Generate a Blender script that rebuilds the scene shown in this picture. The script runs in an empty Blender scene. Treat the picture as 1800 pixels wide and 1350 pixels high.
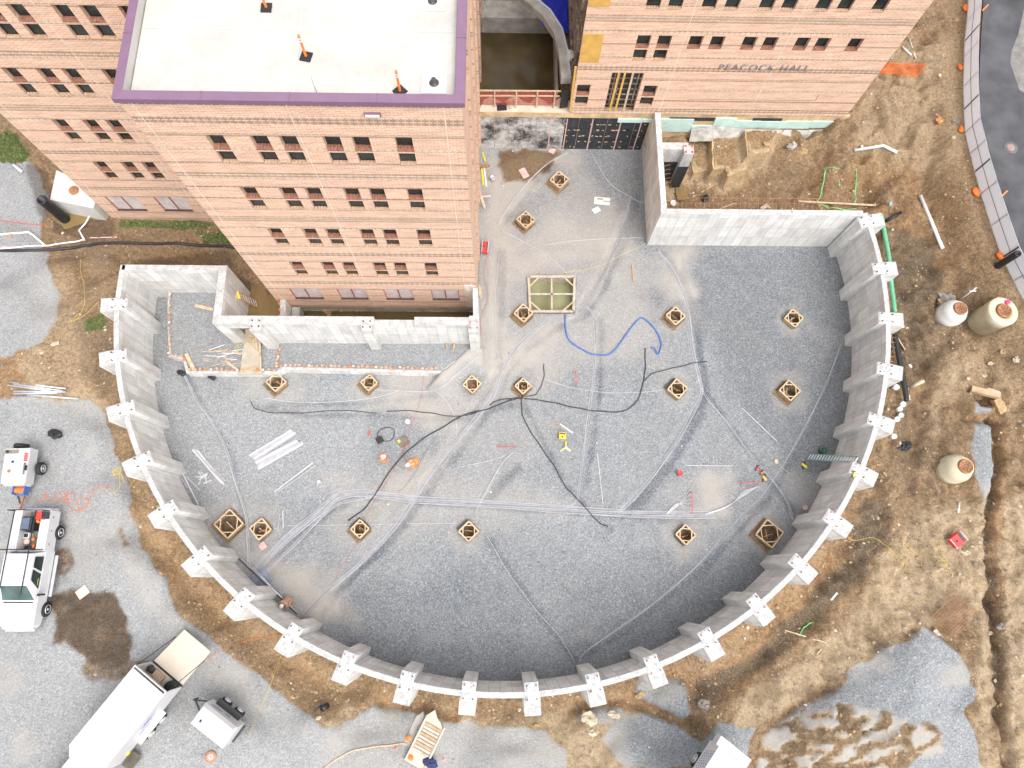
import bpy, bmesh, math, random
import numpy as np
from mathutils import Vector, Matrix
from math import radians as R, sin, cos, pi, hypot, atan2
random.seed(7); rng = np.random.default_rng(11)
SC = bpy.context.scene
COL = SC.collection

# ------------------------------------------------------------------ camera, sky, sun, exposure
F = 1225.0; CX, CY = 900.0, 675.0; H = 42.0          # focal length in px of an 1800 px wide frame, drone height
_n = np.array([875.0 - CX, 1018.0 - CY, F]); _n /= np.linalg.norm(_n)   # nadir direction (x right, y down, z forward)
_up = -_n
_xw = np.array([1.0, 0, 0]); _xw = _xw - _n * (_xw @ _n); _xw /= np.linalg.norm(_xw)
_yw = np.cross(_up, _xw)
cam_d = bpy.data.cameras.new('camera'); cam = bpy.data.objects.new('camera', cam_d); COL.objects.link(cam)
def _w(v): return Vector((float(v @ _xw), float(v @ _yw), float(v @ _up)))
cxv, cyv, czv = _w(np.array([1.0, 0, 0])), _w(np.array([0, -1.0, 0])), _w(np.array([0, 0, -1.0]))
M = Matrix.Identity(4)
for r_ in range(3):
    M[r_][0], M[r_][1], M[r_][2] = cxv[r_], cyv[r_], czv[r_]
M[0][3], M[1][3], M[2][3] = 0, 0, H
cam.matrix_world = M
cam_d.sensor_fit = 'HORIZONTAL'; cam_d.sensor_width = 36; cam_d.lens = 36 * F / 1800.0
cam_d.clip_start = 0.5; cam_d.clip_end = 1000
SC.camera = cam

SUN_EL, SUN_AZ = R(64), R(145)     # azimuth clockwise from +Y (north): soft light from the south-south-east
world = bpy.data.worlds.new('World'); SC.world = world; world.use_nodes = True
wn = world.node_tree; bg = wn.nodes['Background']
sky = wn.nodes.new('ShaderNodeTexSky'); sky.sky_type = 'NISHITA'; sky.sun_disc = False
sky.sun_elevation = SUN_EL; sky.sun_rotation = SUN_AZ; sky.air_density = 1.0; sky.dust_density = 4.0; sky.ozone_density = 1.0
hsv = wn.nodes.new('ShaderNodeHueSaturation'); hsv.inputs['Saturation'].default_value = 0.28
wn.links.new(sky.outputs[0], hsv.inputs['Color']); wn.links.new(hsv.outputs[0], bg.inputs[0])
bg.inputs[1].default_value = 0.15
sd = bpy.data.lights.new('sun', 'SUN'); sd.energy = 0.75; sd.angle = R(55); sd.color = (1.0, 0.965, 0.92)
so = bpy.data.objects.new('sun', sd); COL.objects.link(so)
so.rotation_euler = Vector((sin(SUN_AZ) * cos(SUN_EL), cos(SUN_AZ) * cos(SUN_EL), sin(SUN_EL))).to_track_quat('Z', 'Y').to_euler()
SC.view_settings.view_transform = 'Standard'; SC.view_settings.look = 'None'
SC.view_settings.exposure = 1.08; SC.view_settings.gamma = 1.0

# ------------------------------------------------------------------ photograph pixel <-> world
def P(u, v, z=0.0):
    r = np.array([u - CX, v - CY, F]); t = (H - z) / (r @ _n); p = r * t
    return float(p @ _xw), float(p @ _yw)
def P3(u, v, z=0.0):
    x, y = P(u, v, z); return (x, y, z)
def projv(x, y, z):
    p = x[..., None] * _xw + y[..., None] * _yw + (z - H)[..., None] * _up
    return CX + F * p[..., 0] / p[..., 2], CY + F * p[..., 1] / p[..., 2]

# ------------------------------------------------------------------ noise in numpy
_lat = rng.random((256, 256))
def vnoise(x, y):
    xi = np.floor(x).astype(int); yi = np.floor(y).astype(int); fx = x - xi; fy = y - yi
    fx = fx * fx * (3 - 2 * fx); fy = fy * fy * (3 - 2 * fy)
    a = _lat[xi & 255, yi & 255]; b = _lat[(xi + 1) & 255, yi & 255]; c = _lat[xi & 255, (yi + 1) & 255]; d = _lat[(xi + 1) & 255, (yi + 1) & 255]
    return (a * (1 - fx) + b * fx) * (1 - fy) + (c * (1 - fx) + d * fx) * fy
def fbm(x, y, s, o=4):
    v = 0; a = .5; t = 0
    for i in range(o):
        v = v + a * vnoise(x * s + 17.3 * i, y * s + 5.1 * i); t += a; a *= .5; s *= 2.03
    return v / t
def sst(e0, e1, x):
    t = np.clip((x - e0) / (e1 - e0), 0, 1); return t * t * (3 - 2 * t)

# ------------------------------------------------------------------ materials
MATS = {}
class NT:
    def __init__(s, name):
        s.m = bpy.data.materials.new(name); s.m.use_nodes = True; s.t = s.m.node_tree; s.b = s.t.nodes['Principled BSDF']
        s.g = s.n('ShaderNodeNewGeometry'); s.pos = s.g.outputs['Position']; MATS[name] = s.m
    def n(s, k, **kw):
        o = s.t.nodes.new(k)
        for a, b in kw.items(): setattr(o, a, b)
        return o
    def l(s, a, b): s.t.links.new(a, b)
    def val(s, sock, v):
        if hasattr(v, 'links'): s.l(v, sock)
        else: sock.default_value = v
    def noise(s, scale, detail=4, vec=None, rough=.55, col=False):
        o = s.n('ShaderNodeTexNoise'); o.inputs['Scale'].default_value = scale; o.inputs['Detail'].default_value = detail; o.inputs['Roughness'].default_value = rough
        s.l(vec if vec is not None else s.pos, o.inputs['Vector']); return o.outputs['Color' if col else 'Fac']
    def vor(s, scale, vec=None, feature='F1', out='Color'):
        o = s.n('ShaderNodeTexVoronoi', feature=feature); o.inputs['Scale'].default_value = scale
        s.l(vec if vec is not None else s.pos, o.inputs['Vector']); return o.outputs[out]
    def ramp(s, fac, stops, interp='LINEAR'):
        o = s.n('ShaderNodeValToRGB'); o.color_ramp.interpolation = interp; e = o.color_ramp.elements
        while len(e) < len(stops): e.new(.5)
        for i, (p, c) in enumerate(stops):
            e[i].position = p; e[i].color = (c, c, c, 1) if not hasattr(c, '__len__') else tuple(c) + (1,)
        s.l(fac, o.inputs[0]); return o.outputs[0]
    def mix(s, fac, a, b, mode='MIX'):
        o = s.n('ShaderNodeMix', data_type='RGBA', blend_type=mode)
        s.val(o.inputs[0], fac)
        for sk, v in ((o.inputs[6], a), (o.inputs[7], b)):
            s.val(sk, v if hasattr(v, 'links') or len(v) == 4 else tuple(v) + (1,))
        return o.outputs[2]
    def math(s, op, a, b=0.0, c=None):
        o = s.n('ShaderNodeMath', operation=op); s.val(o.inputs[0], a); s.val(o.inputs[1], b)
        if c is not None: s.val(o.inputs[2], c)
        return o.outputs[0]
    def mapr(s, v, a, b, c, d):
        o = s.n('ShaderNodeMapRange'); s.l(v, o.inputs[0])
        for i, q in enumerate((a, b, c, d)): o.inputs[i + 1].default_value = q
        return o.outputs[0]
    def bump(s, h, st=.3, dist=.02):
        o = s.n('ShaderNodeBump'); o.inputs['Strength'].default_value = st; o.inputs['Distance'].default_value = dist
        s.l(h, o.inputs['Height']); s.l(o.outputs[0], s.b.inputs['Normal'])
    def uv(s):
        o = s.n('ShaderNodeUVMap'); o.uv_map = 'UV'; return o.outputs[0]
    def base(s, c): s.val(s.b.inputs['Base Color'], c if hasattr(c, 'links') else tuple(c) + (1,))
    def rough(s, r): s.val(s.b.inputs['Roughness'], r)

def mk(name, col, rough=.8, var=.18, scale=2.5, metal=0.0, fine=25.0, fvar=.12, bump=0.0, spec=.5):
    """plain material: base colour varied by a coarse and a fine noise"""
    if name in MATS: return MATS[name]
    t = NT(name)
    a = t.mapr(t.noise(scale, 3), .3, .7, 1 - var, 1 + var); b = t.mapr(t.noise(fine, 2), .3, .7, 1 - fvar, 1 + fvar)
    f = t.math('MULTIPLY', a, b)
    v = t.n('ShaderNodeVectorMath', operation='SCALE'); v.inputs[0].default_value = col; t.l(f, v.inputs['Scale'])
    t.base(v.outputs[0]); t.rough(rough); t.b.inputs['Metallic'].default_value = metal; t.b.inputs['Specular IOR Level'].default_value = spec
    if bump: t.bump(t.noise(fine, 3), bump, .02)
    return t.m

def mat_ground():
    t = NT('ground_surface')
    A = t.n('ShaderNodeAttribute'); A.attribute_name = 'zoneA'; B = t.n('ShaderNodeAttribute'); B.attribute_name = 'zoneB'
    sa = t.n('ShaderNodeSeparateColor'); t.l(A.outputs['Color'], sa.inputs[0]); sb = t.n('ShaderNodeSeparateColor'); t.l(B.outputs['Color'], sb.inputs[0])
    dirt, pale, dark = sa.outputs[0], sa.outputs[1], sa.outputs[2]; orange, wet, grass = sb.outputs[0], sb.outputs[1], sb.outputs[2]
    n1 = t.noise(1.1, 6, rough=.65); n2 = t.noise(5.5, 8, rough=.78); n3 = t.noise(.35, 3)
    # gravel: small angular stones
    v1 = t.vor(17); v2 = t.vor(34)
    s1 = t.n('ShaderNodeSeparateColor'); t.l(v1, s1.inputs[0]); s2 = t.n('ShaderNodeSeparateColor'); t.l(v2, s2.inputs[0])
    st = t.math('ADD', t.math('MULTIPLY', s1.outputs[0], .55), t.math('MULTIPLY', s2.outputs[0], .45))
    grav_l = t.ramp(st, [(0.05, (.135, .148, .16)), (.38, (.265, .284, .30)), (.75, (.36, .38, .395)), (.97, (.58, .58, .57))])
    grav_d = t.ramp(st, [(0.05, (.045, .054, .066)), (.40, (.12, .138, .160)), (.75, (.19, .213, .238)), (.97, (.42, .42, .42))])
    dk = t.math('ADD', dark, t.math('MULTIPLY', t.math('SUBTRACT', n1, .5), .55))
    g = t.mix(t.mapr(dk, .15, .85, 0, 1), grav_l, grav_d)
    dust = t.mix(t.mapr(n2, .3, .7, 0, 1), (.52, .48, .43), (.42, .385, .34))
    pf = t.math('MULTIPLY', pale, t.mapr(n2, .25, .65, .45, 1.0))
    g = t.mix(pf, g, dust)
    # dirt
    d0 = t.ramp(n2, [(.3, (.085, .05, .024)), (.46, (.235, .148, .074)), (.55, (.325, .212, .112)), (.7, (.44, .315, .185))])
    d1 = t.ramp(n2, [(.3, (.14, .074, .03)), (.5, (.335, .195, .09)), (.7, (.47, .30, .155))])
    d2 = t.ramp(n2, [(.3, (.24, .165, .088)), (.5, (.45, .335, .205)), (.7, (.58, .46, .31))])
    d3 = t.ramp(n2, [(.3, (.055, .037, .021)), (.5, (.125, .085, .049)), (.7, (.20, .142, .085))])
    of = t.math('ADD', orange, t.math('MULTIPLY', t.math('SUBTRACT', n1, .5), .5))
    d = t.mix(t.mapr(of, .25, .8, 0, 1), d0, d1)
    d = t.mix(t.mapr(t.math('ADD', pale, t.math('MULTIPLY', t.math('SUBTRACT', n1, .5), .4)), .3, .75, 0, 1), d, d2)
    d = t.mix(t.mapr(t.math('ADD', dark, t.math('MULTIPLY', t.math('SUBTRACT', n1, .5), .4)), .3, .8, 0, 1), d, d3)
    n4 = t.noise(16, 7, rough=.8); dv = t.n('ShaderNodeVectorMath', operation='SCALE'); t.l(d, dv.inputs[0]); t.l(t.mapr(n4, .33, .67, .68, 1.28), dv.inputs['Scale']); d = dv.outputs[0]
    wv = t.n('ShaderNodeVectorMath', operation='MULTIPLY_ADD'); t.l(t.noise(1.3, 5, rough=.7, col=True), wv.inputs[0]); wv.inputs[1].default_value = (1.1, 1.1, 1.1); t.l(t.pos, wv.inputs[2])
    vc = t.vor(.85, vec=wv.outputs[0], feature='DISTANCE_TO_EDGE', out='Distance'); crk = t.math('MULTIPLY', t.mapr(vc, .0, .045, 1, 0), t.mapr(t.noise(.6, 3), .45, .6, 0, 1))
    d = t.mix(t.math('MULTIPLY', crk, .6), d, (.07, .045, .026))
    vs2 = t.vor(26); ss2 = t.n('ShaderNodeSeparateColor'); t.l(vs2, ss2.inputs[0]); d = t.mix(t.math('MULTIPLY', t.mapr(ss2.outputs[0], .8, .92, 0, 1), .45), d, (.44, .33, .21)); d = t.mix(t.math('MULTIPLY', t.mapr(ss2.outputs[1], .82, .92, 0, 1), .5), d, (.07, .05, .035))
    # small stones in the dirt
    vv = t.vor(11); sv = t.n('ShaderNodeSeparateColor'); t.l(vv, sv.inputs[0]); vd = t.vor(11, out='Distance')
    peb = t.math('MULTIPLY', t.mapr(sv.outputs[0], .86, .9, 0, 1), t.mapr(vd, .22, .34, 1, 0))
    d = t.mix(t.math('MULTIPLY', peb, .75), d, t.mix(sv.outputs[1], (.50, .39, .25), (.30, .26, .20)))
    ed = t.math('ADD', dirt, t.math('MULTIPLY', t.math('SUBTRACT', t.noise(2.6, 6, rough=.75), .5), 1.3)); ed = t.math('ADD', ed, t.math('MULTIPLY', t.math('SUBTRACT', st, .5), .35))
    c = t.mix(t.mapr(ed, .33, .67, 0, 1), g, d)
    gn = t.math('ADD', grass, t.math('MULTIPLY', t.math('SUBTRACT', t.noise(9, 5, rough=.8), .5), 1.3))
    c = t.mix(t.mapr(gn, .45, .65, 0, 1), c, t.ramp(t.noise(22, 2), [(.3, (.045, .07, .02)), (.7, (.16, .20, .06))]))
    c = t.mix(t.mapr(n3, .35, .65, 0, .12), c, (.2, .18, .15))
    wf = t.mapr(t.math('ADD', wet, t.math('MULTIPLY', t.math('SUBTRACT', n1, .5), .5)), .3, .7, 0, 1)
    c = t.mix(t.math('MULTIPLY', wf, .62), c, t.mix(1.0, c, (.34, .27, .19, 1), 'MULTIPLY'))
    t.base(c); t.rough(t.mapr(wf, 0, 1, .92, .45))
    hh = t.math('ADD', t.math('MULTIPLY', st, .5), t.math('MULTIPLY', n2, 1.5))
    t.bump(hh, .8, .07)
    return t.m

def mat_brick():
    """orange brick with the banded courses of the facade, in UV metres (s, z)"""
    t = NT('facade_brick'); uv = t.uv()
    def brick(c1, c2, mo, w, h, ms=.012, off=.5):
        o = t.n('ShaderNodeTexBrick', offset=off); o.inputs['Color1'].default_value = c1 + (1,); o.inputs['Color2'].default_value = c2 + (1,); o.inputs['Mortar'].default_value = mo + (1,)
        o.inputs['Scale'].default_value = 1; o.inputs['Mortar Size'].default_value = ms; o.inputs['Mortar Smooth'].default_value = .3; o.inputs['Brick Width'].default_value = w; o.inputs['Row Height'].default_value = h
        t.l(uv, o.inputs['Vector']); return o
    b = brick((.61, .35, .232), (.70, .445, .315), (.77, .62, .49), .30, .10, .016)
    bd = brick((.30, .15, .09), (.42, .23, .15), (.66, .54, .42), .30, .10, .022)
    bl = brick((.60, .45, .33), (.70, .56, .43), (.24, .12, .08), .30, .10, .018)
    s = t.n('ShaderNodeSeparateXYZ'); t.l(uv, s.inputs[0])
    q = t.math('FRACT', t.math('DIVIDE', t.math('SUBTRACT', 100 * 3.73 + 18.45, s.outputs[1]), 3.73))   # 0 at a window head, growing downward
    def m(a): return a / 3.73
    dk = t.ramp(q, [(0, 1), (m(.10), 0), (m(1.02), 1), (m(1.09), 0), (m(1.98), 1), (m(2.08), 0), (m(2.78), 1), (m(2.86), 0), (m(2.98), 1), (m(3.06), 0)], 'CONSTANT')
    lt = t.ramp(q, [(0, 0), (m(.10), 1), (m(.17), 0), (m(.96), 1), (m(1.02), 0), (m(1.92), 1), (m(1.98), 0), (m(2.70), 1), (m(2.78), 0), (m(2.86), 1), (m(2.98), 0), (m(3.06), 1), (m(3.14), 0)], 'CONSTANT')
    c = t.mix(dk, b.outputs[0], bd.outputs[0]); c = t.mix(lt, c, bl.outputs[0])
    sc = t.n('ShaderNodeMapping'); sc.inputs['Scale'].default_value = (.5, 2.5, 1); t.l(uv, sc.inputs[0])
    w = t.mapr(t.noise(1.6, 5, vec=sc.outputs[0]), .3, .7, .86, 1.12)
    v = t.n('ShaderNodeVectorMath', operation='SCALE'); t.l(c, v.inputs[0]); t.l(w, v.inputs['Scale'])
    t.base(v.outputs[0]); t.rough(.85); t.bump(b.outputs['Fac'], .2, -.01)
    return t.m

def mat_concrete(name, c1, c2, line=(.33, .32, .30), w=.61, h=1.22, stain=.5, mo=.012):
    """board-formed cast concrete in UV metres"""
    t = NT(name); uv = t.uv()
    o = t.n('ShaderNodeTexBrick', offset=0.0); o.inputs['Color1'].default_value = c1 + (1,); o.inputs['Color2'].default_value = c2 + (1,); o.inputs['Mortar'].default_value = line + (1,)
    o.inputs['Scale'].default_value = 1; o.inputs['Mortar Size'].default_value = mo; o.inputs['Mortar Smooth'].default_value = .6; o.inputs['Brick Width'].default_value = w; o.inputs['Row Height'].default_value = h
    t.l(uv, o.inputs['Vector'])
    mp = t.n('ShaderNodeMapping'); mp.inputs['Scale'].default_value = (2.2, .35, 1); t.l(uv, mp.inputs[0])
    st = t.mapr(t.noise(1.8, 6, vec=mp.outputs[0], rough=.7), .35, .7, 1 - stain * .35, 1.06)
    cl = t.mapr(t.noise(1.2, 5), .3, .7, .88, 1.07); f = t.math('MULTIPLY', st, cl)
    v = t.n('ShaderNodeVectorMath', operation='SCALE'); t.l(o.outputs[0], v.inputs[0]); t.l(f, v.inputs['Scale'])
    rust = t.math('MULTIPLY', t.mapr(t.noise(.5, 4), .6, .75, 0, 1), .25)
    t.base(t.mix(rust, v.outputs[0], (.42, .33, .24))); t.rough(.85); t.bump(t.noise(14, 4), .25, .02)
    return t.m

MG = mat_ground(); MB_ = mat_brick()
M_CON = mat_concrete('cast_concrete', (.64, .625, .59), (.81, .795, .765), line=(.44, .43, .41), mo=.016)  # sides: colour lightened to make up for weak light on upright faces
M_CTOP = mk('trowelled_concrete', (.45, .445, .435), .9, .2, 3, fvar=.2, fine=11, bump=.4)  # same concrete on tops, colour darkened against the strong light from above
M_ROUGH = mk('chipped_concrete', (.52, .515, .515), .95, .34, 5, fvar=.26, fine=26, bump=.9)
M_OLD = mk('old_concrete', (.36, .345, .315), .9, .25, 1.5, fvar=.18, bump=.5)
M_ROOF = mk('roof_membrane', (.47, .445, .41), .8, .09, .45, fvar=.05, fine=3)
M_PAD = mk('roof_pad', (.52, .52, .51), .7, .03)
M_PURPLE = mk('coping_metal', (.20, .115, .18), .45, .05, fvar=.03)
M_GLASS = mk('dark_glass', (.018, .028, .028), .12, .5, 1.2, spec=.6)
M_FRAME = mk('window_frame', (.05, .045, .045), .5)
M_SILLR = mk('red_brick_sill', (.30, .135, .09), .85, .2, 6, fine=14, fvar=.25)
M_SILLT = mk('tan_brick_sill', (.50, .33, .22), .85, .15, 6, fine=14, fvar=.2)
M_FILM = mk('dusty_window_film', (.60, .53, .52), .6, .16, 1.5, fine=5, fvar=.1)
M_JOINT = mk('joint_sealant', (.70, .60, .50), .8)
M_WOOD = mk('lumber', (.42, .28, .155), .8, .2, 4, fvar=.2)
M_WOODL = mk('pale_lumber', (.54, .41, .27), .8, .2, 4, fvar=.2)
M_WOODO = mk('weathered_lumber', (.42, .36, .29), .85, .25, 4, fvar=.2)
M_PLY = mk('yellow_plywood', (.60, .36, .09), .7, .14, 2, fvar=.15)
M_BLACK = mk('black_plastic', (.02, .02, .023), .45, .3)
M_RUB = mk('rubber', (.02, .02, .021), .8, .2)
M_MEMB = mk('waterproof_membrane', (.028, .032, .038), .6, .5, 2.2, fvar=.4, fine=9)
M_WHITE = mk('white_paint', (.60, .60, .605), .3, .05, fvar=.03)
M_WPLAS = mk('white_plastic', (.70, .70, .70), .4, .05)
M_GREY = mk('grey_paint', (.56, .56, .57), .4, .04, fvar=.03)
M_CHROME = mk('galvanised_steel', (.62, .63, .65), .38, .15, metal=.55, fvar=.15)
M_COND = mk('conduit_grey', (.40, .40, .43), .5, .12, fvar=.15)
M_CONDL = mk('conduit_white', (.58, .58, .60), .5, .12, fvar=.12)
M_DARKM = mk('dark_steel', (.06, .055, .055), .5, .3)
M_RUST = mk('rusty_iron', (.36, .165, .075), .9, .35, 5, fvar=.3, bump=.5)
M_RUSTL = mk('rust_stained_form', (.42, .22, .12), .9, .3)
M_ORANGE = mk('orange_plastic', (.85, .20, .03), .5, .12)
M_SAFE = mk('orange_vest', (.95, .24, .03), .75, .08)
M_BLUE = mk('blue_plastic', (.06, .15, .42), .45, .15)
M_TARPB = mk('blue_tarp', (.02, .03, .42), .6, .15)
M_YEL = mk('yellow_plastic', (.78, .56, .05), .5, .1)
M_YELP = mk('pale_yellow_hose', (.72, .62, .22), .6, .1)
M_RED = mk('red_paint', (.62, .05, .05), .45, .15)
M_REDD = mk('red_cord', (.50, .10, .08), .6, .1)
M_GREEN = mk('green_pipe', (.13, .42, .24), .45, .12)
M_TEAL = mk('teal_paint', (.22, .40, .38), .5, .1)
M_GRNP = mk('marking_paint_green', (.16, .58, .20), .8, .3)
M_HIVIS = mk('lime_fabric', (.45, .75, .04), .8, .1)
M_SKIN = mk('skin', (.45, .25, .17), .6, .05)
M_NAVY = mk('navy_cloth', (.03, .04, .11), .85, .2)
M_DKCLOTH = mk('dark_cloth', (.03, .03, .035), .9, .2)
M_BROWNC = mk('brown_cloth', (.30, .13, .07), .9, .2)
M_CYAN = mk('pale_cyan_insulation', (.52, .70, .64), .8, .10, 1.5, fvar=.06)
M_TANP = mk('tan_parging', (.55, .40, .24), .9, .3, 1.4, fvar=.2)
M_TARP = mk('grey_tarp', (.40, .38, .35), .7, .25, 2, bump=.5)
M_PINK = mk('pink_stained_board', (.60, .40, .38), .8, .2)
M_ASPH = mk('asphalt', (.075, .077, .083), .85, .35, .6, fvar=.2, fine=30, bump=.3)
M_MESH = mk('grey_fence_fabric', (.66, .65, .67), .8, .08, 1.0, fvar=.05)
_t = M_MESH.node_tree; _tr = _t.nodes.new('ShaderNodeBsdfTranslucent'); _tr.inputs[0].default_value = (.72, .71, .73, 1); _mx = _t.nodes.new('ShaderNodeMixShader'); _mx.inputs[0].default_value = .5
_t.links.new(_t.nodes['Principled BSDF'].outputs[0], _mx.inputs[1]); _t.links.new(_tr.outputs[0], _mx.inputs[2]); _t.links.new(_mx.outputs[0], _t.nodes['Material Output'].inputs[0])
M_MUD = mk('muddy_soil', (.10, .068, .035), .8, .4, 3, fvar=.3, bump=.8)
M_OLIVE = mk('olive_metal', (.19, .17, .13), .7, .25)
M_RAMP = mk('ramp_plywood', (.60, .52, .42), .7, .06, 1.5, fvar=.06)
M_STONE1 = mk('pale_stone', (.50, .42, .31), .9, .3, 6)
M_STONE2 = mk('tan_stone', (.38, .26, .14), .9, .3, 6)
M_STONE3 = mk('grey_stone', (.22, .20, .18), .9, .3, 6)
M_LETTER = mk('letter_metal', (.42, .42, .47), .35, .1, metal=.6)
def mat_water(name, c, rough=.08):
    t = NT(name); t.base(t.mix(t.mapr(t.noise(.7, 5), .3, .7, 0, 1), c, tuple(q * 1.7 for q in c))); t.rough(rough); t.b.inputs['Specular IOR Level'].default_value = .45
    t.bump(t.noise(2, 2), .04, .02); return t.m
M_WATER = mat_water('muddy_water', (.15, .105, .045)); M_WATERD = mat_water('dark_muddy_water', (.055, .04, .017), .16); M_WATERG = mat_water('green_pit_water', (.19, .19, .10), .2)

# ------------------------------------------------------------------ mesh helpers
class MB:
    """collects shapes (world coordinates) and links them as one mesh object"""
    def __init__(s): s.v = []; s.f = []; s.mi = []; s.uv = {}; s.mats = []; s.sm = []
    def mat(s, m):
        if m not in s.mats: s.mats.append(m)
        return s.mats.index(m)
    def face(s, pts, m, uvs=None, smooth=False):
        i = len(s.v); s.v += [tuple(p) for p in pts]; s.f.append(tuple(range(i, i + len(pts)))); s.mi.append(s.mat(m)); s.sm.append(smooth)
        if uvs: s.uv[len(s.f) - 1] = uvs
    def add(s, vs, fs, m, smooth=False):
        i = len(s.v); s.v += [tuple(p) for p in vs]; k = s.mat(m)
        for f in fs: s.f.append(tuple(i + j for j in f)); s.mi.append(k); s.sm.append(smooth)
    def box(s, c, d, m, rz=0.0, top=None, tilt=None):
        """box centred at c with size d; top = (sx, sy) scales the upper face"""
        tx, ty = top or (1, 1); ca, sa = cos(rz), sin(rz); vs = []
        for z, kx, ky in ((-.5, 1, 1), (.5, tx, ty)):
            for x, y in ((-.5, -.5), (.5, -.5), (.5, .5), (-.5, .5)):
                px, py, pz = x * d[0] * kx, y * d[1] * ky, z * d[2]
                if tilt is not None:
                    q = tilt @ Vector((px, py, pz)); px, py, pz = q
                vs.append((c[0] + px * ca - py * sa, c[1] + px * sa + py * ca, c[2] + pz))
        s.add(vs, [(3, 2, 1, 0), (4, 5, 6, 7), (0, 1, 5, 4), (1, 2, 6, 5), (2, 3, 7, 6), (3, 0, 4, 7)], m)
    def prism(s, poly, z0, z1, m, mtop=None, uvw=False):
        """vertical prism over a polygon (counter-clockwise) with UV metres on its sides"""
        n = len(poly); a = 0
        for i in range(n):
            p, q = poly[i], poly[(i + 1) % n]; L = hypot(q[0] - p[0], q[1] - p[1])
            s.face([(p[0], p[1], z0), (q[0], q[1], z0), (q[0], q[1], z1), (p[0], p[1], z1)], m, [(a, z0), (a + L, z0), (a + L, z1), (a, z1)]); a += L
        s.face([(p[0], p[1], z1) for p in poly], mtop or m, [(p[0], p[1]) for p in poly])
        s.face([(p[0], p[1], z0) for p in reversed(poly)], m, [(p[0], p[1]) for p in reversed(poly)])
    def beam(s, a, b, w, h, m, up=(0, 0, 1)):
        a, b = Vector(a), Vector(b); d = (b - a).normalized(); u = Vector(up)
        if abs(d.dot(u)) > .98: u = Vector((0, 1, 0))
        sd = d.cross(u).normalized() * (w / 2); uu = sd.cross(d).normalized() * (h / 2)
        vs = [p + i * sd + j * uu for p in (a, b) for i, j in ((-1, -1), (1, -1), (1, 1), (-1, 1))]
        s.add(vs, [(0, 1, 2, 3), (7, 6, 5, 4), (0, 4, 5, 1), (1, 5, 6, 2), (2, 6, 7, 3), (3, 7, 4, 0)], m)
    def tube(s, pts, r, m, n=6, cap=True, smooth=True):
        pts = [Vector(p) for p in pts]; vs = []; fs = []; k = len(pts)
        for i, p in enumerate(pts):
            d = (pts[min(i + 1, k - 1)] - pts[max(i - 1, 0)]).normalized()
            u = d.cross(Vector((0, 0, 1)))
            if u.length < .05: u = d.cross(Vector((0, 1, 0)))
            u.normalize(); w = u.cross(d); rr = r[i] if hasattr(r, '__len__') else r
            for j in range(n):
                a = 2 * pi * j / n; vs.append(p + (u * cos(a) + w * sin(a)) * rr)
        for i in range(k - 1):
            for j in range(n): fs.append((i * n + j, i * n + (j + 1) % n, (i + 1) * n + (j + 1) % n, (i + 1) * n + j))
        if cap: fs.append(tuple(range(n))[::-1]); fs.append(tuple(range((k - 1) * n, k * n)))
        s.add(vs, fs, m, smooth)
    def cyl(s, a, b, r, m, n=16, r2=None): s.tube([a, b], [r, r if r2 is None else r2], m, n, True, False)
    def lathe(s, c, prof, m, n=24, axis='z'):
        """(radius, height) profile turned round z at c"""
        vs = []; fs = []; k = len(prof)
        for r, z in prof:
            for j in range(n):
                a = 2 * pi * j / n
                q = (r * cos(a), r * sin(a), z) if axis == 'z' else ((z, r * cos(a), r * sin(a)) if axis == 'x' else (r * cos(a), z, r * sin(a)))
                vs.append((c[0] + q[0], c[1] + q[1], c[2] + q[2]))
        for i in range(k - 1):
            for j in range(n):
                f = (i * n + j, i * n + (j + 1) % n, (i + 1) * n + (j + 1) % n, (i + 1) * n + j); fs.append(f if axis != 'y' else f[::-1])
        if prof[0][0] > 0: fs.append(tuple(range(n))[::-1])
        if prof[-1][0] > 0: fs.append(tuple(range((k - 1) * n, k * n)))
        s.add(vs, fs, m, True)
    def blob(s, c, r, m, seed=0, amp=.25, nu=12, nv=7):
        rd = random.Random(seed); vs = []; fs = []; ph = [rd.uniform(0, 6) for _ in range(6)]
        for i in range(nv + 1):
            t = pi * i / nv
            for j in range(nu):
                a = 2 * pi * j / nu; k = 1 + amp * (sin(2 * a + ph[0] + t) + .7 * sin(5 * a + ph[1] + 3 * t) + .8 * sin(4 * t + ph[2] + 2 * a)) / 2 + rd.uniform(-amp, amp) * .35 * sin(t)
                vs.append((c[0] + r[0] * k * sin(t) * cos(a), c[1] + r[1] * k * sin(t) * sin(a), c[2] + r[2] * k * cos(t)))
        for i in range(nv):
            for j in range(nu): fs.append((i * nu + j, (i + 1) * nu + j, (i + 1) * nu + (j + 1) % nu, i * nu + (j + 1) % nu))
        s.add(vs, fs, m, amp < .2)
    def build(s, name, parent=None, bevel=0.0):
        me = bpy.data.meshes.new(name); off = Vector(parent.location) if parent is not None and parent.parent is None else Vector()
        if parent is not None and parent.parent is not None: off = Vector(parent.parent.location)
        rz = parent.rotation_euler.z if parent is not None else 0
        me.from_pydata([tuple(Vector(p) - off) for p in s.v], [], s.f)
        for m in s.mats: me.materials.append(m)
        me.polygons.foreach_set('material_index', s.mi); me.polygons.foreach_set('use_smooth', s.sm)
        if s.uv:
            ul = me.uv_layers.new(name='UV')
            for fi, uvs in s.uv.items():
                ls = me.polygons[fi].loop_start
                for j, q in enumerate(uvs): ul.data[ls + j].uv = q
        me.update()
        o = bpy.data.objects.new(name, me); COL.objects.link(o)
        if parent is not None: o.parent = parent
        if bevel:
            b = o.modifiers.new('bevel', 'BEVEL'); b.width = bevel; b.segments = 2; b.limit_method = 'ANGLE'; b.angle_limit = R(40)
        return o
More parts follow.
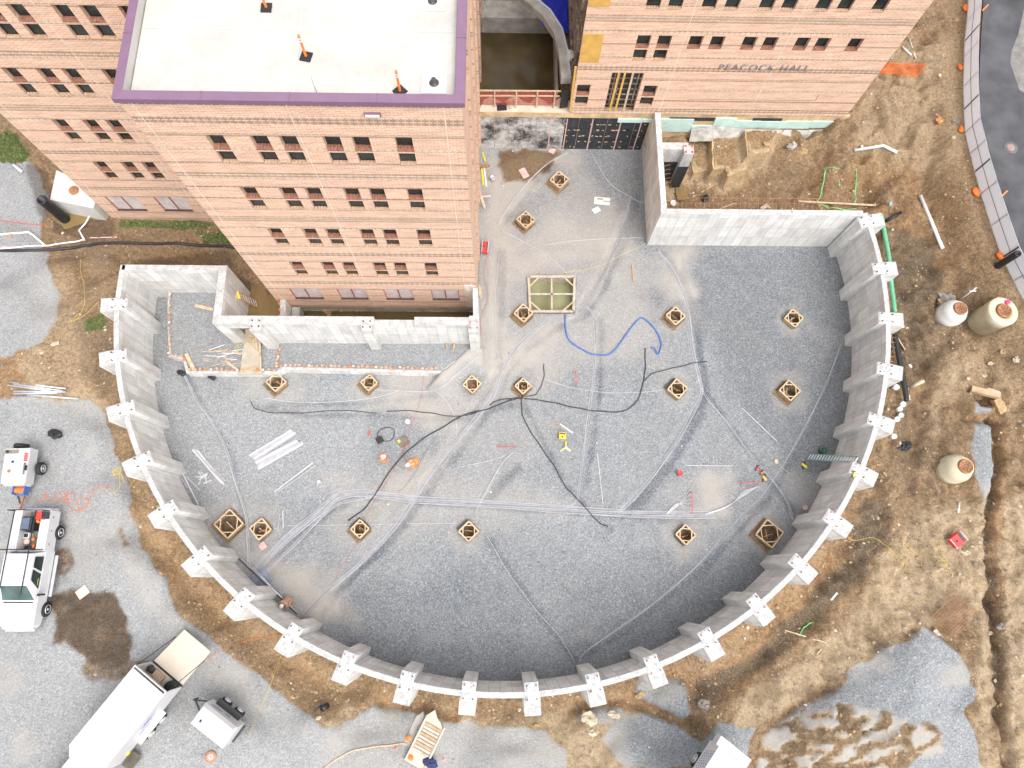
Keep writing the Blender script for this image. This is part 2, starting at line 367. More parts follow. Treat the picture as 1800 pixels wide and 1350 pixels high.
def tag(o, label=None, cat=None, group=None, kind=None):
    if label: o['label'] = label
    if cat: o['category'] = cat
    if group: o['group'] = group
    if kind: o['kind'] = kind
    return o
def thing(name, label, cat, loc=(0, 0, 0), group=None):
    o = bpy.data.objects.new(name, None); COL.objects.link(o); o.location = loc; o.empty_display_size = .3
    return tag(o, label, cat, group)
def kids(o): return [c for c in COL.objects if c.parent == o]
def dup(root, loc, rz=0.0, label=None, group=None, scale=None):
    r = root.copy(); COL.objects.link(r); r.location = loc; r.rotation_euler = (0, 0, rz)
    if scale: r.scale = scale
    if label: r['label'] = label
    if group: r['group'] = group
    for ch in list(COL.objects):
        if ch.parent == root:
            c = ch.copy(); COL.objects.link(c); c.parent = r
            for g in list(COL.objects):
                if g.parent == ch: d = g.copy(); COL.objects.link(d); d.parent = c
    return r
def inpoly(px, py, poly):
    r = np.zeros(px.shape, bool); n = len(poly); j = n - 1
    for i in range(n):
        xi, yi = poly[i]; xj, yj = poly[j]
        c = ((yi > py) != (yj > py)) & (px < (xj - xi) * (py - yi) / ((yj - yi) or 1e-9) + xi); r ^= c; j = i
    return r
def pdist(px, py, poly, closed=True):
    d = np.full(px.shape, 1e9); n = len(poly)
    for i in range(n if closed else n - 1):
        x0, y0 = poly[i]; x1, y1 = poly[(i + 1) % n]; dx, dy = x1 - x0, y1 - y0; L = dx * dx + dy * dy or 1e-9
        t = np.clip(((px - x0) * dx + (py - y0) * dy) / L, 0, 1); d = np.minimum(d, np.hypot(px - x0 - t * dx, py - y0 - t * dy))
    return d

# ------------------------------------------------------------------ site layout (world metres)
CC = (0.42, 16.88); RI, RO = 22.36, 22.64          # curved wall: centre, inner and outer radius
TH0, THS = -175.9, 8.115                            # first buttress angle and pitch
FORMS = [  # px, py of the frame centre, half diagonal in px, half diagonal y
 (983, 317, 17), (924, 387, 16.5), (920, 551, 17), (1187, 556, 17), (1394.5, 560, 17), (486, 672, 18), (649, 673, 15), (830, 676, 16.5),
 (919.5, 679, 14.5), (1190.5, 684, 18), (1387.5, 687, 19), (403, 921, 26), (458.5, 930, 19.5), (633, 930, 16.5), (824, 934, 18), (1205, 940, 18), (1352, 938, 25)]
PIT = [P(929, 487, .1), P(1010, 487, .1), P(1008, 548, .1), P(932, 548, .1)]
FW = []
for (u, v, h) in FORMS:
    x, y = P(u, v, .3); x2, _ = P(u + h, v, .3); FW.append((x, y, abs(x2 - x)))
TERR = [(-20.95, 17.45), (-20.74, 15.68), (-20.3, 13.18), (-19.45, 13.0), (-19.13, 12.13), (-13.56, 12.13), (-13.31, 12.42), (-3.5, 12.22), (-1.6, 13.95), (-1.6, 14.25), (-16.1, 14.3), (-16.1, 17.45)][::-1]

_ctrl = [  # px, py, ground height
 (300,1100,2.3),(200,1000,2.8),(100,1100,2.9),(50,900,2.9),(230,1300,2.6),(400,1300,2.0),(560,1300,1.4),(0,1350,2.9),(0,700,2.9),(150,780,2.9),(190,880,2.8),(260,1030,2.4),
 (380,1150,1.5),(470,1220,1.0),(640,1250,.9),(750,1275,.8),(900,1290,.7),(1050,1290,.8),(650,1340,1.3),(900,1345,1.2),(1100,1345,1.4),
 (1180,1230,.8),(1250,1200,1.0),(1300,1250,1.6),(1400,1150,1.9),(1480,1060,2.1),(1550,1000,2.4),(1500,1300,2.6),(1650,1200,2.8),(1700,1000,2.8),(1780,1200,2.8),(1560,900,2.4),(1650,900,2.8),(1780,850,3.0),
 (1600,830,2.5),(1610,700,2.5),(1630,600,2.6),(1700,620,3.2),(1780,650,3.3),(1720,520,3.4),(1600,450,2.7),(1650,380,3.1),(1600,330,3.0),(1680,300,4.2),(1600,250,4.0),(1520,222,3.8),(1560,150,4.6),(1650,100,4.9),(1700,20,4.9),(1790,20,4.9),(1790,300,4.9),(1750,200,4.9),(1725,400,4.4),(1790,560,3.8),
 (1500,280,3.2),(1400,250,2.7),(1300,250,2.1),(1220,240,1.8),(1190,300,.9),(1200,340,.5),(1300,340,.9),(1400,340,1.3),(1500,340,1.9),(1180,360,.4),(1300,362,.8),(1400,362,1.1),(1500,365,1.6),(1550,380,2.5),
 (150,420,.9),(300,420,.7),(420,440,.5),(60,350,1.2),(20,300,1.4),(20,240,1.5),(130,370,.6),(250,395,.55),(350,395,.5),(60,600,2.6),(150,600,2.5),(175,540,2.4),(100,500,2.0),(0,450,1.7),(10,550,2.4),(185,470,1.4),(230,455,.9),(450,480,.3),(490,520,.1),(560,548,-.05),(700,550,-.05),(800,550,-.05),(430,520,-.05),(440,545,-.05),
 (850,100,1.0),(950,100,1.0),(900,20,2),(1000,60,4),(1300,0,3),(300,200,.8)]
_cp = np.array([P(u, v, z) + (z,) for u, v, z in _ctrl])
_rt, _rz = zip(*[(-180,2.8),(-168,2.5),(-159,2.3),(-151,2.0),(-143,1.5),(-135,.9),(-127,.3),(-119,.05),(-110,0),(-100,0),(-80,0),(-71,.3),(-63,.8),(-55,1.2),(-47,1.7),(-39,2.0),(-30,2.2),(-22,2.45),(-14,2.6),(-5,2.6),(3,2.6),(11,2.5)])
for a_ in range(-180, 12, 5):
    for rr_ in (RO + .4, RO + 1.0): _cp = np.vstack([_cp, [CC[0] + rr_ * cos(R(a_)), CC[1] + rr_ * sin(R(a_)), np.interp(a_, _rt, _rz)]])

def h_out(x, y):
    num = np.zeros_like(x); den = np.zeros_like(x)
    for cx, cy, z in _cp:
        w = 1.0 / (((x - cx) ** 2 + (y - cy) ** 2) + .25) ** 2.2; num += w * z; den += w
    return num / den
def interior(x, y):
    r = np.hypot(x - CC[0], y - CC[1]) < (RI + RO) / 2
    return ((r & (y < 14.42)) | ((x > -1.45) & (x < 9.9) & (y < 28.75) & (y > 10)) | (r & (x > 9) & (y < 21.6)) | (r & (x < -16.25) & (y < 17.6)))
MOUNDS = [(1200,1235,34,.5),(1480,1290,60,.5),(1400,1300,40,.35),(1580,1300,50,.45),(1600,1180,80,.45),(1560,340,18,.5),(1590,370,20,.6),(1660,480,22,.5),(1250,1300,30,.3),(60,640,30,.25),(1560,420,14,.5),(1340,1200,30,-.45),(1225,1215,20,-.5),(1300,1180,25,-.35)]
DITCH = [([(1752,735),(1756,780),(1757,830),(1752,870)], 8, 1.1), ([(1745,880),(1738,950),(1742,1010),(1752,1080),(1760,1160),(1764,1250),(1778,1350)], 9, .85),
         ([(1622,640),(1618,690),(1612,760),(1600,800)], 14, .5), ([(1180,1180),(1225,1200),(1290,1215),(1320,1175),(1400,1110),(1460,1065)], 14, .5),
         ([(1010,1250),(1090,1232),(1130,1240),(1200,1272),(1228,1262)], 9, .45), ([(670,1238),(760,1250),(800,1262)], 7, .35), ([(1730,700),(1765,705),(1766,735),(1722,735)], 10, .9)]
BENCH = [([(1205,240),(1252,236),(1256,296),(1219,304)], 1.5), ([(1252,232),(1307,230),(1312,296),(1280,310),(1275,296),(1253,298)], 2.3), ([(1309,228),(1368,228),(1352,266),(1313,273)], 3.0)]

def axis(a, b, c, d, s):
    return np.concatenate([np.linspace(a, b, 12)[:-1], np.arange(b, c, s), np.linspace(c, d, 12)])
gx = axis(-90, -37, 41, 90, .12); gy = axis(-70, -16, 37, 110, .12)
X, Y = np.meshgrid(gx, gy); nx, ny = len(gx), len(gy)
inn = interior(X, Y)
Z = h_out(X, Y)
Z = np.where(inn, 0, Z)
U, V_ = projv(X, Y, Z)
rough = fbm(X, Y, .9, 5) - .5; fine = fbm(X + 40, Y, 3.5, 4) - .5; rid = np.abs(fbm(X, Y + 33, .55, 4) - .5)

# material zones, given as outlines on the photograph and pinned to the ground
def zone(poly, soft=8, amp=16, s=.55, off=0.0):
    d = pdist(U, V_, poly); d = np.where(inpoly(U, V_, poly), d, -d) + amp * (fbm(X + off, Y - off, s, 4) - .5) * 2
    return sst(-soft, soft, d)
def stroke(pts, w, soft=5, amp=4, s=.8):
    d = w - pdist(U, V_, pts, False) + amp * (fbm(X, Y + 9, s, 3) - .5) * 2
    return sst(-soft, soft, d)
dirt = np.where(inn, 0., 1.); pale = np.full(X.shape, .25); dark = np.full(X.shape, .2); orange = np.full(X.shape, .25); wet = np.zeros(X.shape); grass = np.zeros(X.shape)
out = ~inn
def put(a, m, v, msk=None):
    if msk is not None: m = m * msk
    a[...] = a * (1 - m) + v * m
O = out.astype(float); I = inn.astype(float)
for poly in ([(-200,230),(30,240),(50,290),(78,320),(84,380),(76,405),(60,432),(-200,440)], [(-200,446),(85,450),(95,490),(112,515),(100,560),(70,600),(20,625),(-200,640)],
             [(-200,700),(60,695),(140,712),(185,730),(205,780),(220,850),(232,900),(250,960),(290,1040),(340,1100),(410,1150),(470,1205),(530,1250),(590,1278),(665,1238),(730,1243),(795,1262),(850,1285),(960,1290),(1000,1320),(980,1500),(-200,1500)]):
    m = zone(poly, 9, 18); put(dirt, m, 0, O); put(pale, m, .30, O); put(dark, m, .14, O)
for poly in ([(1622,1100),(1637,1106),(1662,1126),(1682,1152),(1700,1184),(1708,1200),(1722,1212),(1718,1238),(1702,1252),(1714,1290),(1730,1360),(1740,1500),(1500,1500),(1330,1350),(1345,1290),(1400,1247),(1440,1227),(1478,1209),(1498,1174),(1531,1151),(1551,1133),(1591,1126)],
             [(1120,1198),(1200,1185),(1212,1215),(1208,1262),(1180,1280),(1120,1240)], [(1090,1262),(1150,1242),(1230,1300),(1260,1262),(1330,1280),(1310,1350),(1100,1350),(1060,1300)],
             [(1712,690),(1750,700),(1752,850),(1748,960),(1735,960),(1722,870),(1708,800)], [(1008,1245),(1085,1242),(1100,1262),(1010,1275)]):
    m = zone(poly, 7, 12, off=3); put(dirt, m, .12, O); put(pale, m, .1, O); put(dark, m, .25, O)
m = zone([(1450,1170),(1560,1135),(1620,1150),(1600,1250),(1450,1260),(1400,1245)], 20, 20); put(dark, m, .42, O)
m = zone([(1120,1190),(1330,1260),(1300,1350),(1080,1350)], 12, 14, off=8); put(dark, m, .5, O)
# beige wash over the gravel, tracks, stains
for poly, v in (([(40,600),(120,600),(185,720),(120,720),(60,690)],.75),([(70,470),(110,470),(170,640),(120,700),(60,640)],.5),([(200,860),(240,1000),(330,1110),(470,1230),(560,1290),(500,1290),(400,1220),(260,1080),(190,920)],.75),
                ([(130,930),(190,930),(180,1030),(150,1040),(110,1000)],.55),([(560,1270),(760,1250),(1000,1290),(1100,1350),(560,1360)],.55),([(150,520),(200,470),(180,420),(100,430)],.3),([(1000,1260),(1120,1260),(1100,1350),(900,1350)],.8)):
    m = zone(poly, 22, 26, off=12); put(pale, m, v, O)
for poly in ([(1410,1262),(1480,1245),(1560,1262),(1650,1270),(1648,1320),(1600,1335),(1560,1325),(1520,1365),(1360,1365),(1330,1340),(1370,1280)],):
    m = zone(poly, 8, 26, 1.1); put(dirt, m, .55, O); put(pale, m, .65, O); put(orange, m, .25, O)
m = zone([(95,1050),(130,1035),(200,1040),(215,1080),(232,1120),(225,1165),(200,1182),(150,1165),(120,1130),(90,1135)], 7, 14, 1.0, 5); put(dirt, m, .7, O); put(dark, m, .75, O); put(wet, m, .7, O); put(pale, m, .05, O); put(orange, m, .1, O)
for poly in ([(98,970),(122,960),(135,985),(115,1020),(98,1012)], [(200,930),(215,925),(232,960),(215,965)], [(225,1160),(290,1165),(250,1190),(160,1200),(140,1170)]):
    m = zone(poly, 5, 8, 1.4); put(dirt, m, .6, O); put(dark, m, .6, O)
# dirt tones
for poly, a, v in (([(200,380),(390,388),(420,450),(400,470),(110,470),(100,430)],dark,.45),([(130,540),(200,560),(205,640),(180,700),(130,660)],dark,.5),([(100,620),(170,620),(190,720),(120,700)],orange,.6),([(-10,570),(50,580),(60,640),(10,720),(-20,700)],orange,.7),
                   ([(240,890),(330,1010),(480,1130),(620,1210),(690,1230),(600,1262),(480,1190),(340,1080),(250,990)],dark,.32),([(240,890),(330,1010),(480,1130),(620,1210),(700,1225),(690,1232),(590,1240),(450,1150),(300,1040)],orange,.6),
                   ([(700,1232),(860,1262),(1100,1240),(1240,1170),(1290,1130),(1300,1150),(1200,1220),(1060,1290),(860,1290),(720,1262)],pale,.6),([(1000,1240),(1100,1225),(1240,1180),(1300,1120),(1420,1010),(1480,930),(1500,950),(1420,1060),(1300,1180),(1180,1240)],orange,.75),
                   ([(1230,1200),(1330,1150),(1420,1060),(1500,980),(1520,1010),(1450,1080),(1350,1170),(1250,1230)],dark,.75),([(1560,860),(1680,870),(1690,930),(1600,960),(1520,930)],dark,.35),([(1540,400),(1640,420),(1640,480),(1700,600),(1640,640),(1600,640),(1560,520)],dark,.5),
                   ([(1500,370),(1640,330),(1700,420),(1700,480),(1600,470)],orange,.55),([(1560,80),(1690,60),(1700,280),(1640,330),(1500,260),(1510,190)],pale,.5),([(1590,0),(1720,0),(1700,180),(1640,160)],dark,.35),
                   ([(1690,560),(1800,560),(1800,740),(1720,700),(1640,700)],pale,.45),([(1580,740),(1700,700),(1720,800),(1650,860),(1580,800)],dark,.38),([(1600,900),(1740,880),(1720,1100),(1600,1100),(1500,1180),(1430,1210),(1520,1060)],pale,.72),([(1765,880),(1850,860),(1850,1400),(1780,1400)],pale,.85),
                   ([(1300,1230),(1420,1160),(1520,1120),(1500,1180),(1390,1245),(1330,1270)],pale,.7),([(1715,1190),(1735,1180),(1760,1360),(1720,1360)],pale,.6),([(1180,300),(1500,310),(1540,370),(1180,370)],dark,.35),([(1500,240),(1620,240),(1600,340),(1500,330)],orange,.55),
                   ([(1165,330),(1200,330),(1205,366),(1165,366)],pale,.8),([(1620,1020),(1720,1040),(1700,1110),(1640,1100)],dark,.4),([(1420,300),(1510,300),(1505,372),(1425,370)],orange,.6),([(1200,240),(1360,235),(1340,300),(1200,310)],orange,.5),([(200,620),(180,560),(140,540),(150,700),(190,720)],orange,.4)):
    m = zone(poly, 12, 16, off=21); put(a, m, v, O)
for pts, w in DITCH and [(d[0], d[1]) for d in DITCH]:
    m = stroke(pts, w * .8, 8, 8, 1.3); put(orange, m, .8, O); put(dark, m, .35, O); put(dirt, m, 1, O); put(pale, m, .1, O)
for pts in ([(1700,640),(1640,700),(1640,760)], [(1600,120),(1640,200),(1560,260)], [(1700,1010),(1600,1080),(1500,1190)], [(1790,950),(1780,1300)]):
    m = stroke(pts, 10, 12, 12); put(pale, m, .7, O)
put(dark, I, .36); put(pale, I, .10)
for k_ in range(46):                                             # irregular damp and dry patches all over the spoil
    cu_, cv_ = rng.uniform(1150, 1800), rng.uniform(240, 1350); rr_ = rng.uniform(12, 42); m = sst(1, .2, np.hypot(U - cu_, (V_ - cv_) * rng.uniform(.6, 1.6)) / rr_ + 1.6 * (fbm(X + k_, Y, 1.2, 4) - .5)); put((dark, pale, orange)[k_ % 3], m, (.7, .8, .8)[k_ % 3] , O * .8)
for k_ in range(44):
    cu_, cv_ = rng.uniform(0, 760), rng.uniform(560, 1350); rr_ = rng.uniform(10, 36); m = sst(1, .2, np.hypot(U - cu_, (V_ - cv_) * rng.uniform(.6, 1.6)) / rr_ + 1.6 * (fbm(X + k_, Y, 1.2, 4) - .5)); put((dark, pale)[k_ % 3 > 0], m, (.6, .8)[k_ % 3 > 0] , O * .8)
for k_ in range(60):
    cu_, cv_ = rng.uniform(280, 1480), rng.uniform(430, 1180); rr_ = rng.uniform(15, 70); m = sst(1, .1, np.hypot(U - cu_, (V_ - cv_) * rng.uniform(.5, 1.8)) / rr_ + 1.8 * (fbm(X + k_ * 3, Y, .9, 4) - .5)); a_ = (dark, pale)[k_ % 2]; a_ += m * I * (.22 if k_ % 2 == 0 else .20) * rng.uniform(-.8, 1.2)
for poly, v in (([(1230,1205),(1330,1155),(1420,1065),(1490,985),(1520,880),(1560,890),(1560,960),(1500,1030),(1440,1090),(1350,1175),(1250,1235)], .85), ([(1560,400),(1640,420),(1650,500),(1620,560),(1640,640),(1600,680),(1590,640),(1580,520)], .75), ([(1590,700),(1640,690),(1640,800),(1600,860),(1560,800)], .6), ([(185,560),(205,640),(200,700),(180,690),(160,620)], .6), ([(1200,310),(1420,300),(1530,340),(1530,372),(1180,372)], .45)):
    m = zone(poly, 12, 14, 1.0, 55); put(dark, m, v, O); put(pale, m, .1, O)
m = stroke([(1752,735),(1757,830),(1744,900),(1738,950),(1742,1010),(1752,1080),(1760,1160),(1764,1250),(1778,1350)], 6, 4, 5, 1.2); put(dark, m, .95, O); put(pale, m, 0, O)
m = stroke([(1765,740),(1767,830),(1757,900),(1752,950)], 5, 4, 3, 1.2); put(orange, m, .9, O); put(dark, m, 0, O)
for pts, w in (([(1722,900),(1718,1000),(1732,1150),(1738,1350)], 8), ([(1790,900),(1785,1100),(1800,1350)], 14), ([(1450,1150),(1550,1090),(1620,1000),(1660,940)], 26), ([(1310,1260),(1380,1220),(1470,1165)], 16)):
    m = stroke(pts, w, 10, 12, .9); put(pale, m, .85, O); put(dark, m, .05, O)
for pts, w in (([(1000,1236),(1100,1222),(1235,1172),(1300,1122),(1420,1008),(1490,900)], 12), ([(245,905),(330,1015),(480,1135),(620,1212),(700,1228)], 16)):
    m = stroke(pts, w, 8, 8, 1.0); put(orange, m, .8, O); put(dark, m, .05, O); put(pale, m, .42, O)
sw = np.abs(fbm(X * .6 + Y * .4, Y * 1.3 - X * .5, .9, 4) - .5) * 2; m = zone([(1400,1262),(1480,1240),(1560,1262),(1650,1265),(1655,1320),(1600,1340),(1520,1375),(1340,1375),(1330,1330),(1365,1280)], 8, 20, 1.1); sw = sst(.05, .32, sw)
dirt[...] = dirt * (1 - m * O) + m * O * (.9 - .62 * sst(.45, .95, sw)); pale[...] = pale * (1 - m * O) + m * O * sst(.2, .7, sw) ; dark[...] = dark * (1 - m * O) + m * O * .5 * (1 - sw); orange[...] = orange * (1 - m * O) + .1 * m * O
# grass and puddle margins
for poly in ([(-60,225),(30,235),(50,262),(48,285),(20,290),(-60,270)], [(205,388),(375,390),(372,402),(300,404),(210,400)], [(340,405),(395,400),(420,425),(360,432)], [(150,560),(180,555),(185,580),(155,580)]):
    m = zone(poly, 5, 9, 1.2); put(grass, m, .8, O)
for poly in ([(50,290),(90,300),(100,360),(75,400),(60,370)], [(90,360),(200,385),(210,410),(150,430),(90,410)], [(410,480),(500,520),(500,560),(410,560)], [(225,455),(400,440),(420,470),(230,475)]):
    m = zone(poly, 8, 10); put(wet, m, .8, O); put(dark, m, .4, O)
# pit floor: dark stone to the south, and north-east with soft shade painted in, dusty traffic areas in the middle
for poly, v in (([(1160,420),(1500,420),(1520,640),(1480,800),(1400,860),(1300,740),(1240,600),(1150,560)],.72),([(560,1010),(900,1000),(1400,960),(1420,1000),(1200,1160),(900,1210),(620,1150)],.68),([(960,270),(1140,300),(1140,420),(1060,420),(960,330)],.62),([(930,400),(1060,420),(1000,480),(940,460)],.5),([(900,1000),(1010,980),(1010,1200),(900,1200)],.5),([(270,660),(640,700),(640,860),(420,860),(300,760)],.12),([(1450,560),(1520,560),(1500,860),(1400,960)],.78)):
    m = zone(poly, 40, 45, .3, 31); put(dark, m, v, I)
for poly, v in (([(845,265),(990,265),(900,400),(880,620),(850,620)],.95),([(960,330),(1010,290),(1130,400),(990,420),(930,500),(880,470)],.5),([(1155,440),(1210,440),(1215,530),(1180,560),(1150,500)],.8),([(650,560),(900,600),(1000,600),(960,700),(760,740),(640,720)],.75),
                ([(420,660),(520,660),(520,720),(430,700)],.7),([(370,900),(480,900),(480,990),(400,990)],.7),([(480,1010),(600,1000),(600,1080),(520,1110)],.65),([(1235,840),(1280,840),(1260,910),(1200,960),(1180,930)],.85),([(1170,840),(1240,860),(1220,900),(1180,900)],.3),([(560,830),(900,830),(1000,900),(600,960)],.5),([(950,440),(1060,430),(1150,470),(1150,640),(980,640),(900,560)],.55),([(1370,860),(1480,800),(1440,920),(1380,900)],.5),([(850,720),(1000,720),(900,860),(820,840)],.3),([(900,380),(1100,380),(1090,440),(900,440)],.75)):
    m = zone(poly, 26, 30, .6, 41); put(pale, m, v, I)
m = zone([(870,258),(1000,262),(940,320),(880,320)], 8, 12, 1.1); put(dirt, m, .8, I); put(wet, m, .8, I); put(pale, m, .3, I)
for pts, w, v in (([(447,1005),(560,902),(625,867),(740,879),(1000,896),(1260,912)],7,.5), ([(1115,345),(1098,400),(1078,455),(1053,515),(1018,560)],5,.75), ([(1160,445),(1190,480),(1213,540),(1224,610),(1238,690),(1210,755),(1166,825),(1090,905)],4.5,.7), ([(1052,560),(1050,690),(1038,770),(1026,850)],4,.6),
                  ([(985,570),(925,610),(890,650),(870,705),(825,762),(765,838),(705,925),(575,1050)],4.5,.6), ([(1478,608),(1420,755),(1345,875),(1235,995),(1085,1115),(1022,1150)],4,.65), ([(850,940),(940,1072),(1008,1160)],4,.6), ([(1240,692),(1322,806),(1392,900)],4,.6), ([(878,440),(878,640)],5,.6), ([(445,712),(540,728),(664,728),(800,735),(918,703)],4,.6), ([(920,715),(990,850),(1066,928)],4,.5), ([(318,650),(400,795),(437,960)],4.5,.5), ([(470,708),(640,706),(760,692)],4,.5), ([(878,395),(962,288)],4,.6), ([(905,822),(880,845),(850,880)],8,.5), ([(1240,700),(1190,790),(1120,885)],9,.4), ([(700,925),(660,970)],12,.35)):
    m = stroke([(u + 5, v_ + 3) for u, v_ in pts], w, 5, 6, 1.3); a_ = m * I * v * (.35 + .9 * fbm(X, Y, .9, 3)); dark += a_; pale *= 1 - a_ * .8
for pts, w in (([(895,430),(900,520),(890,620),(800,640)],20), ([(1100,430),(1000,440),(930,470)],16), ([(960,590),(870,640),(780,660)],24), ([(1195,450),(1215,560)],14), ([(700,700),(820,770),(700,860)],20), ([(1240,850),(1260,900)],14), ([(480,1000),(560,1060),(620,1090)],20), ([(1000,270),(900,300),(890,390)],22)):
    m = stroke(pts, w, 14, 16, .8); pale += m * I * .38
np.clip(dark, 0, 1, out=dark); np.clip(pale, 0, 1, out=pale)
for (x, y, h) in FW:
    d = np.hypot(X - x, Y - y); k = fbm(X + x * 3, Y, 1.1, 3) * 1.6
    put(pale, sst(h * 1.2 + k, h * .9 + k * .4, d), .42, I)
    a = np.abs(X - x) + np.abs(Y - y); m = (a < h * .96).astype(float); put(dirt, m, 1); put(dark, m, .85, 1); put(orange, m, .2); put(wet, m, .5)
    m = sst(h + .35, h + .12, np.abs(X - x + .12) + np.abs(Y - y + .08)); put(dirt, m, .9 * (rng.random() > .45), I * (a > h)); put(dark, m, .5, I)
pm = inpoly(X, Y, PIT).astype(float); put(dirt, pm, 1); put(dark, pm, .7)

# heights
clod = fbm(X + 7, Y - 3, 6.5, 3) - .5
east = sst(1200, 1500, U) * sst(1320, 1150, V_) + sst(900, 1200, U) * sst(1200, 1250, V_) * .6; furr = np.abs(fbm(X * 1.0 + Y * .5, Y * .6 - X * .3, .9, 4) - .5)
zr = rough * .24 + fine * .12 + clod * .07 - rid * .16 - east * (furr * 1.3 - .08) + east * rough * .25
Z = Z + np.where(inn, fine * .03 + rough * .03, zr * sst(.2, .8, dirt) * 1.6 + fine * .03 * (1 - dirt))
rc = np.hypot(X - CC[0], Y - CC[1])
for px, py, rp, hh in MOUNDS:
    Z += np.where(out & (rc > RO + 1), hh * np.exp(-((U - px) ** 2 + (V_ - py) ** 2) / rp ** 2) * (1 + fine * .3 + rough * .5), 0)
for pts, w, dp in DITCH:
    d = pdist(U, V_, pts, False); Z -= np.where(out, dp * .75 * sst(w * 1.7, w * .1, d + 9 * rough + 5 * fine), 0)
for poly, hz in BENCH:
    wp = [P(u, v, hz) for u, v in poly]; d = pdist(X, Y, wp); d = np.where(inpoly(X, Y, wp), d, -d); m = sst(-.9, -.2, d) * out; put(pale, m, .55); put(orange, m, .5); put(dark, m, .1)
    wp = [P(u, v, hz) for u, v in poly]; d = pdist(X, Y, wp); d = np.where(inpoly(X, Y, wp), d, -d); m = sst(-.10, .06, d) * out; Z = Z * (1 - m) + (hz + fine * .08) * m; rim = sst(-.35, -.05, d) * sst(.45, .1, d) * sst(1.9, .0, Y - min(q[1] for q in wp)); pale[...] = pale * (1 - m) + .15 * m; orange[...] = orange * (1 - m) + .35 * m; pale[...] = np.clip(pale + rim * 1.2 * out, 0, 1); dark[...] = dark * (1 - rim)
for pts, dp in (([(1080,470),(1045,600),(1010,900)], .0), ([(470,1010),(600,870),(1180,905)], .05), ([(1190,440),(1215,560),(1238,690),(1100,900)], .06), ([(870,440),(872,640)], .07), ([(1100,380),(1060,470),(1010,560)], .07), ([(560,1080),(700,920),(850,690),(880,640)], .06)):
    d = pdist(U, V_, pts, False); Z -= I * dp * sst(9, 2, d) - I * dp * .5 * sst(16, 10, d) * sst(6, 10, d)
for (x, y, h) in FW:
    a = np.abs(X - x) + np.abs(Y - y); Z = np.where(a < h * .93, -.42 + fine * .25, Z)
Z = np.where(inpoly(X, Y, PIT), -1.5, Z)
d_ = pdist(X, Y, [(-3.4, 12.25), (-1.6, 13.95)], False); sgn = (X + 3.4) * (13.95 - 12.25) - (Y - 12.25) * (1.8) > -.35
Z = np.where(inn & sgn & (X < -.9) & (Y < 14.1), np.maximum(Z, .80 - .62 * np.maximum(0, d_ - .15) + fine * .12), Z)
# flat bed below the road, ground held below the water and the buildings' floors
roadm = (U > 1700) & (V_ < 560) & out & (X > 24); Z = np.where(roadm & (pdist(U, V_, [(1735,-300),(1735,60),(1730,150),(1740,230),(1775,360),(1810,470),(1900,640)], False) < 600) & (U > np.interp(V_, [-300,0,100,200,300,400,520], [1712,1712,1703,1704,1720,1752,1800])), np.minimum(Z, 4.75 - np.maximum(0, V_ - 300) * .002), Z)
_fl = [P(u, v, 4.9) for u, v in ((1704, -40), (1702, 35), (1697, 98), (1697, 190), (1708, 268), (1727, 339), (1764, 451), (1804, 530), (1850, 620))]
_fd = pdist(X, Y, _fl, False); _m = sst(2.2, .7, _fd) * out; Z = Z * (1 - _m) + (4.80 + fine * .05) * _m
Z = np.where((X > -1.6) & (X < 3.9) & (Y > 29.7) & (Y < 36.6), 1.7 + fine * .2, Z)
me = bpy.data.meshes.new('ground'); nv = nx * ny
me.vertices.add(nv); me.vertices.foreach_set('co', np.stack([X, Y, Z], -1).reshape(-1).astype(np.float32))
ii = (np.arange(ny - 1)[:, None] * nx + np.arange(nx - 1)[None, :]).reshape(-1); fq = np.stack([ii, ii + 1, ii + nx + 1, ii + nx], -1)
me.loops.add(len(ii) * 4); me.loops.foreach_set('vertex_index', fq.reshape(-1).astype(np.int32)); me.polygons.add(len(ii)); me.polygons.foreach_set('loop_start', np.arange(0, len(ii) * 4, 4, dtype=np.int32))
me.polygons.foreach_set('use_smooth', np.ones(len(ii), bool)); me.update(calc_edges=True)
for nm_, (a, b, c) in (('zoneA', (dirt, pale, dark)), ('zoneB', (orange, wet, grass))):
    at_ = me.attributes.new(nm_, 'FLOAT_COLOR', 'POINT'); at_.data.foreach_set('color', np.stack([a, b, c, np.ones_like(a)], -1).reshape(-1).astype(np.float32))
me.materials.append(MG); me.validate()
go = bpy.data.objects.new('ground', me); COL.objects.link(go); tag(go, kind='structure')
def gz(x, y):
    """ground height under a point"""
    i = int(np.clip(np.searchsorted(gx, x) - 1, 0, nx - 2)); j = int(np.clip(np.searchsorted(gy, y) - 1, 0, ny - 2))
    fx = (x - gx[i]) / (gx[i + 1] - gx[i]); fy = (y - gy[j]) / (gy[j + 1] - gy[j])
    return float((Z[j, i] * (1 - fx) + Z[j, i + 1] * fx) * (1 - fy) + (Z[j + 1, i] * (1 - fx) + Z[j + 1, i + 1] * fx) * fy)
def G(u, v, dz=0.0):
    """ground point seen at a pixel of the photograph, lifted by dz"""
    z = 1.5
    for _ in range(14): x, y = P(u, v, z + dz); z = .5 * z + .5 * gz(x, y)
    x, y = P(u, v, z + dz); return (x, y, gz(x, y) + dz)
def flat(name, poly, z, m, kind='structure', label=None, th=.02):
    b = MB(); b.face([(x, y, z) for x, y in poly], m, [(x, y) for x, y in poly]); o = b.build(name); return tag(o, kind=kind)

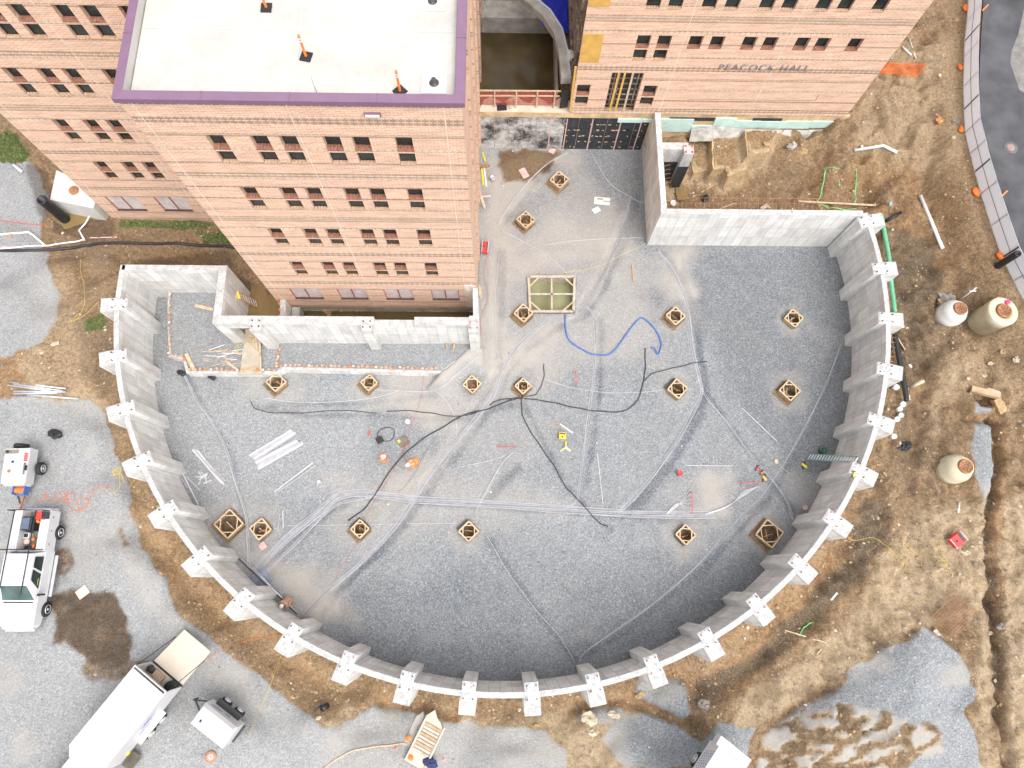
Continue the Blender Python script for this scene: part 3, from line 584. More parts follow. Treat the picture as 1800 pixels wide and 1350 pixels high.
# ------------------------------------------------------------------ brick buildings
def facade(root, x0, y, L, z0, z1, holes, name='wall'):
    """south-facing brick wall: holes = (s0, s1, z0, z1, recess)"""
    b = MB(); ss = sorted({0, L} | {h[0] for h in holes} | {h[1] for h in holes}); zs = sorted({z0, z1} | {h[2] for h in holes} | {h[3] for h in holes})
    def q(pts): b.face([(x0 + s, y + d, z) for s, d, z in pts], MB_, [(s + d, z) for s, d, z in pts])
    for i in range(len(ss) - 1):
        j = 0
        while j < len(zs) - 1:
            def hole(jj):
                cs, cz = (ss[i] + ss[i + 1]) / 2, (zs[jj] + zs[jj + 1]) / 2
                return any(h[0] < cs < h[1] and h[2] < cz < h[3] for h in holes)
            if hole(j): j += 1; continue
            k = j
            while k + 1 < len(zs) - 1 and not hole(k + 1): k += 1
            q([(ss[i], 0, zs[j]), (ss[i + 1], 0, zs[j]), (ss[i + 1], 0, zs[k + 1]), (ss[i], 0, zs[k + 1])]); j = k + 1
    for a, c, za, zb, d in holes:
        q([(a, 0, za), (a, d, za), (a, d, zb), (a, 0, zb)][::-1]); q([(c, 0, za), (c, d, za), (c, d, zb), (c, 0, zb)]); q([(a, 0, zb), (c, 0, zb), (c, d, zb), (a, d, zb)][::-1])
    return b.build(name, root)
def window(root, x0, y, h, kind):
    a, c, za, zb, d = h; w = MB(); g = M_FILM if kind == 'film' else M_GLASS; e = .006
    w.face([(x0 + a, y + d - e, za), (x0 + c, y + d - e, za), (x0 + c, y + d - e, zb), (x0 + a, y + d - e, zb)], g)
    wo = w.build('window', root)
    f = MB(); t = .035; dd = d - .03
    for p in (((a, za), (a + t, zb)), ((c - t, za), (c, zb)), ((a + t, zb - t), (c - t, zb)), ((a + t, za), (c - t, za + t))):
        (u0, v0), (u1, v1) = p; f.box((x0 + (u0 + u1) / 2, y + dd + .008, (v0 + v1) / 2), (u1 - u0, .03, v1 - v0), M_FRAME if kind != 'film' else M_REDD)
    if kind == 'film': f.box((x0 + (a + c) / 2, y + dd + .008, (za + zb) / 2), (.06, .05, zb - za - 2 * t), mk('maroon_mullion', (.28, .10, .09), .6))
    f.build('frame', wo)
    s = MB(); nb = 5 if kind != 'film' else 1; m = {'up': M_SILLR, 'low': M_SILLT, 'film': M_FRAME}[kind]; bw = (c - a) / nb
    for i in range(nb):
        s.box((x0 + a + bw * (i + .5), y + d / 2 - .02, za + .005), (bw - (.014 if nb > 1 else 0), d + .04 - .05, .07), m)
    s.build('sill', wo)
def rows(cols, w, zts, lower=True, upper=True):
    r = []
    for zt in zts:
        for c in cols:
            if upper: r.append(((c, c + w, zt - .90, zt, .27), 'up'))
            if lower: r.append(((c, c + w, zt - 1.88, zt - 1.06, .19), 'low'))
    return r
def joint_lines(root, y, xs, z0, z1):
    for x in xs:
        b = MB(); b.box((x, y - .004, (z0 + z1) / 2), (.035, .008, z1 - z0), M_JOINT); b.build('expansion_joint', root)
def coping(root, poly, z, inner):
    b = MB(); n = len(poly)
    for i in range(n):
        p, q, r, s = poly[i], poly[(i + 1) % n], inner[(i + 1) % n], inner[i]
        b.face([(p[0], p[1], z), (q[0], q[1], z), (r[0], r[1], z + .03), (s[0], s[1], z + .03)], M_PURPLE)
        b.face([(p[0], p[1], z - .22), (q[0], q[1], z - .22), (q[0], q[1], z), (p[0], p[1], z)], M_PURPLE)
        b.face([(q[0], q[1], z - .22), (p[0], p[1], z - .22), (s[0], s[1], z - .22), (r[0], r[1], z - .22)], M_PURPLE)
        b.face([(r[0], r[1], z - .55), (s[0], s[1], z - .55), (s[0], s[1], z + .03), (r[0], r[1], z + .03)], M_ROOF)
        L = hypot(q[0] - p[0], q[1] - p[1]); k = max(1, int(L / 2.8)); dx, dy = (q[0] - p[0]) / L, (q[1] - p[1]) / L
        for j in range(1, k):                                   # standing seams between the coping lengths
            t = j * L / k; b.beam((p[0] + dx * t, p[1] + dy * t, z + .012), (s[0] + dx * t + (p[0] - s[0]) * 0, s[1] + dy * (t - .37) + (0 if abs(dx) > .5 else 0), z + .04) if abs(dy) > .5 else (p[0] + dx * t, s[1], z + .04), .035, .02, M_PURPLE)
    return b.build('coping', root)

ZT = [18.33, 14.58, 10.85, 7.12]
# B1: the tower in front
X1, Y1, W1 = -13.78, 16.6, 12.4
b1 = thing('brick_building', 'orange brick tower with a white roof and purple coping, nearest to the curved wall', 'building', (X1, Y1, 0))
hs = rows([2.32, 4.02, 5.15, 6.84, 7.97, 9.65], .68, ZT) + [((a, c, 1.9, 3.45, .12), 'film') for a, c in ((1.26, 3.03), (4.06, 5.76), (6.84, 8.55), (9.68, 11.35))]
facade(b1, X1, Y1, W1, .55, 20.5, [h for h, k in hs])
for h, k in hs: window(b1, X1, Y1, h, k)
b = MB()
for (p, q) in (((X1 + W1, Y1), (X1 + W1, 45)), ((X1 + W1, 45), (X1, 45)), ((X1, 45), (X1, Y1))):
    L = hypot(q[0] - p[0], q[1] - p[1]); b.face([(p[0], p[1], .55), (q[0], q[1], .55), (q[0], q[1], 20.5), (p[0], p[1], 20.5)], MB_, [(0, .55), (L, .55), (L, 20.5), (0, 20.5)])
for i, yy in enumerate((20.4, 24.6, 28.8, 33, 37.2)): b.prism([(X1 + W1 + .002, yy - .6), (X1 + W1 + .1, yy - .6), (X1 + W1 + .1, yy + .6), (X1 + W1 + .002, yy + .6)], .6, 20.2, MB_)
b.build('side_wall', b1)
b = MB(); b.box((X1 + W1 / 2, 30.82, .17), (W1 - .1, 28.3, .76), M_OLD); b.build('foundation', b1)
b = MB(); b.box((X1 + W1 / 2, 30.8, 20.08), (W1 - .6, 27.8, .1), M_ROOF)
for i in range(1, 6): b.box((X1 + W1 * i / 6, 30.8, 20.14), (.06, 27.6, .012), M_PAD)
for i in range(1, 9): b.box((X1 + W1 / 2, 16.9 + i * 3.05, 20.143), (W1 - .7, .05, .012), M_PAD)
b.box((X1 + W1 / 2 + .0, 16.98, 20.2), (W1 - .7, .12, .15), M_PAD)
b.build('roof', b1)
coping(b1, [(X1 - .1, Y1 - .1), (X1 + W1 + .1, Y1 - .1), (X1 + W1 + .1, 45.1), (X1 - .1, 45.1)], 20.52, [(X1 + .26, Y1 + .26), (X1 + W1 - .26, Y1 + .26), (X1 + W1 - .26, 44.7), (X1 + .26, 44.7)])
joint_lines(b1, Y1, [X1 + .42, X1 + 5.98, X1 + 11.72], .6, 20.3)
b = MB(); b.box((X1 + 9.05, Y1 - .05, 19.75), (.62, .10, .17), M_PURPLE); b.box((X1 + 9.05, Y1 - .11, 19.75), (.54, .03, .12), M_WPLAS); b.build('wall_light', b1)
for (x, y) in ((-2.62, 21.35), (-2.45, 17.65)):
    b = MB(); b.box((x, y, 20.15), (.92, .92, .03), M_PAD); b.lathe((x, y, 20.16), [(.19, 0), (.17, .02), (.10, .035), (.085, .22), (.06, .24), (.03, .2)], M_DARKM, 16); b.build('roof_vent', b1)
b = MB(); x, y = P(822, 512, 2.6); b.box((X1 + W1 - .34, Y1 - .02, 2.5), (.64, .04, 3.4), mk('white_mortar_patch', (.66, .58, .52), .9, .2, 3)); b.box((X1 + W1 - .34, Y1 - .045, 2.3), (.34, .03, 2.6), MB_); b.build('mortar_patch', b1)

# B0: the block behind on the left
X0, Y0, W0 = -25.2, 22.62, 24.0
b0 = thing('brick_building', 'orange brick block set back behind the purple-edged tower at the left', 'building', (X0, Y0, 0))
hs = rows([2.23, 3.78, 4.95, 6.77, 7.90, 9.48], .68, [z + .05 for z in ZT]) + [((a, c, 1.75, 3.42, .12), 'film') for a, c in ((.88, 2.78), (3.85, 5.68), (6.8, 8.6))]
facade(b0, X0, Y0, 12.2, .3, 22, [h for h, k in hs])
for h, k in hs: window(b0, X0, Y0, h, k)
b = MB(); b.face([(X0, 45, .3), (X0, Y0, .3), (X0, Y0, 22), (X0, 45, 22)], MB_, [(0, .3), (22, .3), (22, 22), (0, 22)]); b.face([(X0 + 12.2, Y0, .3), (X0 + 12.2, 45, .3), (X0 + 12.2, 45, 22), (X0 + 12.2, Y0, 22)], MB_, [(0, .3), (22, .3), (22, 22), (0, 22)]); b.build('side_wall', b0)
b = MB(); b.box((X0 + 6.1, 33.9, 21.9), (12.1, 22, .12), M_ROOF); b.build('roof', b0)
coping(b0, [(X0 - .1, Y0 - .1), (X0 + 12.3, Y0 - .1), (X0 + 12.3, 45), (X0 - .1, 45)], 22.05, [(X0 + .3, Y0 + .3), (X0 + 11.9, Y0 + .3), (X0 + 11.9, 44.7), (X0 + .3, 44.7)])
joint_lines(b0, Y0, [X0 + .5, X0 + 6.1], .6, 21.6)

# B2: the building on the right with the lettering
X2, Y2, W2 = 4.48, 28.6, 17.72
b2 = thing('brick_building', 'orange brick building with metal lettering on its front, right of the passage', 'building', (X2, Y2, 4))
ZT2 = [z - .22 for z in ZT]
c6 = [4.18, 5.92, 7.11, 8.9, 10.06, 11.84, 12.98, 14.8]
hs = rows([3.03] + c6, .74, [ZT2[0], ZT2[1]]) + rows([3.03, 4.18], .74, [ZT2[2]]) + [(h, k) for h, k in rows(c6[1:], .74, [ZT2[2]], lower=False)] + rows([.15, 4.2], .80, [6.62])
hs += [((2.08, 3.95, 4.35, 7.7, .35), 'open')]
facade(b2, X2, Y2, W2, 4.0, 22, [h for h, k in hs])
for h, k in hs:
    if k != 'open': window(b2, X2, Y2, h, k)
b = MB()
b.face([(X2 + W2, Y2, 4), (X2 + W2, 50, 4), (X2 + W2, 50, 22), (X2 + W2, Y2, 22)], MB_, [(0, 4), (21, 4), (21, 22), (0, 22)])
b.build('side_wall', b2)
M_TORN = mk('torn_masonry', (.20, .155, .12), .95, .6, 2.2, fvar=.5, fine=9, bump=1.0)
b = MB()                                                             # demolished west end: broken masonry left standing
for j in range(26):
    z = 4 + j * .7; b.box((X2 + .55 + .12 * sin(j * 2.1), Y2 + 5.65, z + .33), (1.1 + .22 * sin(j * 1.3), 10.2 + .5 * sin(j * 3.7), .64), M_TORN)
b.build('torn_end_wall', b2)
b = MB(); b.box((X2 + 8.9, 39.5, 21.9), (W2 - .2, 21, .12), M_ROOF); b.build('roof', b2)
b = MB(); o_ = (2.08, 3.95)                                          # opened wall panel with studs
b.box((X2 + 3.015, Y2 + .33, 6.02), (1.85, .02, 3.32), M_MEMB)
for i in range(7): b.box((X2 + 3.015, Y2 + .29, 4.5 + i * .48), (1.83, .06, .07), M_TORN)
for s, m in ((2.35, M_TORN), (2.62, M_TORN), (3.4, M_TORN), (3.75, M_TORN)): b.box((X2 + s, Y2 + .26, 6.02), (.09, .05, 3.2), m)
b.build('open_wall_cavity', b2)
for s, m, dx in ((2.42, M_PLY, .05), (2.78, M_PLY, .05), (3.3, M_WOODL, 0)):
    b = MB(); b.beam((X2 + s + dx, Y2 - .02, 7.68), (X2 + s, Y2 - .10, 4.38), .12, .05, m, up=(0, 1, 0)); b.build('vertical_stud', b2)
for z0, z1 in ((8.53, 10.7), (12.6, 15.0)):
    b = MB(); b.box((X2 + .60, Y2 - .02, (z0 + z1) / 2), (1.12, .03, z1 - z0), M_PLY); b.build('plywood_patch', b2)
joint_lines(b2, Y2, [X2 + 5.62, X2 + 11.35], 4.1, 21.8)
b = MB()
for dx, dz, w, hh in ((15.05, 5.75, .025, .6), (11.0, 5.45, 7.9, .02)): b.box((X2 + dx, Y2 - .004, dz), (w, .008, hh), M_FRAME)
b.build('access_panel_seam', b2)
# lettering
def letters(txt, size, mat, parent, loc, rot, name='lettering', ext=.03, sx=1.0):
    cu = bpy.data.curves.new(name, 'FONT'); cu.body = txt; cu.size = size; cu.extrude = ext; cu.space_character = 1.2; cu.offset = -.012
    o = bpy.data.objects.new(name, cu); COL.objects.link(o); bpy.context.view_layer.update()
    me = bpy.data.meshes.new_from_object(o.evaluated_get(bpy.context.evaluated_depsgraph_get())); bpy.data.objects.remove(o); bpy.data.curves.remove(cu)
    xs = [v.co.x for v in me.vertices]
    o = bpy.data.objects.new(name, me); COL.objects.link(o); me.materials.clear(); me.materials.append(mat)
    if parent is not None: o.parent = parent
    o.location = loc; o.rotation_euler = rot; w = max(xs) - min(xs); o.scale = (sx / w, 1, 1) if sx != 1.0 else (1, 1, 1)
    return o
letters('PEACOCK HALL', .66, M_LETTER, b2, (8.15, -.05, 4.12), (R(90), 0, 0), sx=5.25)
# foundation under B2: waterproofing panels, parging and insulation
fd = MB(); z0 = -.3
fd.box((10.45, Y2 + .32, 1.75), (24.1, .5, 4.3), M_TANP)
fd.build('foundation', b2)
t_ = NT('plaster_stained_membrane'); t_.base(t_.mix(t_.mapr(t_.noise(.55, 7, rough=.75), .42, .56, 0, 1), (.045, .047, .05), t_.mix(t_.mapr(t_.noise(3, 5), .35, .65, 0, 1), (.62, .61, .59), (.40, .385, .36)))); t_.rough(.85); M_STAIN = t_.m
b = MB(); wx = -1.3
rd = random.Random(5)
for i in range(12):
    for j in range(3):
        w = .92; x = wx + i * w; m = M_MEMB if i > 5 else M_STAIN
        b.box((x + w / 2, Y2 + .055, .62 + j * 1.12), (w - .03, .03, 1.09), m)
b.build('waterproofing_panels', b2)
b = MB()
for s in (4.35, 6.0, 7.85, 9.2, 3.3): b.box((s, Y2 + .033, 1.7), (.07, .02, 3.3), M_PINK)
b.build('sealant_strip', b2)
b = MB()
for k in range(70):
    x = rd.uniform(3.4, 9.6); z = rd.choice((.35, .95, 1.55, 2.2, 2.8)) + rd.uniform(-.05, .05); b.box((x, Y2 + .03, z), (rd.uniform(.05, .18), .02, rd.uniform(.03, .08)), M_TANP)
tag(b.build('mortar_spots', b2), kind='stuff')
b = MB()
for (a, z, w, h) in ((10.15, 2.55, 2.4, 1.3), (12.55, 2.45, 2.2, .75), (13.9, 3.1, 1.4, .9), (15.3, 3.0, 1.6, .75), (16.9, 3.0, 1.6, .72), (18.5, 3.05, 1.8, .72), (20.3, 3.15, 1.75, .65), (7.6, 3.45, 1.6, .35), (9.2, 3.5, .7, .3)):
    b.box((a + w / 2, Y2 + .02, z + h / 2 - .35), (w - .015, .08, h), M_CYAN)
b.build('insulation_board', b2)
b = MB()
for (x, z, w, h) in ((12.4, 3.45, 2.9, .3), (17.3, 3.5, 1.9, .25)):
    b = MB(); b.box((x, Y2 + .052, z), (w, .04, h), M_MEMB); b.build('tar_patch', b2)
b = MB()                                                             # grey tarp hanging at the foot of the insulation
pts = [(12.6, 2.6, 0), (14.2, 2.95, .1), (16.0, 2.7, .25), (18.0, 2.65, .3), (20.0, 2.6, .25), (22.2, 2.8, .1)]
for (xa, za, da), (xb, zb, db) in zip(pts, pts[1:]):
    b.add([(xa, Y2 - .06, za), (xb, Y2 - .06, zb), (xb, Y2 - .55 - db, zb - .75), (xa, Y2 - .55 - da, za - .75)], [(3, 2, 1, 0)], M_TARP)
o = b.build('tarp'); tag(o, 'long grey tarp hanging below the pale green boards at the foot of the lettered building', 'tarp')
o.modifiers.new('s', 'SUBSURF').subdivision_type = 'SIMPLE'; o.modifiers['s'].levels = 4; o.modifiers['s'].render_levels = 4
tx = bpy.data.textures.new('folds', 'CLOUDS'); tx.noise_scale = .5; dm = o.modifiers.new('d', 'DISPLACE'); dm.texture = tx; dm.strength = .22; dm.mid_level = .5; so_ = o.modifiers.new('t', 'SOLIDIFY'); so_.thickness = .02

# ------------------------------------------------------------------ concrete walls
def pol(r, a): return (CC[0] + r * cos(R(a)), CC[1] + r * sin(R(a)))
WZ = 4.1
cw = thing('retaining_wall', 'long curved cast concrete wall with outward buttresses round the gravel pit', 'wall', (CC[0], CC[1], 0))
b = MB(); a0, a1 = TH0 - 6.3, 12.2; ns = 190
for i in range(ns):
    ta, tb = a0 + (a1 - a0) * i / ns, a0 + (a1 - a0) * (i + 1) / ns; pi_, qi, po, qo = pol(RI, ta), pol(RI, tb), pol(RO, ta), pol(RO, tb)
    s0, s1 = R(ta) * RI, R(tb) * RI
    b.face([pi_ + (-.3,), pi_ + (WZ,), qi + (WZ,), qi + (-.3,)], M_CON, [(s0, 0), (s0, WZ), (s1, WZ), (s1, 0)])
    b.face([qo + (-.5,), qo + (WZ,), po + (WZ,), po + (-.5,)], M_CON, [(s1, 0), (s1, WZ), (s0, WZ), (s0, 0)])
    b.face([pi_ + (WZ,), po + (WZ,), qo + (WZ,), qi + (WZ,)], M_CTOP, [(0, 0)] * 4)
b.build('wall_panel', cw)
rd = random.Random(3)
for k in range(24):
    a = TH0 + THS * k; ca, sa = cos(R(a)), sin(R(a))
    def L(r, t): return (CC[0] + r * ca - t * sa, CC[1] + r * sa + t * ca)
    b = MB(); zt = WZ + .02 + rd.uniform(-.02, .04)
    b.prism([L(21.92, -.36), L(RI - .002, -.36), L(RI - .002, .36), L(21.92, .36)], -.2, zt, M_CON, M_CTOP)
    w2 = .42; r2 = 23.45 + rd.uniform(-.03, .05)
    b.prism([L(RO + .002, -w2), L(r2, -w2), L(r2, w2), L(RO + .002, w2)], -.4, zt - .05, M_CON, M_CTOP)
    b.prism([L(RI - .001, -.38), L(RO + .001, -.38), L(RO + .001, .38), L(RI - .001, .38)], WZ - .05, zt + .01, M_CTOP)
    po = b.build('buttress', cw, bevel=.012)
    b = MB()                                                        # bush-hammered bearing seat on top
    n = 13; vs = [];
    for i in range(n):
        for j in range(n):
            u, v = i / (n - 1) - .5, j / (n - 1) - .5; e = max(abs(u), abs(v)) * 2
            x, y = L(22.42 + u * .92, v * .68); vs.append((x, y, zt + .012 + (.075 * (1 - e ** 6)) * rd.uniform(.25, 1)))
    b.add(vs, [(i * n + j, (i + 1) * n + j, (i + 1) * n + j + 1, i * n + j + 1) for i in range(n - 1) for j in range(n - 1)], M_ROUGH)
    b.build('bearing_seat', po)
    b = MB()
    for (dr, dt) in ((-.33, -.24), (-.33, .24), (.3, -.24), (.3, .24)):
        x, y = L(22.42 + dr, dt); b.cyl((x, y, zt), (x, y, zt + .16), .035, M_RED if k in (8, 13, 14, 15, 16, 17) and rd.random() < .6 else M_DARKM, 8)
    b.build('anchor_bolt', po)
def wall_run(root, pts, th, z0, z1, name='wall_panel', top=M_CTOP):
    """straight wall panels, pts are centre line points"""
    for (p, q) in zip(pts, pts[1:]):
        d = Vector((q[0] - p[0], q[1] - p[1])); Ln = d.length; d /= Ln; n = Vector((-d.y, d.x)) * th / 2
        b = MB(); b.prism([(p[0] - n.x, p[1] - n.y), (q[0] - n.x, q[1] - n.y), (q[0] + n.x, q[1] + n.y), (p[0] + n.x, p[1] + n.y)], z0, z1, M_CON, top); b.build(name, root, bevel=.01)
aw = thing('retaining_wall', 'cast concrete wall with a square corner below the lettered building', 'wall', (9.95, 21.55, 0))
wall_run(aw, [(9.98, 28.5), (9.98, 21.78)], .34, -.3, 4.28, top=M_ROUGH)
wall_run(aw, [(9.81, 21.6), (22.28, 21.6)], .36, -.3, 4.12)
b = MB(); b.box((11.55 - .6, 26.1, 2.3), (1.7, .5, 3.9), M_CTOP); b.box((11.75, 25.75, 2.35), (.62, .62, 4.1), M_CTOP); b.build('buttress', aw, bevel=.015)
b = MB(); b.box((10.9, 25.83, 1.45), (1.05, .03, 2.9), M_MEMB); b.box((11.75, 25.42, 1.5), (.66, .03, 3.0), M_MEMB); b.box((10.17, 24.2, 1.6), (.03, 2.6, 3.2), M_MEMB); b.build('waterproofing_panels', aw)
b = MB()
for q in range(4): b.box((11.75 + (-.2, .2)[q % 2], 25.75 + (-.2, .2)[q // 2], 4.44), (.09, .09, .08), M_RED)
b.build('anchor_bolt', aw)
def dowels(root, pts, z, n, ln, d, name='starter_bar', tilt=.9):
    """thin reinforcement bars left sticking out of the back of a wall, joined by long bars"""
    for k in range(n):
        t = k / max(1, n - 1) * (len(pts) - 1); i = min(int(t), len(pts) - 2); f = t - i
        x = pts[i][0] * (1 - f) + pts[i + 1][0] * f; y = pts[i][1] * (1 - f) + pts[i + 1][1] * f; dx, dy = (d[0], d[1]) if not callable(d) else d(x, y)
        b = MB(); b.tube([(x, y, z), (x + dx * ln * .5, y + dy * ln * .5, z + .03), (x + dx * ln, y + dy * ln, z - .02)], .011, M_RUSTL, 4); b.build(name, root)
dowels(aw, [(10.6, 21.78), (19.8, 21.78)], 3.9, 34, .9, (0.12, 1))
for zz in (0, .45):
    b = MB(); b.tube([(10.4, 22.3 + zz * .8, 3.9), (20, 22.35 + zz * .8, 3.88)], .012, M_RUSTL, 4); b.build('long_bar', aw)
dowels(aw, [(10.15, 22.2), (10.15, 28.0)], 3.7, 20, .55, (1, 0.3))
for A0, A1 in ((-1, 6), (-13, -7), (-175, -170), (-166, -161), (-69, -65), (-61, -57)):
    dowels(cw, [pol(RO + .01, A0 + (A1 - A0) * i / 6) for i in range(7)], 3.5, 9, .6, lambda x, y: ((x - CC[0]) / RO, (y - CC[1]) / RO))

ww = thing('retaining_wall', 'stepped cast concrete wall with a doorway, in front of the brick tower', 'wall', (-8.9, 14.4, 0))
wall_run(ww, [(-22.1, 17.6), (-16.0, 17.6)], .32, -.3, WZ)
wall_run(ww, [(-16.24, 17.43), (-16.24, 14.62)], .44, -.3, WZ - .01)
b = MB()                                                             # south wall with a doorway, a notch and pilasters
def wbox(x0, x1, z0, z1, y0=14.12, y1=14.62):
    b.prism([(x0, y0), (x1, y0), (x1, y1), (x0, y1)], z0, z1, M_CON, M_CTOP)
wbox(-16.46, -15.75, -.3, WZ); wbox(-15.75, -14.25, 3.35, WZ); wbox(-14.25, -7.25, -.3, WZ); wbox(-7.25, -4.9, -.3, 3.6); wbox(-4.9, -1.75, -.3, WZ, 14.14)
b.build('wall_panel', ww, bevel=.01)
for x, w, pz in ((-13.98, .66, WZ + .02), (-7.62, .62, WZ + .02), (-1.47, .6, WZ + .03)):
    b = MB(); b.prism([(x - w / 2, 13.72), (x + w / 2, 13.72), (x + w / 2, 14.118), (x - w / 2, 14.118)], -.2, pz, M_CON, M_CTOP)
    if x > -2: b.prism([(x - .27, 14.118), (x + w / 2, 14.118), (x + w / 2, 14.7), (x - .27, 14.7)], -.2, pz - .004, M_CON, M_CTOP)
    o = b.build('buttress', ww, bevel=.012)
    bb = MB(); rd2 = random.Random(8)
    for q in range(4): bb.cyl((x + (-.2, .2)[q % 2], 13.95 + (0, .35)[q // 2], pz), (x + (-.2, .2)[q % 2], 13.95 + (0, .35)[q // 2], pz + .13), .035, M_RED if x > -2 else M_DARKM, 8)
    bb.build('anchor_bolt', o)
wall_run(ww, [(-1.36, 14.72), (-1.42, 16.52)], .3, -.3, 4.0)
wall_run(ww, [(-13.3, 16.55), (-13.12, 14.68)], .34, -.3, 1.9)
b = MB(); b.box((-12.75, 15.6, .45), (.5, 1.7, .9), M_OLD); b.build('step', ww)
for q in range(6):
    b = MB(); x, y, z = -13.52 + q * .06, 16.6 - q * .38, 1.95; b.lathe((x, y, 1.85), [(.02, 0), (.02, .12), (.07, .13), (.07, .17), (.03, .2), (0, .21)], M_ORANGE, 8); b.build('rebar_cap', ww)

# terrace slab inside the wall
tr = thing('gravel_terrace', 'raised gravel bed with a concrete edge along the doorway wall', 'terrace', (-15, 13.5, 0))
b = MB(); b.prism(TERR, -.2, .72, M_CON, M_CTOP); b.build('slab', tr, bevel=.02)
cxm, cym = sum(p[0] for p in TERR) / len(TERR), sum(p[1] for p in TERR) / len(TERR)
edge = []
for i, p in enumerate(TERR):
    a_, c_ = Vector(TERR[i - 1]), Vector(TERR[(i + 1) % len(TERR)]); v = Vector(p); d1 = (v - a_).normalized(); d2 = (c_ - v).normalized(); nn = Vector((-(d1 + d2).y, (d1 + d2).x)); nn = nn.normalized() * (.17 / max(.5, abs(nn.normalized().dot(Vector((-d2.y, d2.x)))))); edge.append((v.x - nn.x, v.y - nn.y))
edge = [((-20.76 if p[0] < -20.9 else p[0], p[1]) if p[1] > 13.9 else e) for p, e in zip(TERR, edge)]
me_ = bpy.data.meshes.new('gravel_fill'); me_.from_pydata([(x + 15, y - 13.5, .745) for x, y in edge], [], [tuple(range(len(edge)))]); me_.materials.append(MG)
for nm_, cv in (('zoneA', (0, .2, .38, 1)), ('zoneB', (0, 0, 0, 1))):
    at_ = me_.attributes.new(nm_, 'FLOAT_COLOR', 'POINT'); at_.data.foreach_set('color', np.array(cv * len(edge), dtype=np.float32))
o = bpy.data.objects.new('gravel_fill', me_); COL.objects.link(o); o.parent = tr
caps = []
for (xa, ya, xb, yb, n) in ((-20.62, 17.2, -20.2, 13.35, 11), (-20.1, 13.15, -19.4, 13.1, 3), (-19.2, 12.9, -19.0, 12.45, 2), (-18.8, 12.3, -13.7, 12.28, 17), (-13.55, 13.6, -13.6, 12.5, 6), (-13.3, 12.6, -3.9, 12.42, 35)):
    for i in range(n): t = i / max(1, n - 1); caps.append((xa + (xb - xa) * t + rng.normal() * .03, ya + (yb - ya) * t + rng.normal() * .03))
M_CAPW = mk('faded_rebar_cap', (.70, .50, .42), .6)
M_CAPO = mk('sunbleached_cap', (.72, .32, .17), .6)
for i, (x, y) in enumerate(caps):
    b = MB(); m = (M_CAPW, M_CAPO, M_CAPO, M_ORANGE, M_CAPO)[(i * 7) % 5]
    b.cyl((x, y, .72), (x, y, 1.02), .012, M_RUST, 6); b.lathe((x, y, 1.0), [(.03, 0), (.035, .04), (.08, .05), (.08, .08), (.05, .10), (0, .11)], m, 10); b.build('capped_dowel', tr)

# ------------------------------------------------------------------ passage and courtyard between the buildings
cy_ = thing('basement_wall', 'low grey concrete wall closing the flooded yard between the brick buildings', 'wall', (1, 36.6, 2))
b = MB(); b.prism([(-1.3, 36.5), (4.0, 36.5), (4.0, 37.0), (-1.3, 37.0)], 1, 3.35, M_OLD, M_OLD); b.build('wall_panel', cy_)
b = MB(); b.box((1.35, 37.5, 3.05), (5.3, 1.0, .5), M_OLD); b.build('ledge', cy_)
sh = thing('metal_sheeting', 'white corrugated sheeting with brown streaks above the flooded yard', 'sheeting', (1.5, 38, 3.3))
b = MB()
for i in range(34):
    m = mk('streaked_sheet', (.52, .40, .25), .7, .2) if (i // 3) % 3 == 1 or i % 11 == 5 else mk('clean_sheet', (.60, .62, .64), .6, .1); b.box((-.75 + i * .15, 38.05 + (.02 if i % 2 else 0), 5.0), (.149, .06, 3.2), m)
b.build('panel', sh)
b = MB(); b.box((-1.0, 38.0, 4.6), (.12, .3, 3.6), M_CHROME); b.build('post', sh)
b = MB(); b.box((-1.22, 37.4, 4.4), (.16, .5, 3.2), M_CTOP); b.build('post', sh)
ar = thing('curved_beam', 'grey curved concrete beam sweeping over the yard beside the blue tarp', 'beam', (3, 34, 5))
b = MB(); ap = [(1.2, 36.2), (1.79, 35.4), (2.86, 34.32), (3.6, 32.9), (3.92, 31.2), (4.02, 29.5)]; ap = [(x, y, 5.9) for x, y in ap]
for p, q in zip(ap, ap[1:]): b.beam(p, (q[0] + (q[0] - p[0]) * .03, q[1] + (q[1] - p[1]) * .03, 5.88), .62, .5, M_OLD)
b.build('beam_body', ar)
b = MB()
for p, q in zip(ap, ap[1:]): b.beam((p[0] + .22, p[1] + .16, 6.18), (q[0] + .22, q[1] + .16, 6.18), .12, .12, M_CHROME)
b.build('steel_rail', ar)
b = MB(); rd = random.Random(4); nn = 14
vs = [(2.6 + i * .14 + .05 * sin(j), 33.9 + j * .3, 5.5 + .12 * rd.random() - .05 * i) for j in range(nn) for i in range(nn)]
b.add(vs, [(j * nn + i, j * nn + i + 1, (j + 1) * nn + i + 1, (j + 1) * nn + i) for j in range(nn - 1) for i in range(nn - 1)], M_TARPB, True)
o = b.build('blue_tarp'); tag(o, 'bright blue tarp beyond the curved concrete beam', 'tarp'); o.modifiers.new('t', 'SOLIDIFY').thickness = .02
bw = thing('low_brick_wall', 'dark brick and grey wall strip along the flooded yard below the curved beam', 'wall', (3.95, 32.5, 2))
b = MB(); b.prism([(3.62, 30.3), (3.78, 30.3), (3.78, 36.5), (3.62, 36.5)], 1, 3.3, M_OLD, M_OLD); b.build('coping', bw)
b = MB(); b.prism([(3.79, 31.5), (4.42, 31.5), (4.42, 36.5), (3.79, 36.5)], 1, 3.0, MB_, mk('dark_brick', (.20, .10, .07), .9, .25, 5)); b.build('wall_panel', bw)
flat('water', [(-1.4, 29.6), (3.65, 29.6), (3.65, 36.55), (-1.4, 36.55)], 2.0, M_WATERD)
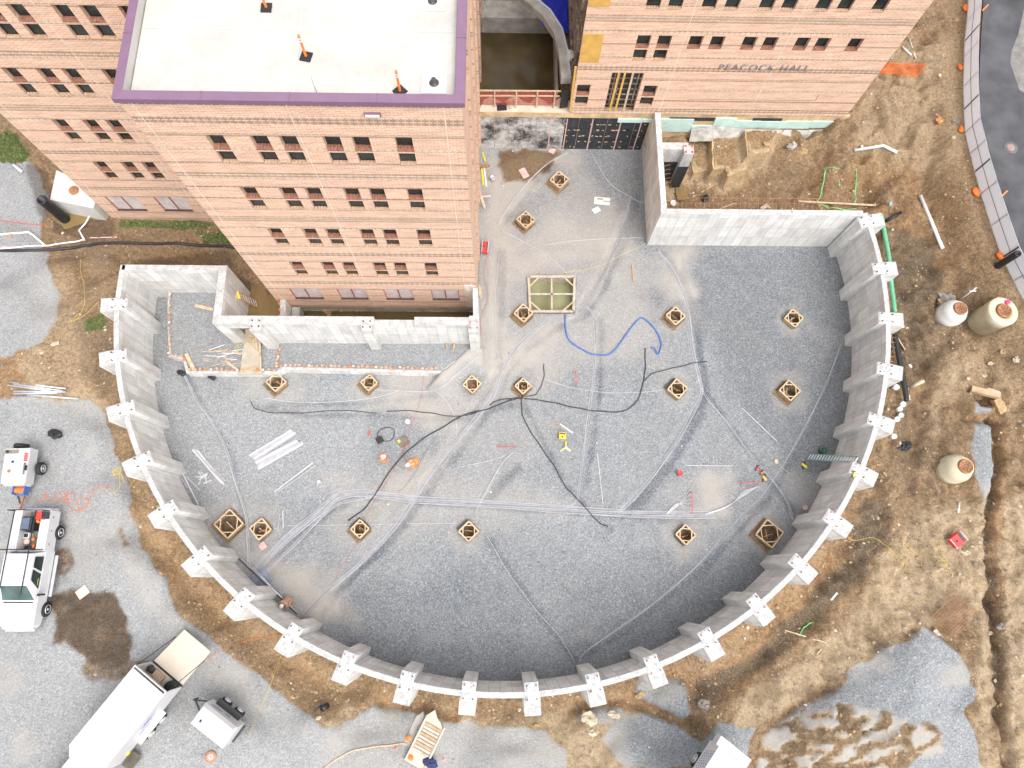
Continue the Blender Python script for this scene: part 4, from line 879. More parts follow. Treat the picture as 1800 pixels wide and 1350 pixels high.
# passage slab above the panelled wall
sl = thing('concrete_slab', 'broken pale concrete landing between the brick buildings', 'slab', (1.5, 29.2, 3.9))
b = MB(); rd = random.Random(12); pts = [(-1.35, 28.62), (4.5, 28.62), (4.5, 29.5)] + [(4.4 - i * .42, 29.55 + .28 * sin(i * 1.7) + rd.uniform(-.1, .12)) for i in range(14)]
b.prism(pts, 3.5, 3.96, M_TANP, mk('dusty_slab', (.58, .50, .40), .9, .25, 1.2, fvar=.2)); b.build('slab', sl)
b = MB(); b.box((1.6, 29.9, 2.9), (5.7, 1.4, .5), M_MUD); b.build('slope', sl)
sf = thing('safety_fence', 'white timber guard rail with red netting across the passage', 'fence', (1, 29, 4))
b = MB(); b.beam((-1.4, 29.0, 5.48), (3.75, 29.05, 5.46), .05, .11, M_WOODL); b.build('top_rail', sf)
b = MB(); b.beam((-1.4, 29.0, 5.0), (3.7, 29.05, 5.0), .05, .1, M_WOODL); b.build('mid_rail', sf)
for x in (-.35, 1.0, 2.3, 3.4):
    b = MB(); b.beam((x, 28.96, 3.8), (x, 29.0, 5.5), .09, .09, M_WOODL); b.build('post', sf)
b = MB()
for i in range(64): x = -1.35 + i * .078; b.box((x, 29.06, 4.75), (.03, .01, 1.3), M_REDD)
for j in range(9): b.box((1.1, 29.065, 4.15 + j * .155), (4.95, .01, .03), M_REDD)
o = b.build('netting', sf)
x, y = P(882, 188, 3.97)
b = MB(); b.box((x, y, 3.99), (.62, .55, .05), M_RUB, .1); tag(b.build('rubber_mat'), 'black mat lying on the pale landing behind the guard rail', 'mat')
b = MB(); b.beam((x + .3, y + .5, 3.98), (x + .55, y - .2, 4.1), .12, .04, M_WOODL); tag(b.build('wood_board'), 'short pale board beside the black mat on the landing', 'board')
# rubble at the torn end of the lettered building
for i, (u, v, z, c, m, lb) in enumerate(((1003, 98, 6.2, .30, M_WHITE, 'torn white membrane scrap at the foot of the torn masonry'), (993, 112, 5.6, .3, M_BLACK, 'crumpled black sheet at the torn end of the lettered building'), (1000, 120, 5.2, .25, M_CTOP, 'pale crumpled sheet just above the timber edge board'))):
    x, y = P(u, v, z); b = MB(); b.blob((x, y, z), (.32, .3, .22), m, 30 + i, .5, 9, 6); tag(b.build('sheet_scrap'), lb, 'scrap')
b = MB(); b.beam((4.42, 28.5, 4.3), (4.35, 28.55, 8.2), .14, .06, M_PLY, (0, 1, 0)); b.build('edge_board', b2)
x, y = P(990, 175, 4.6); b = MB(); b.box((4.02, 28.9, 4.9), (.5, .05, 1.6), M_BLACK, .2); tag(b.build('plastic_sheet'), 'black plastic sheet hanging at the corner beside the timber edge board', 'sheet')
b = MB(); b.beam((10.05, 28.45, .0), (9.4, 27.6, 2.9), .03, .03, M_RUSTL); b.build('tie_rod', aw)
# narrow yard under the tower's front
flat('water', [(-16.0, 14.62), (-13.3, 14.62), (-13.3, 20.0), (-16.0, 18.6)], .12, M_WATER)
flat('water', [(-13.0, 14.62), (-1.55, 14.62), (-1.55, 16.55), (-13.0, 16.55)], .02, M_WATERD)
tk = [P(45, 295, .75), P(95, 290, .75), P(110, 345, .75), P(200, 384, .75), P(185, 408, .75), P(140, 420, .75), P(95, 408, .75), P(78, 380, .75), P(75, 330, .75)]
flat('water', tk, .74, M_WATER)
flat('water', PIT, -.75, M_WATERG)
x_, y_ = P(1195, 330, .6)
flat('water', [P(*q, .62) for q in ((1190, 322), (1202, 325), (1208, 340), (1206, 352), (1192, 352), (1187, 338))], .62, M_WATER)

# ------------------------------------------------------------------ road, fence, sandbags
rp = [(1731, -40), (1730, 20), (1727, 60), (1724, 120), (1724, 200), (1730, 236), (1741, 262), (1752, 310), (1768, 360), (1786, 410), (1806, 464), (1840, 540)]
bk = [P(u - 2, v, 4.9) for u, v in rp]
b = MB(); far = [(x + 14, y) for x, y in bk]
for i in range(len(bk) - 1): b.face([bk[i + 1] + (4.9,), far[i + 1] + (4.9,), far[i] + (4.9,), bk[i] + (4.9,)], M_ASPH)
tag(b.build('road'), kind='structure')
b = MB()
wp = [P(u, v, 4.905) for u, v in ((1800, 15), (1790, 60), (1778, 90), (1776, 110), (1786, 140), (1792, 158), (1830, 180), (1830, 0))]
b.face([p + (4.906,) for p in wp][::-1], mk('worn_asphalt', (.20, .19, .18), .9, .25, 2, fvar=.2)); tag(b.build('road_patch'), kind='structure')
x, y = P(1777, 259, 4.92)
mh = thing('manhole_cover', 'rusty round manhole cover set in the asphalt road', 'manhole cover', (x, y, 4.9))
b = MB(); b.lathe((x, y, 4.9), [(.25, .0), (.25, .02), (.22, .025), (0, .025)], mk('dusty_rust', (.30, .20, .17), .9), 24); b.build('cover', mh)
b = MB(); b.lathe((x, y, 4.902), [(.44, .0), (.44, .006), (.27, .008)], mk('patch_asphalt', (.13, .13, .13), .9), 28); b.build('collar', mh)
x, y = P(1758, 350, 4.9)
fb = [P(u, v, 4.9) for u, v in ((1704, -40), (1704, 0), (1702, 35), (1698, 70), (1697, 98), (1696, 150), (1697, 190), (1699, 231), (1708, 268), (1716, 300), (1727, 339), (1745, 395), (1764, 451), (1785, 492), (1804, 530), (1830, 585))]
fe = thing('construction_fence', 'grey mesh-covered construction fence curving along the asphalt road', 'fence', (fb[7][0], fb[7][1], 4.9))
tops = []
for i, (x, y) in enumerate(fb):
    hgt = 1.42; z0 = 4.8; tops.append((x, y, z0, z0 + hgt))
for (p, q) in zip(tops, tops[1:]):
    b = MB(); n = 10; mI = M_MESH
    vs = []; 
    for i in range(n + 1):
        t = i / n; x = p[0] + (q[0] - p[0]) * t; y = p[1] + (q[1] - p[1]) * t; za = p[2] + (q[2] - p[2]) * t; zb = p[3] + (q[3] - p[3]) * t
        bulge = .05 * sin(pi * t) * (1 + .5 * sin(t * 9))
        for k in range(4): vs.append((x - .0 + bulge * sin(pi * k / 3), y, za + (zb - za) * k / 3))
    b.add(vs, [(i * 4 + k, (i + 1) * 4 + k, (i + 1) * 4 + k + 1, i * 4 + k + 1) for i in range(n) for k in range(3)], mI, True); b.build('mesh_panel', fe)
for i, p in enumerate(tops):
    b = MB(); b.cyl((p[0] + .03, p[1], p[2] - .1), (p[0] + .03, p[1], p[3] + .03), .03 if i % 3 else .055, M_DARKM, 8); b.build('post', fe)
for kz, r_ in ((0, .02), (.5, .016), (1, .022)):
    b = MB(); b.tube([(p[0] - .03, p[1], p[2] + (p[3] - p[2]) * kz) for p in tops], r_, M_CHROME if kz != .5 else M_DARKM, 6); b.build('rail', fe)
for i, (u, v, s, lb) in enumerate(((1697, 14, 1, 'topmost orange sandbag at the foot of the road fence'), (1688, 118, .85, 'orange sandbag against the fence level with the lettering'), (1690, 228, .9, 'small orange sandbag at the first bend of the fence'), (1716, 338, 1.2, 'pair of orange sandbags heaped by the fence above the white pipe'), (1758, 450, 1.1, 'orange sandbag next to the upright black pipe'), (1651, 211, 1, 'orange sandbag lying loose beside a pale rock'))):
    x, y, z = G(u, v, .1); s *= .95; b = MB(); b.blob((x, y, z), (.19 * s, .26 * s, .13 * s), M_ORANGE, i, .18, 14, 8)
    if s > 1.2: b.blob((x + .22, y + .08, z), (.15, .24, .12), M_ORANGE, i + 9, .18, 14, 8)
    b.blob((x, y + .26 * s, z + .02), (.06, .06, .05), M_ORANGE, i + 3, .2, 8, 5); tag(b.build('sandbag'), lb, 'sandbag', 'orange sandbags along the road fence')
for (u, v, dx, lb) in ((1731, 15, .3, 'small orange flag leaning at the top end of the fence'), (1765, 341, .22, 'small orange flag on the road side of the fence')):
    x, y = P(u, v, 4.95); b = MB(); b.beam((x - dx * .6, y - dx * .5, 4.93), (x + dx * .6, y + dx * .6, 5.1), .09, .03, M_ORANGE); tag(b.build('marker_flag'), lb, 'flag')
def pipe(name, pts, r, m, lb, cat, sag=True, n=8, cap=True, group=None, smooth=True):
    b = MB(); b.tube(pts, r, m, n, cap, smooth); return tag(b.build(name), lb, cat, group)
x, y, z = G(1753, 468); 
t = thing('corrugated_pipe', 'black corrugated pipe standing upright beside the road fence', 'pipe', (x, y, z))
b = MB(); ln = 1.75; prof = []
for i in range(26): prof.append((.19 + (.018 if i % 2 else 0), i * ln / 26))
b.lathe((x, y, z), prof + [(.165, ln), (.165, .3)], M_BLACK, 18); b.build('pipe_wall', t)
x, y, z = G(118, 388); 
t = thing('corrugated_pipe', 'wide black corrugated pipe standing in the brown puddle by the concrete vault', 'pipe', (x, y, z))
b = MB(); ln = 2.6; prof = [(.30 + (.02 if i % 2 else 0), .15 + i * ln / 34) for i in range(35)]
b.lathe((x, y, z - .1), prof + [(.27, ln + .15), (.27, .6)], M_BLACK, 22); b.build('pipe_wall', t)
b = MB(); b.lathe((x, y, z), [(.36, -.1), (.36, .12), (.26, .14)], M_OLD, 20); b.build('concrete_collar', t)

# ------------------------------------------------------------------ manholes, vault
def manhole(u, v, hgt, r, lb, kind, mat, lean=None):
    x, y, z = G(u, v); t = thing('concrete_manhole', lb, 'manhole', (x, y, z), 'precast manholes in the dirt by the road')
    b = MB()
    if kind == 'cone': b.lathe((x, y, z), [(r, -.4), (r, hgt * .38), (r * .97, hgt * .40), (r * .97, hgt * .62), (r * .62, hgt), (r * .46, hgt), (r * .46, hgt - .3)], mat, 32)
    else: b.lathe((x, y, z), [(r, -.4), (r, hgt * .60), (r * 1.03, hgt * .61), (r * 1.03, hgt * .97), (r * .99, hgt), (r * .52, hgt), (r * .52, hgt - .3)], mat, 32)
    b.build('barrel', t)
    rr = r * (.50 if kind == 'cone' else .5); b = MB(); b.lathe((x, y, z + hgt), [(rr, -.01), (rr, .10), (rr * .86, .16), (rr * .84, .13), (0, .13)], M_RUST, 28); c = b.build('cover', t)
    b = MB()
    for k in range(8): a = k * pi / 4; b.beam((x + cos(a) * rr * .15, y + sin(a) * rr * .15, z + hgt + .14), (x + cos(a) * rr * .7, y + sin(a) * rr * .7, z + hgt + .14), .03, .015, M_DARKM)
    b.build('cover_ribs', c)
    return t
M_MC = mk('precast_concrete', (.60, .59, .55), .85, .1, 1.5, fvar=.1, bump=.3); M_MC2 = mk('stained_precast', (.56, .50, .36), .85, .15, 1.5, fvar=.1, bump=.3)
manhole(1666, 555, 1.15, .78, 'white tapered concrete manhole left of the pair nearest the road', 'cone', M_MC)
t = manhole(1733, 563, 1.5, .84, 'tan flat-topped concrete manhole with a pink cap, right of the pair', 'flat', M_MC2)
x, y, z = t.location; b = MB(); b.lathe((x + .30, y + .52, z + 1.5), [(.13, 0), (.13, .12), (0, .13)], mk('pink_plastic', (.85, .08, .30), .5), 16); tag(b.build('pink_cap'), 'bright pink round cap on top of the tan concrete manhole', 'cap')
manhole(1667, 827, 1.5, .82, 'lone cream concrete manhole below the others, beside the dirt trench', 'cone', M_MC2)
x, y, z = G(1683, 530); b = MB(); b.tube([(x, y, z), (x + .25, y + .25, z + 1.2), (x + .35, y + .35, z + 1.35)], .045, M_WPLAS, 8); b.tube([(x + .05, y + .22, z + 1.1), (x + .42, y + .2, z + 1.15)], .04, M_WPLAS, 8); tag(b.build('vent_pipe'), 'thin white pipe with a tee rising behind the white tapered manhole', 'pipe')
vt = thing('concrete_vault', 'pale concrete vault half hidden by the brick block, with a rusty cover', 'vault', (-26, 23, .6))
b = MB(); zt = 2.35; q = [P(88, 351, zt), P(164, 366, zt), P(175, 330, zt), P(99, 299, zt)]; b.prism(q, .4, zt, M_MC, M_MC); b.build('body', vt, bevel=.02)
x, y = P(130, 335, zt); b = MB(); b.lathe((x, y, zt), [(.30, 0), (.30, .05), (.24, .08), (0, .08)], M_RUST, 24); b.build('cover', vt)
x, y, z = G(371, 1330); t = thing('manhole_cover', 'rust ringed round lid with spokes lying in the gravel below the small trailer', 'manhole cover', (x, y, z))
b = MB(); b.lathe((x, y, z - .02), [(.30, 0), (.30, .08), (.24, .10), (.22, .06), (0, .06)], M_RUSTL, 24); b.build('ring', t)
b = MB()
for k in range(10): a = k * pi / 5; b.beam((x + cos(a) * .05, y + sin(a) * .05, z + .06), (x + cos(a) * .2, y + sin(a) * .2, z + .06), .03, .02, M_CHROME)
b.build('spokes', t)

# ------------------------------------------------------------------ wooden footing forms
def form(x, y, h, z, lb, rot=0.0):
    """square plank form standing on its corner, half diagonal h"""
    t = thing('footing_form', lb, 'wooden form', (x, y, 0), 'square wooden footing forms on the pit floor')
    c = [(x + h * cos(rot + k * pi / 2), y + h * sin(rot + k * pi / 2)) for k in range(4)]; zz = .36
    for k in range(4):
        p, q = c[k], c[(k + 1) % 4]; dx, dy = q[0] - p[0], q[1] - p[1]; L_ = hypot(dx, dy); dx /= L_; dy /= L_
        b = MB(); b.beam((p[0] + dx * .04, p[1] + dy * .04, zz - .20), (q[0], q[1], zz - .20), .045, .42, M_WOOD); b.beam((p[0] - dx * .01, p[1] - dy * .01, zz + .035), (q[0] - dx * .05, q[1] - dy * .05, zz + .035), .085, .035, M_WOODL); b.build('side_board', t)
    for k in range(4):
        p, q, r = c[k - 1], c[k], c[(k + 1) % 4]; f = .42
        a_ = (q[0] + (p[0] - q[0]) * f, q[1] + (p[1] - q[1]) * f, zz + .02); b_ = (q[0] + (r[0] - q[0]) * f, q[1] + (r[1] - q[1]) * f, zz + .02)
        b = MB(); b.beam(a_, b_, .06, .035, M_WOODL); b.build('corner_brace', t)
    return t
FL = ['wooden footing form nearest the panelled foundation wall', 'wooden footing form left of the white debris boards', 'wooden footing form with an orange object, touching the big rectangular form', 'wooden footing form right of the blue hose', 'wooden footing form furthest to the right in the upper row',
      'wooden footing form tucked against the terrace edge', 'wooden footing form below the middle of the terrace', 'wooden footing form just left of where the black hoses gather', 'wooden footing form where all the black hoses meet', 'wooden footing form with dark tools, left of the far right one in its row',
      'wooden footing form lowest at the far right near the curved wall, upper group', 'large wooden footing form with crossed braces nearest the left wall', 'wooden footing form right beside the large left one', 'wooden footing form with a yellow cord across it', 'wooden footing form below the middle of the pit',
      'wooden footing form with mud behind it, beside the fanned conduits', 'large wooden footing form close to the lower right wall']
for kf, ((x, y, h), lb) in enumerate(zip(FW, FL)):
    t = form(x, y, h * .97, 0, lb, R((3, -2, 1.5, -4, 2, 0, -3, 4, -1)[kf % 9])); rdf = random.Random(kf + 40)
    for q in range(rdf.randint(1, 3)):
        b = MB(); a_ = rdf.uniform(0, 6.3); r0 = h * .45; p = (x + r0 * cos(a_), y + r0 * sin(a_), -.18); q_ = (x - r0 * .8 * cos(a_ + .5), y - r0 * .8 * sin(a_ + .5), rdf.uniform(-.2, .25)); b.beam(p, q_, .05, .03, (M_WOODL, M_WOOD, M_RUST)[rdf.randrange(3)]); b.build('loose_stick', t)
    if kf in (2, 4, 7, 8, 9, 10, 12, 15): b = MB(); b.blob((x + rdf.uniform(-.15, .15), y + rdf.uniform(-.12, .15), -.12), (.07, .06, .05), M_ORANGE, kf, .2, 8, 5); b.build('rebar_cap', t)
    if kf in (8, 9, 13, 14): b = MB(); b.beam((x - h * 1.15, y + h * .2, .08), (x - h * .1, y + h * 1.15, .10), .16, .10, M_DARKM); b.build('steel_bracket', t)
t = thing('footing_form', 'big rectangular timber form over a water filled pit', 'wooden form', (PIT[0][0] + 1.4, PIT[0][1] - 1, 0))
pc = PIT
for k in range(4):
    p, q = pc[k], pc[(k + 1) % 4]; b = MB(); b.beam((p[0], p[1], -.45), (q[0], q[1], -.45), .05, 1.2, M_WOODO); b.beam((p[0], p[1], .17), (q[0], q[1], .17), .16, .06, M_WOODO); b.build('side_board', t)
def lerp(p, q, f): return (p[0] + (q[0] - p[0]) * f, p[1] + (q[1] - p[1]) * f)
for (a, c) in ((lerp(pc[0], pc[1], .5), lerp(pc[3], pc[2], .5)), (lerp(pc[0], pc[3], .5), lerp(pc[1], pc[2], .5))):
    b = MB(); b.beam(a + (.12,), c + (.12,), .11, .08, M_WOODO); b.build('cross_beam', t)
for k in range(4):
    p, q, r = pc[k - 1], pc[k], pc[(k + 1) % 4]; L1, L2 = hypot(p[0] - q[0], p[1] - q[1]), hypot(r[0] - q[0], r[1] - q[1])
    b = MB(); b.beam(lerp(q, p, .72 / L1) + (.15,), lerp(q, r, .72 / L2) + (.15,), .08, .05, M_WOODL); b.build('corner_brace', t)

# ------------------------------------------------------------------ conduits, hoses and cords on the ground
def crom(pts, k=6):
    o = []; n = len(pts)
    for i in range(n - 1):
        p0, p1, p2, p3 = pts[max(i - 1, 0)], pts[i], pts[i + 1], pts[min(i + 2, n - 1)]
        for j in range(k):
            t = j / k; o.append(tuple(.5 * (2 * b_ + (c_ - a_) * t + (2 * a_ - 5 * b_ + 4 * c_ - d_) * t * t + (3 * b_ - a_ - 3 * c_ + d_) * t ** 3) for a_, b_, c_, d_ in zip(p0, p1, p2, p3)))
    o.append(tuple(pts[-1])); return o
def run(px, off=0.0, dz=.02, k=6, wob=.0, seed=0, z=None):
    """ground-hugging path through photograph pixels, shifted sideways by off metres"""
    g = [G(u, v)[:2] if z is None else P(u, v, z) for u, v in px]; c = crom(g, k); o = []
    for i, p in enumerate(c):
        a, d = c[max(i - 1, 0)], c[min(i + 1, len(c) - 1)]; dx, dy = d[0] - a[0], d[1] - a[1]; L_ = hypot(dx, dy) or 1
        s = off + wob * sin(i * .7 + seed) * sin(i * .23 + seed * 2); x, y = p[0] - dy / L_ * s, p[1] + dx / L_ * s; o.append((x, y, (gz(x, y) if z is None else z) + dz))
    return o
def bundle(px, n, lb, grp, sp=.055, r=.017, m=None, spread=0.0, wob=.02):
    for i in range(n):
        b = MB(); of = (i - (n - 1) / 2) * sp; pts = run(px, of, .025 + (i % 3) * .008, 6, wob, i * 1.3)
        if spread:
            L_ = len(pts)
            for j in range(L_ - 5, L_): pass
        b.tube(pts, r * (1 + .15 * ((i * 7) % 3 - 1)), (M_CONDL if (i * 5) % 3 == 0 else M_COND) if m is None else m, 5); tag(b.build('conduit'), lb, 'conduit', grp)
main = [(447, 1005), (500, 950), (560, 902), (590, 876), (625, 867), (680, 872), (740, 879), (860, 886), (1000, 896), (1100, 903), (1180, 905), (1260, 905)]
bundle(main, 10, 'grey conduit in the wide level band across the pit, ending lower left', 'conduits in the wide band across the pit', .046, .016)
bundle([(460, 1012), (520, 955), (570, 905), (600, 884), (660, 872)], 3, 'grey conduit branching off the wide band near its lower left end', 'conduits splitting from the band', .06)
bundle([(878, 440), (872, 520), (873, 600), (880, 640), (884, 655)], 2, 'grey conduit running straight down beside the brick tower', 'conduits beside the tower')
bundle([(975, 556), (920, 600), (885, 648), (865, 700), (820, 755), (760, 830), (700, 920), (640, 985), (570, 1045), (530, 1085)], 5, 'grey conduit in the long diagonal band from the big pit form', 'conduits in the long diagonal band', .055)
bundle([(1110, 340), (1095, 400), (1075, 455), (1050, 510), (1020, 550), (985, 568)], 3, 'grey conduit curving from the upper passage to the big pit form', 'conduits curving to the pit form', .06)
bundle([(1032, 540), (1044, 560), (1046, 620), (1040, 690), (1030, 760), (1020, 840), (1014, 880), (995, 893)], 3, 'grey conduit running down the centre right of the pit', 'conduits down the centre', .05)
bundle([(1155, 440), (1185, 480), (1208, 540), (1217, 610), (1230, 670), (1232, 695), (1205, 750), (1160, 820), (1110, 880), (1085, 900)], 4, 'grey conduit in the band bending down past the blue hose', 'conduits bending past the blue hose', .055)
bundle([(1222, 640), (1236, 690), (1280, 745), (1320, 800), (1362, 850), (1385, 885), (1394, 915)], 2, 'thin grey conduit running diagonally to the ladder side of the wall', 'conduits to the right wall', .06)
bundle([(1478, 605), (1450, 680), (1415, 750), (1375, 820), (1340, 870), (1290, 920), (1230, 990), (1150, 1060), (1080, 1110), (1030, 1145), (1018, 1163)], 2, 'thin conduit sweeping along the right side down to the bottom wall', 'conduits along the right side', .05, .014)
bundle([(855, 940), (890, 1000), (940, 1070), (985, 1120), (1008, 1160)], 1, 'single pale conduit running to the bottom of the wall from the middle form', None, .05, .014)
bundle([(318, 645), (345, 700), (372, 740), (398, 790), (415, 850), (432, 905), (437, 960), (437, 1000)], 3, 'grey conduit in the band along the left wall', 'conduits along the left wall', .06, .02)
bundle([(655, 685), (720, 687), (770, 684), (800, 660), (840, 625)], 2, 'grey conduit under the terrace running towards the tower corner', 'conduits below the terrace', .05)
bundle([(470, 700), (500, 705), (560, 708), (640, 702), (700, 688)], 1, 'thin grey conduit just below the terrace forms', None, .05)
bundle([(762, 686), (785, 705), (800, 735), (803, 765), (798, 770)], 1, 'short conduit dropping from the terrace conduits to the black hoses', None, .05)
bundle([(835, 903), (850, 870), (882, 815), (902, 795)], 2, 'conduit branching to the red marked stub ups above the band', 'conduits to the upper stub ups', .05)
bundle([(805, 822), (850, 812), (885, 803)], 1, 'short pale conduit left of the upper stub ups', None, .05)
bundle([(940, 662), (1000, 680), (1060, 690), (1120, 690), (1180, 686)], 1, 'thin conduit running level between two forms right of the hose crossing', None, .05, .013)
bundle([(500, 924), (560, 923), (650, 922), (760, 920), (840, 918)], 1, 'very thin line of conduit above the lower row of forms', None, .05, .011)
bundle([(875, 395), (910, 340), (960, 290), (1000, 268)], 2, 'grey conduit from the tower side to the panelled foundation wall', 'conduits in the passage', .05)
bundle([(1040, 270), (1070, 320), (1110, 348), (1133, 358)], 1, 'thin conduit from the panelled wall to the concrete corner wall', None, .05)
bundle([(880, 405), (930, 430), (970, 455), (995, 480)], 1, 'thin conduit from the tower side to the big pit form', None, .05)
bundle([(955, 432), (1010, 423), (1070, 420), (1130, 418)], 1, 'thin level conduit crossing the passage mouth', None, .05)
for i in range(6):
    pts = run([(1170, 905), (1190, 890 - i), (1212 - i * .5, 862 + i * 8)], 0, .03 + i * .01); pts[-1] = (pts[-1][0], pts[-1][1], .35); b = MB(); b.tube(pts, .014, M_CONDL, 5); tag(b.build('conduit'), 'pale conduit fanning up to the red marked bar at the right end of the band', 'conduit', 'fanned conduits at the right of the band')
for i in range(7):
    pts = run([(1240, 905), (1280, 890), (1308 + i * 4, 862 - i * .8)], i * .01, .03 + i * .01); pts[-1] = (pts[-1][0], pts[-1][1], .35); b = MB(); b.tube(pts, .014, M_CONDL, 5); tag(b.build('conduit'), 'pale conduit fanning up below the orange tools near the ladder', 'conduit', 'fanned conduits near the ladder')
for i in range(5):
    pts = run([(880, 806), (885 + i * 3, 795), (880 + i * 6, 786)], 0, .03); pts[-1] = (pts[-1][0], pts[-1][1], .35); b = MB(); b.tube(pts, .013, M_COND, 5); tag(b.build('conduit'), 'short stub of conduit turned up under the left red bar', 'conduit', 'stub ups under the left red bar')
for (p, q, lb) in (((875, 785), (906, 785), 'thin red bar over the upper stub ups left of the black hose'), ((1216, 864), (1217, 902), 'upright red bar beside the fanned conduits'), ((1305, 849), (1336, 850), 'red bar over the fan of conduits near the ladder'), ((1012, 652), (1013, 675), 'small red bar near the middle of the pit')):
    a, c = G(*p, .4), G(*q, .4); b = MB(); b.beam(a, c, .04, .04, M_RED)
    for e in (a, c): b.cyl((e[0], e[1], 0), e, .02, M_RED, 6)
    tag(b.build('marker_bar'), lb, 'marker bar')
HZ = .04; M_HOSE = mk('dusty_black_hose', (.045, .047, .052), .7, .35, 3)
for i, (px, r, lb) in enumerate((
    ([(440, 705), (450, 718), (480, 726), (540, 725), (600, 722), (664, 726)], .03, 'black hose end lying below the terrace at the far left'),
    ([(680, 724), (720, 722), (760, 727), (800, 732), (850, 722), (890, 706), (918, 700)], .035, 'black hose from the left to the form where the hoses meet'),
    ([(612, 915), (640, 895), (665, 860), (700, 810), (735, 778), (780, 750), (815, 730), (860, 718), (900, 702), (920, 699)], .055, 'thick black hose from the lower form with the yellow cord to the hose crossing'),
    ([(919, 695), (916, 715), (925, 745), (950, 785), (975, 820), (990, 850), (1010, 872), (1035, 900), (1055, 920), (1068, 926)], .045, 'black hose snaking from the hose crossing down to the lower right'),
    ([(922, 700), (960, 706), (1000, 714), (1040, 722), (1080, 724), (1103, 720), (1122, 700), (1132, 665), (1134, 640), (1134, 612)], .05, 'thick black hose looping from the hose crossing up towards the blue hose'),
    ([(1130, 672), (1145, 658), (1180, 648), (1220, 638), (1243, 636)], .04, 'black hose branch ending near the conduits right of the loop'),
    ([(922, 697), (940, 694), (950, 682), (956, 660), (956, 640)], .035, 'short black hose rising from the hose crossing'),
    ([(918, 700), (880, 703), (860, 712)], .05, 'black hose stub joining at the hose crossing'))):
    pipe('hose', run(px, 0, HZ, 7, .03, i), r * .72, M_HOSE, lb, 'hose')
pipe('hose', run([(989, 545), (994, 575), (1000, 598), (1022, 614), (1042, 623), (1070, 623), (1085, 610), (1105, 582), (1125, 560), (1140, 567), (1155, 585), (1162, 603), (1160, 615), (1156, 623), (1150, 613), (1144, 612)], 0, .05, 7, .01), .05, M_BLUE, 'flat blue hose looping out of the water filled pit form', 'hose')
M_YELC = mk('dusty_yellow_cord', (.62, .47, .12), .7, .2)
cord_l = [
    ([(738, 640), (745, 665), (735, 715), (722, 750), (716, 775), (705, 800), (690, 830), (660, 880), (640, 915), (628, 950), (605, 990), (575, 1040), (530, 1085)], .012, M_REDD, 'thin red cord running from the terrace past the workers to the lower left wall', 0),
    ([(860, 440), (850, 480), (858, 520), (845, 560), (842, 600), (800, 620), (760, 640)], .012, M_REDD, 'thin red cord along the foot of the brick tower', 0),
    ([(775, 750), (765, 770), (745, 800), (730, 830), (712, 855), (700, 865)], .011, M_OLIVE, 'thin olive cord passing the right hand worker', 0),
    ([(700, 870), (680, 890), (650, 915), (630, 940)], .012, M_YEL, 'thin yellow cord leading to the lower form', 0),
    ([(1165, 380), (1140, 420), (1110, 440), (1060, 465), (1035, 472), (1020, 476), (1000, 478), (985, 482)], .011, M_YELP, 'faint yellow cord crossing above the big pit form', 0),
    ([(38, 872), (50, 878), (75, 880), (84, 872), (80, 864), (78, 872), (90, 879), (112, 879), (118, 868), (105, 866), (104, 878), (118, 880), (130, 877), (130, 868), (119, 866), (118, 880), (125, 893), (140, 898), (154, 890), (154, 878), (143, 876), (137, 884), (141, 895), (154, 888), (160, 870), (172, 857), (187, 855), (199, 862)], .018, M_ORANGE, 'coiled orange cord trailing from the blue reel', 0),
    ([(200, 868), (209, 858), (212, 845), (209, 832), (202, 835), (199, 828), (206, 824), (214, 823), (208, 835), (200, 830), (208, 828), (216, 840), (219, 845)], .03, M_YEL, 'yellow coiled cord beside the left buttresses', 0),
    ([(1480, 935), (1500, 950), (1530, 945), (1560, 960), (1580, 985), (1590, 1000), (1587, 955), (1595, 960), (1610, 975), (1650, 980), (1665, 1000)], .016, M_YEL, 'yellow cord winding over the dirt to the red generator', 0),
    ([(1655, 950), (1640, 955), (1645, 965), (1652, 955), (1655, 975), (1665, 985), (1655, 995), (1650, 985), (1670, 990)], .014, M_YEL, 'tangle of yellow cord below the red generator', 0),
    ([(143, 455), (145, 490), (150, 520), (147, 540), (135, 555), (125, 565), (135, 562), (143, 552), (138, 562), (160, 545), (175, 530)], .015, M_YEL, 'thin yellow cord on the brown earth left of the wall', 0),
    ([(495, 1150), (480, 1190), (470, 1220), (455, 1250), (440, 1290)], .016, M_YEL, 'thin yellow rope leading from a buttress towards the small trailer', 0),
    ([(360, 1160), (420, 1130), (470, 1120), (500, 1115)], .012, M_ORANGE, 'thin orange line from the trailer ramp to the curved wall', 0),
    ([(568, 1352), (590, 1335), (620, 1320), (660, 1312), (700, 1308), (716, 1307)], .045, M_WOODL, 'cream hose curving in from the bottom edge to the timber skid', 0),
    ([(413, 600), (420, 610), (430, 618), (418, 622), (412, 612), (425, 605), (435, 600), (430, 612), (440, 598)], .02, M_YEL, 'tangled yellow cord beside the plank bridge', .76),
    ([(438, 590), (446, 594), (444, 604), (436, 603), (438, 595), (448, 600)], .022, M_YEL, 'coil of yellow cord on the plank bridge', .95)]
for i, (px, r, m, lb, z) in enumerate(cord_l):
    pipe('cord' if r < .04 else 'hose', run(px, 0, .03, 6, .02 if z == 0 else 0, i, z or None), r * (.8 if r < .04 else .9), m if m is not M_YEL else M_YELC, lb, 'cord' if r < .04 else 'hose')
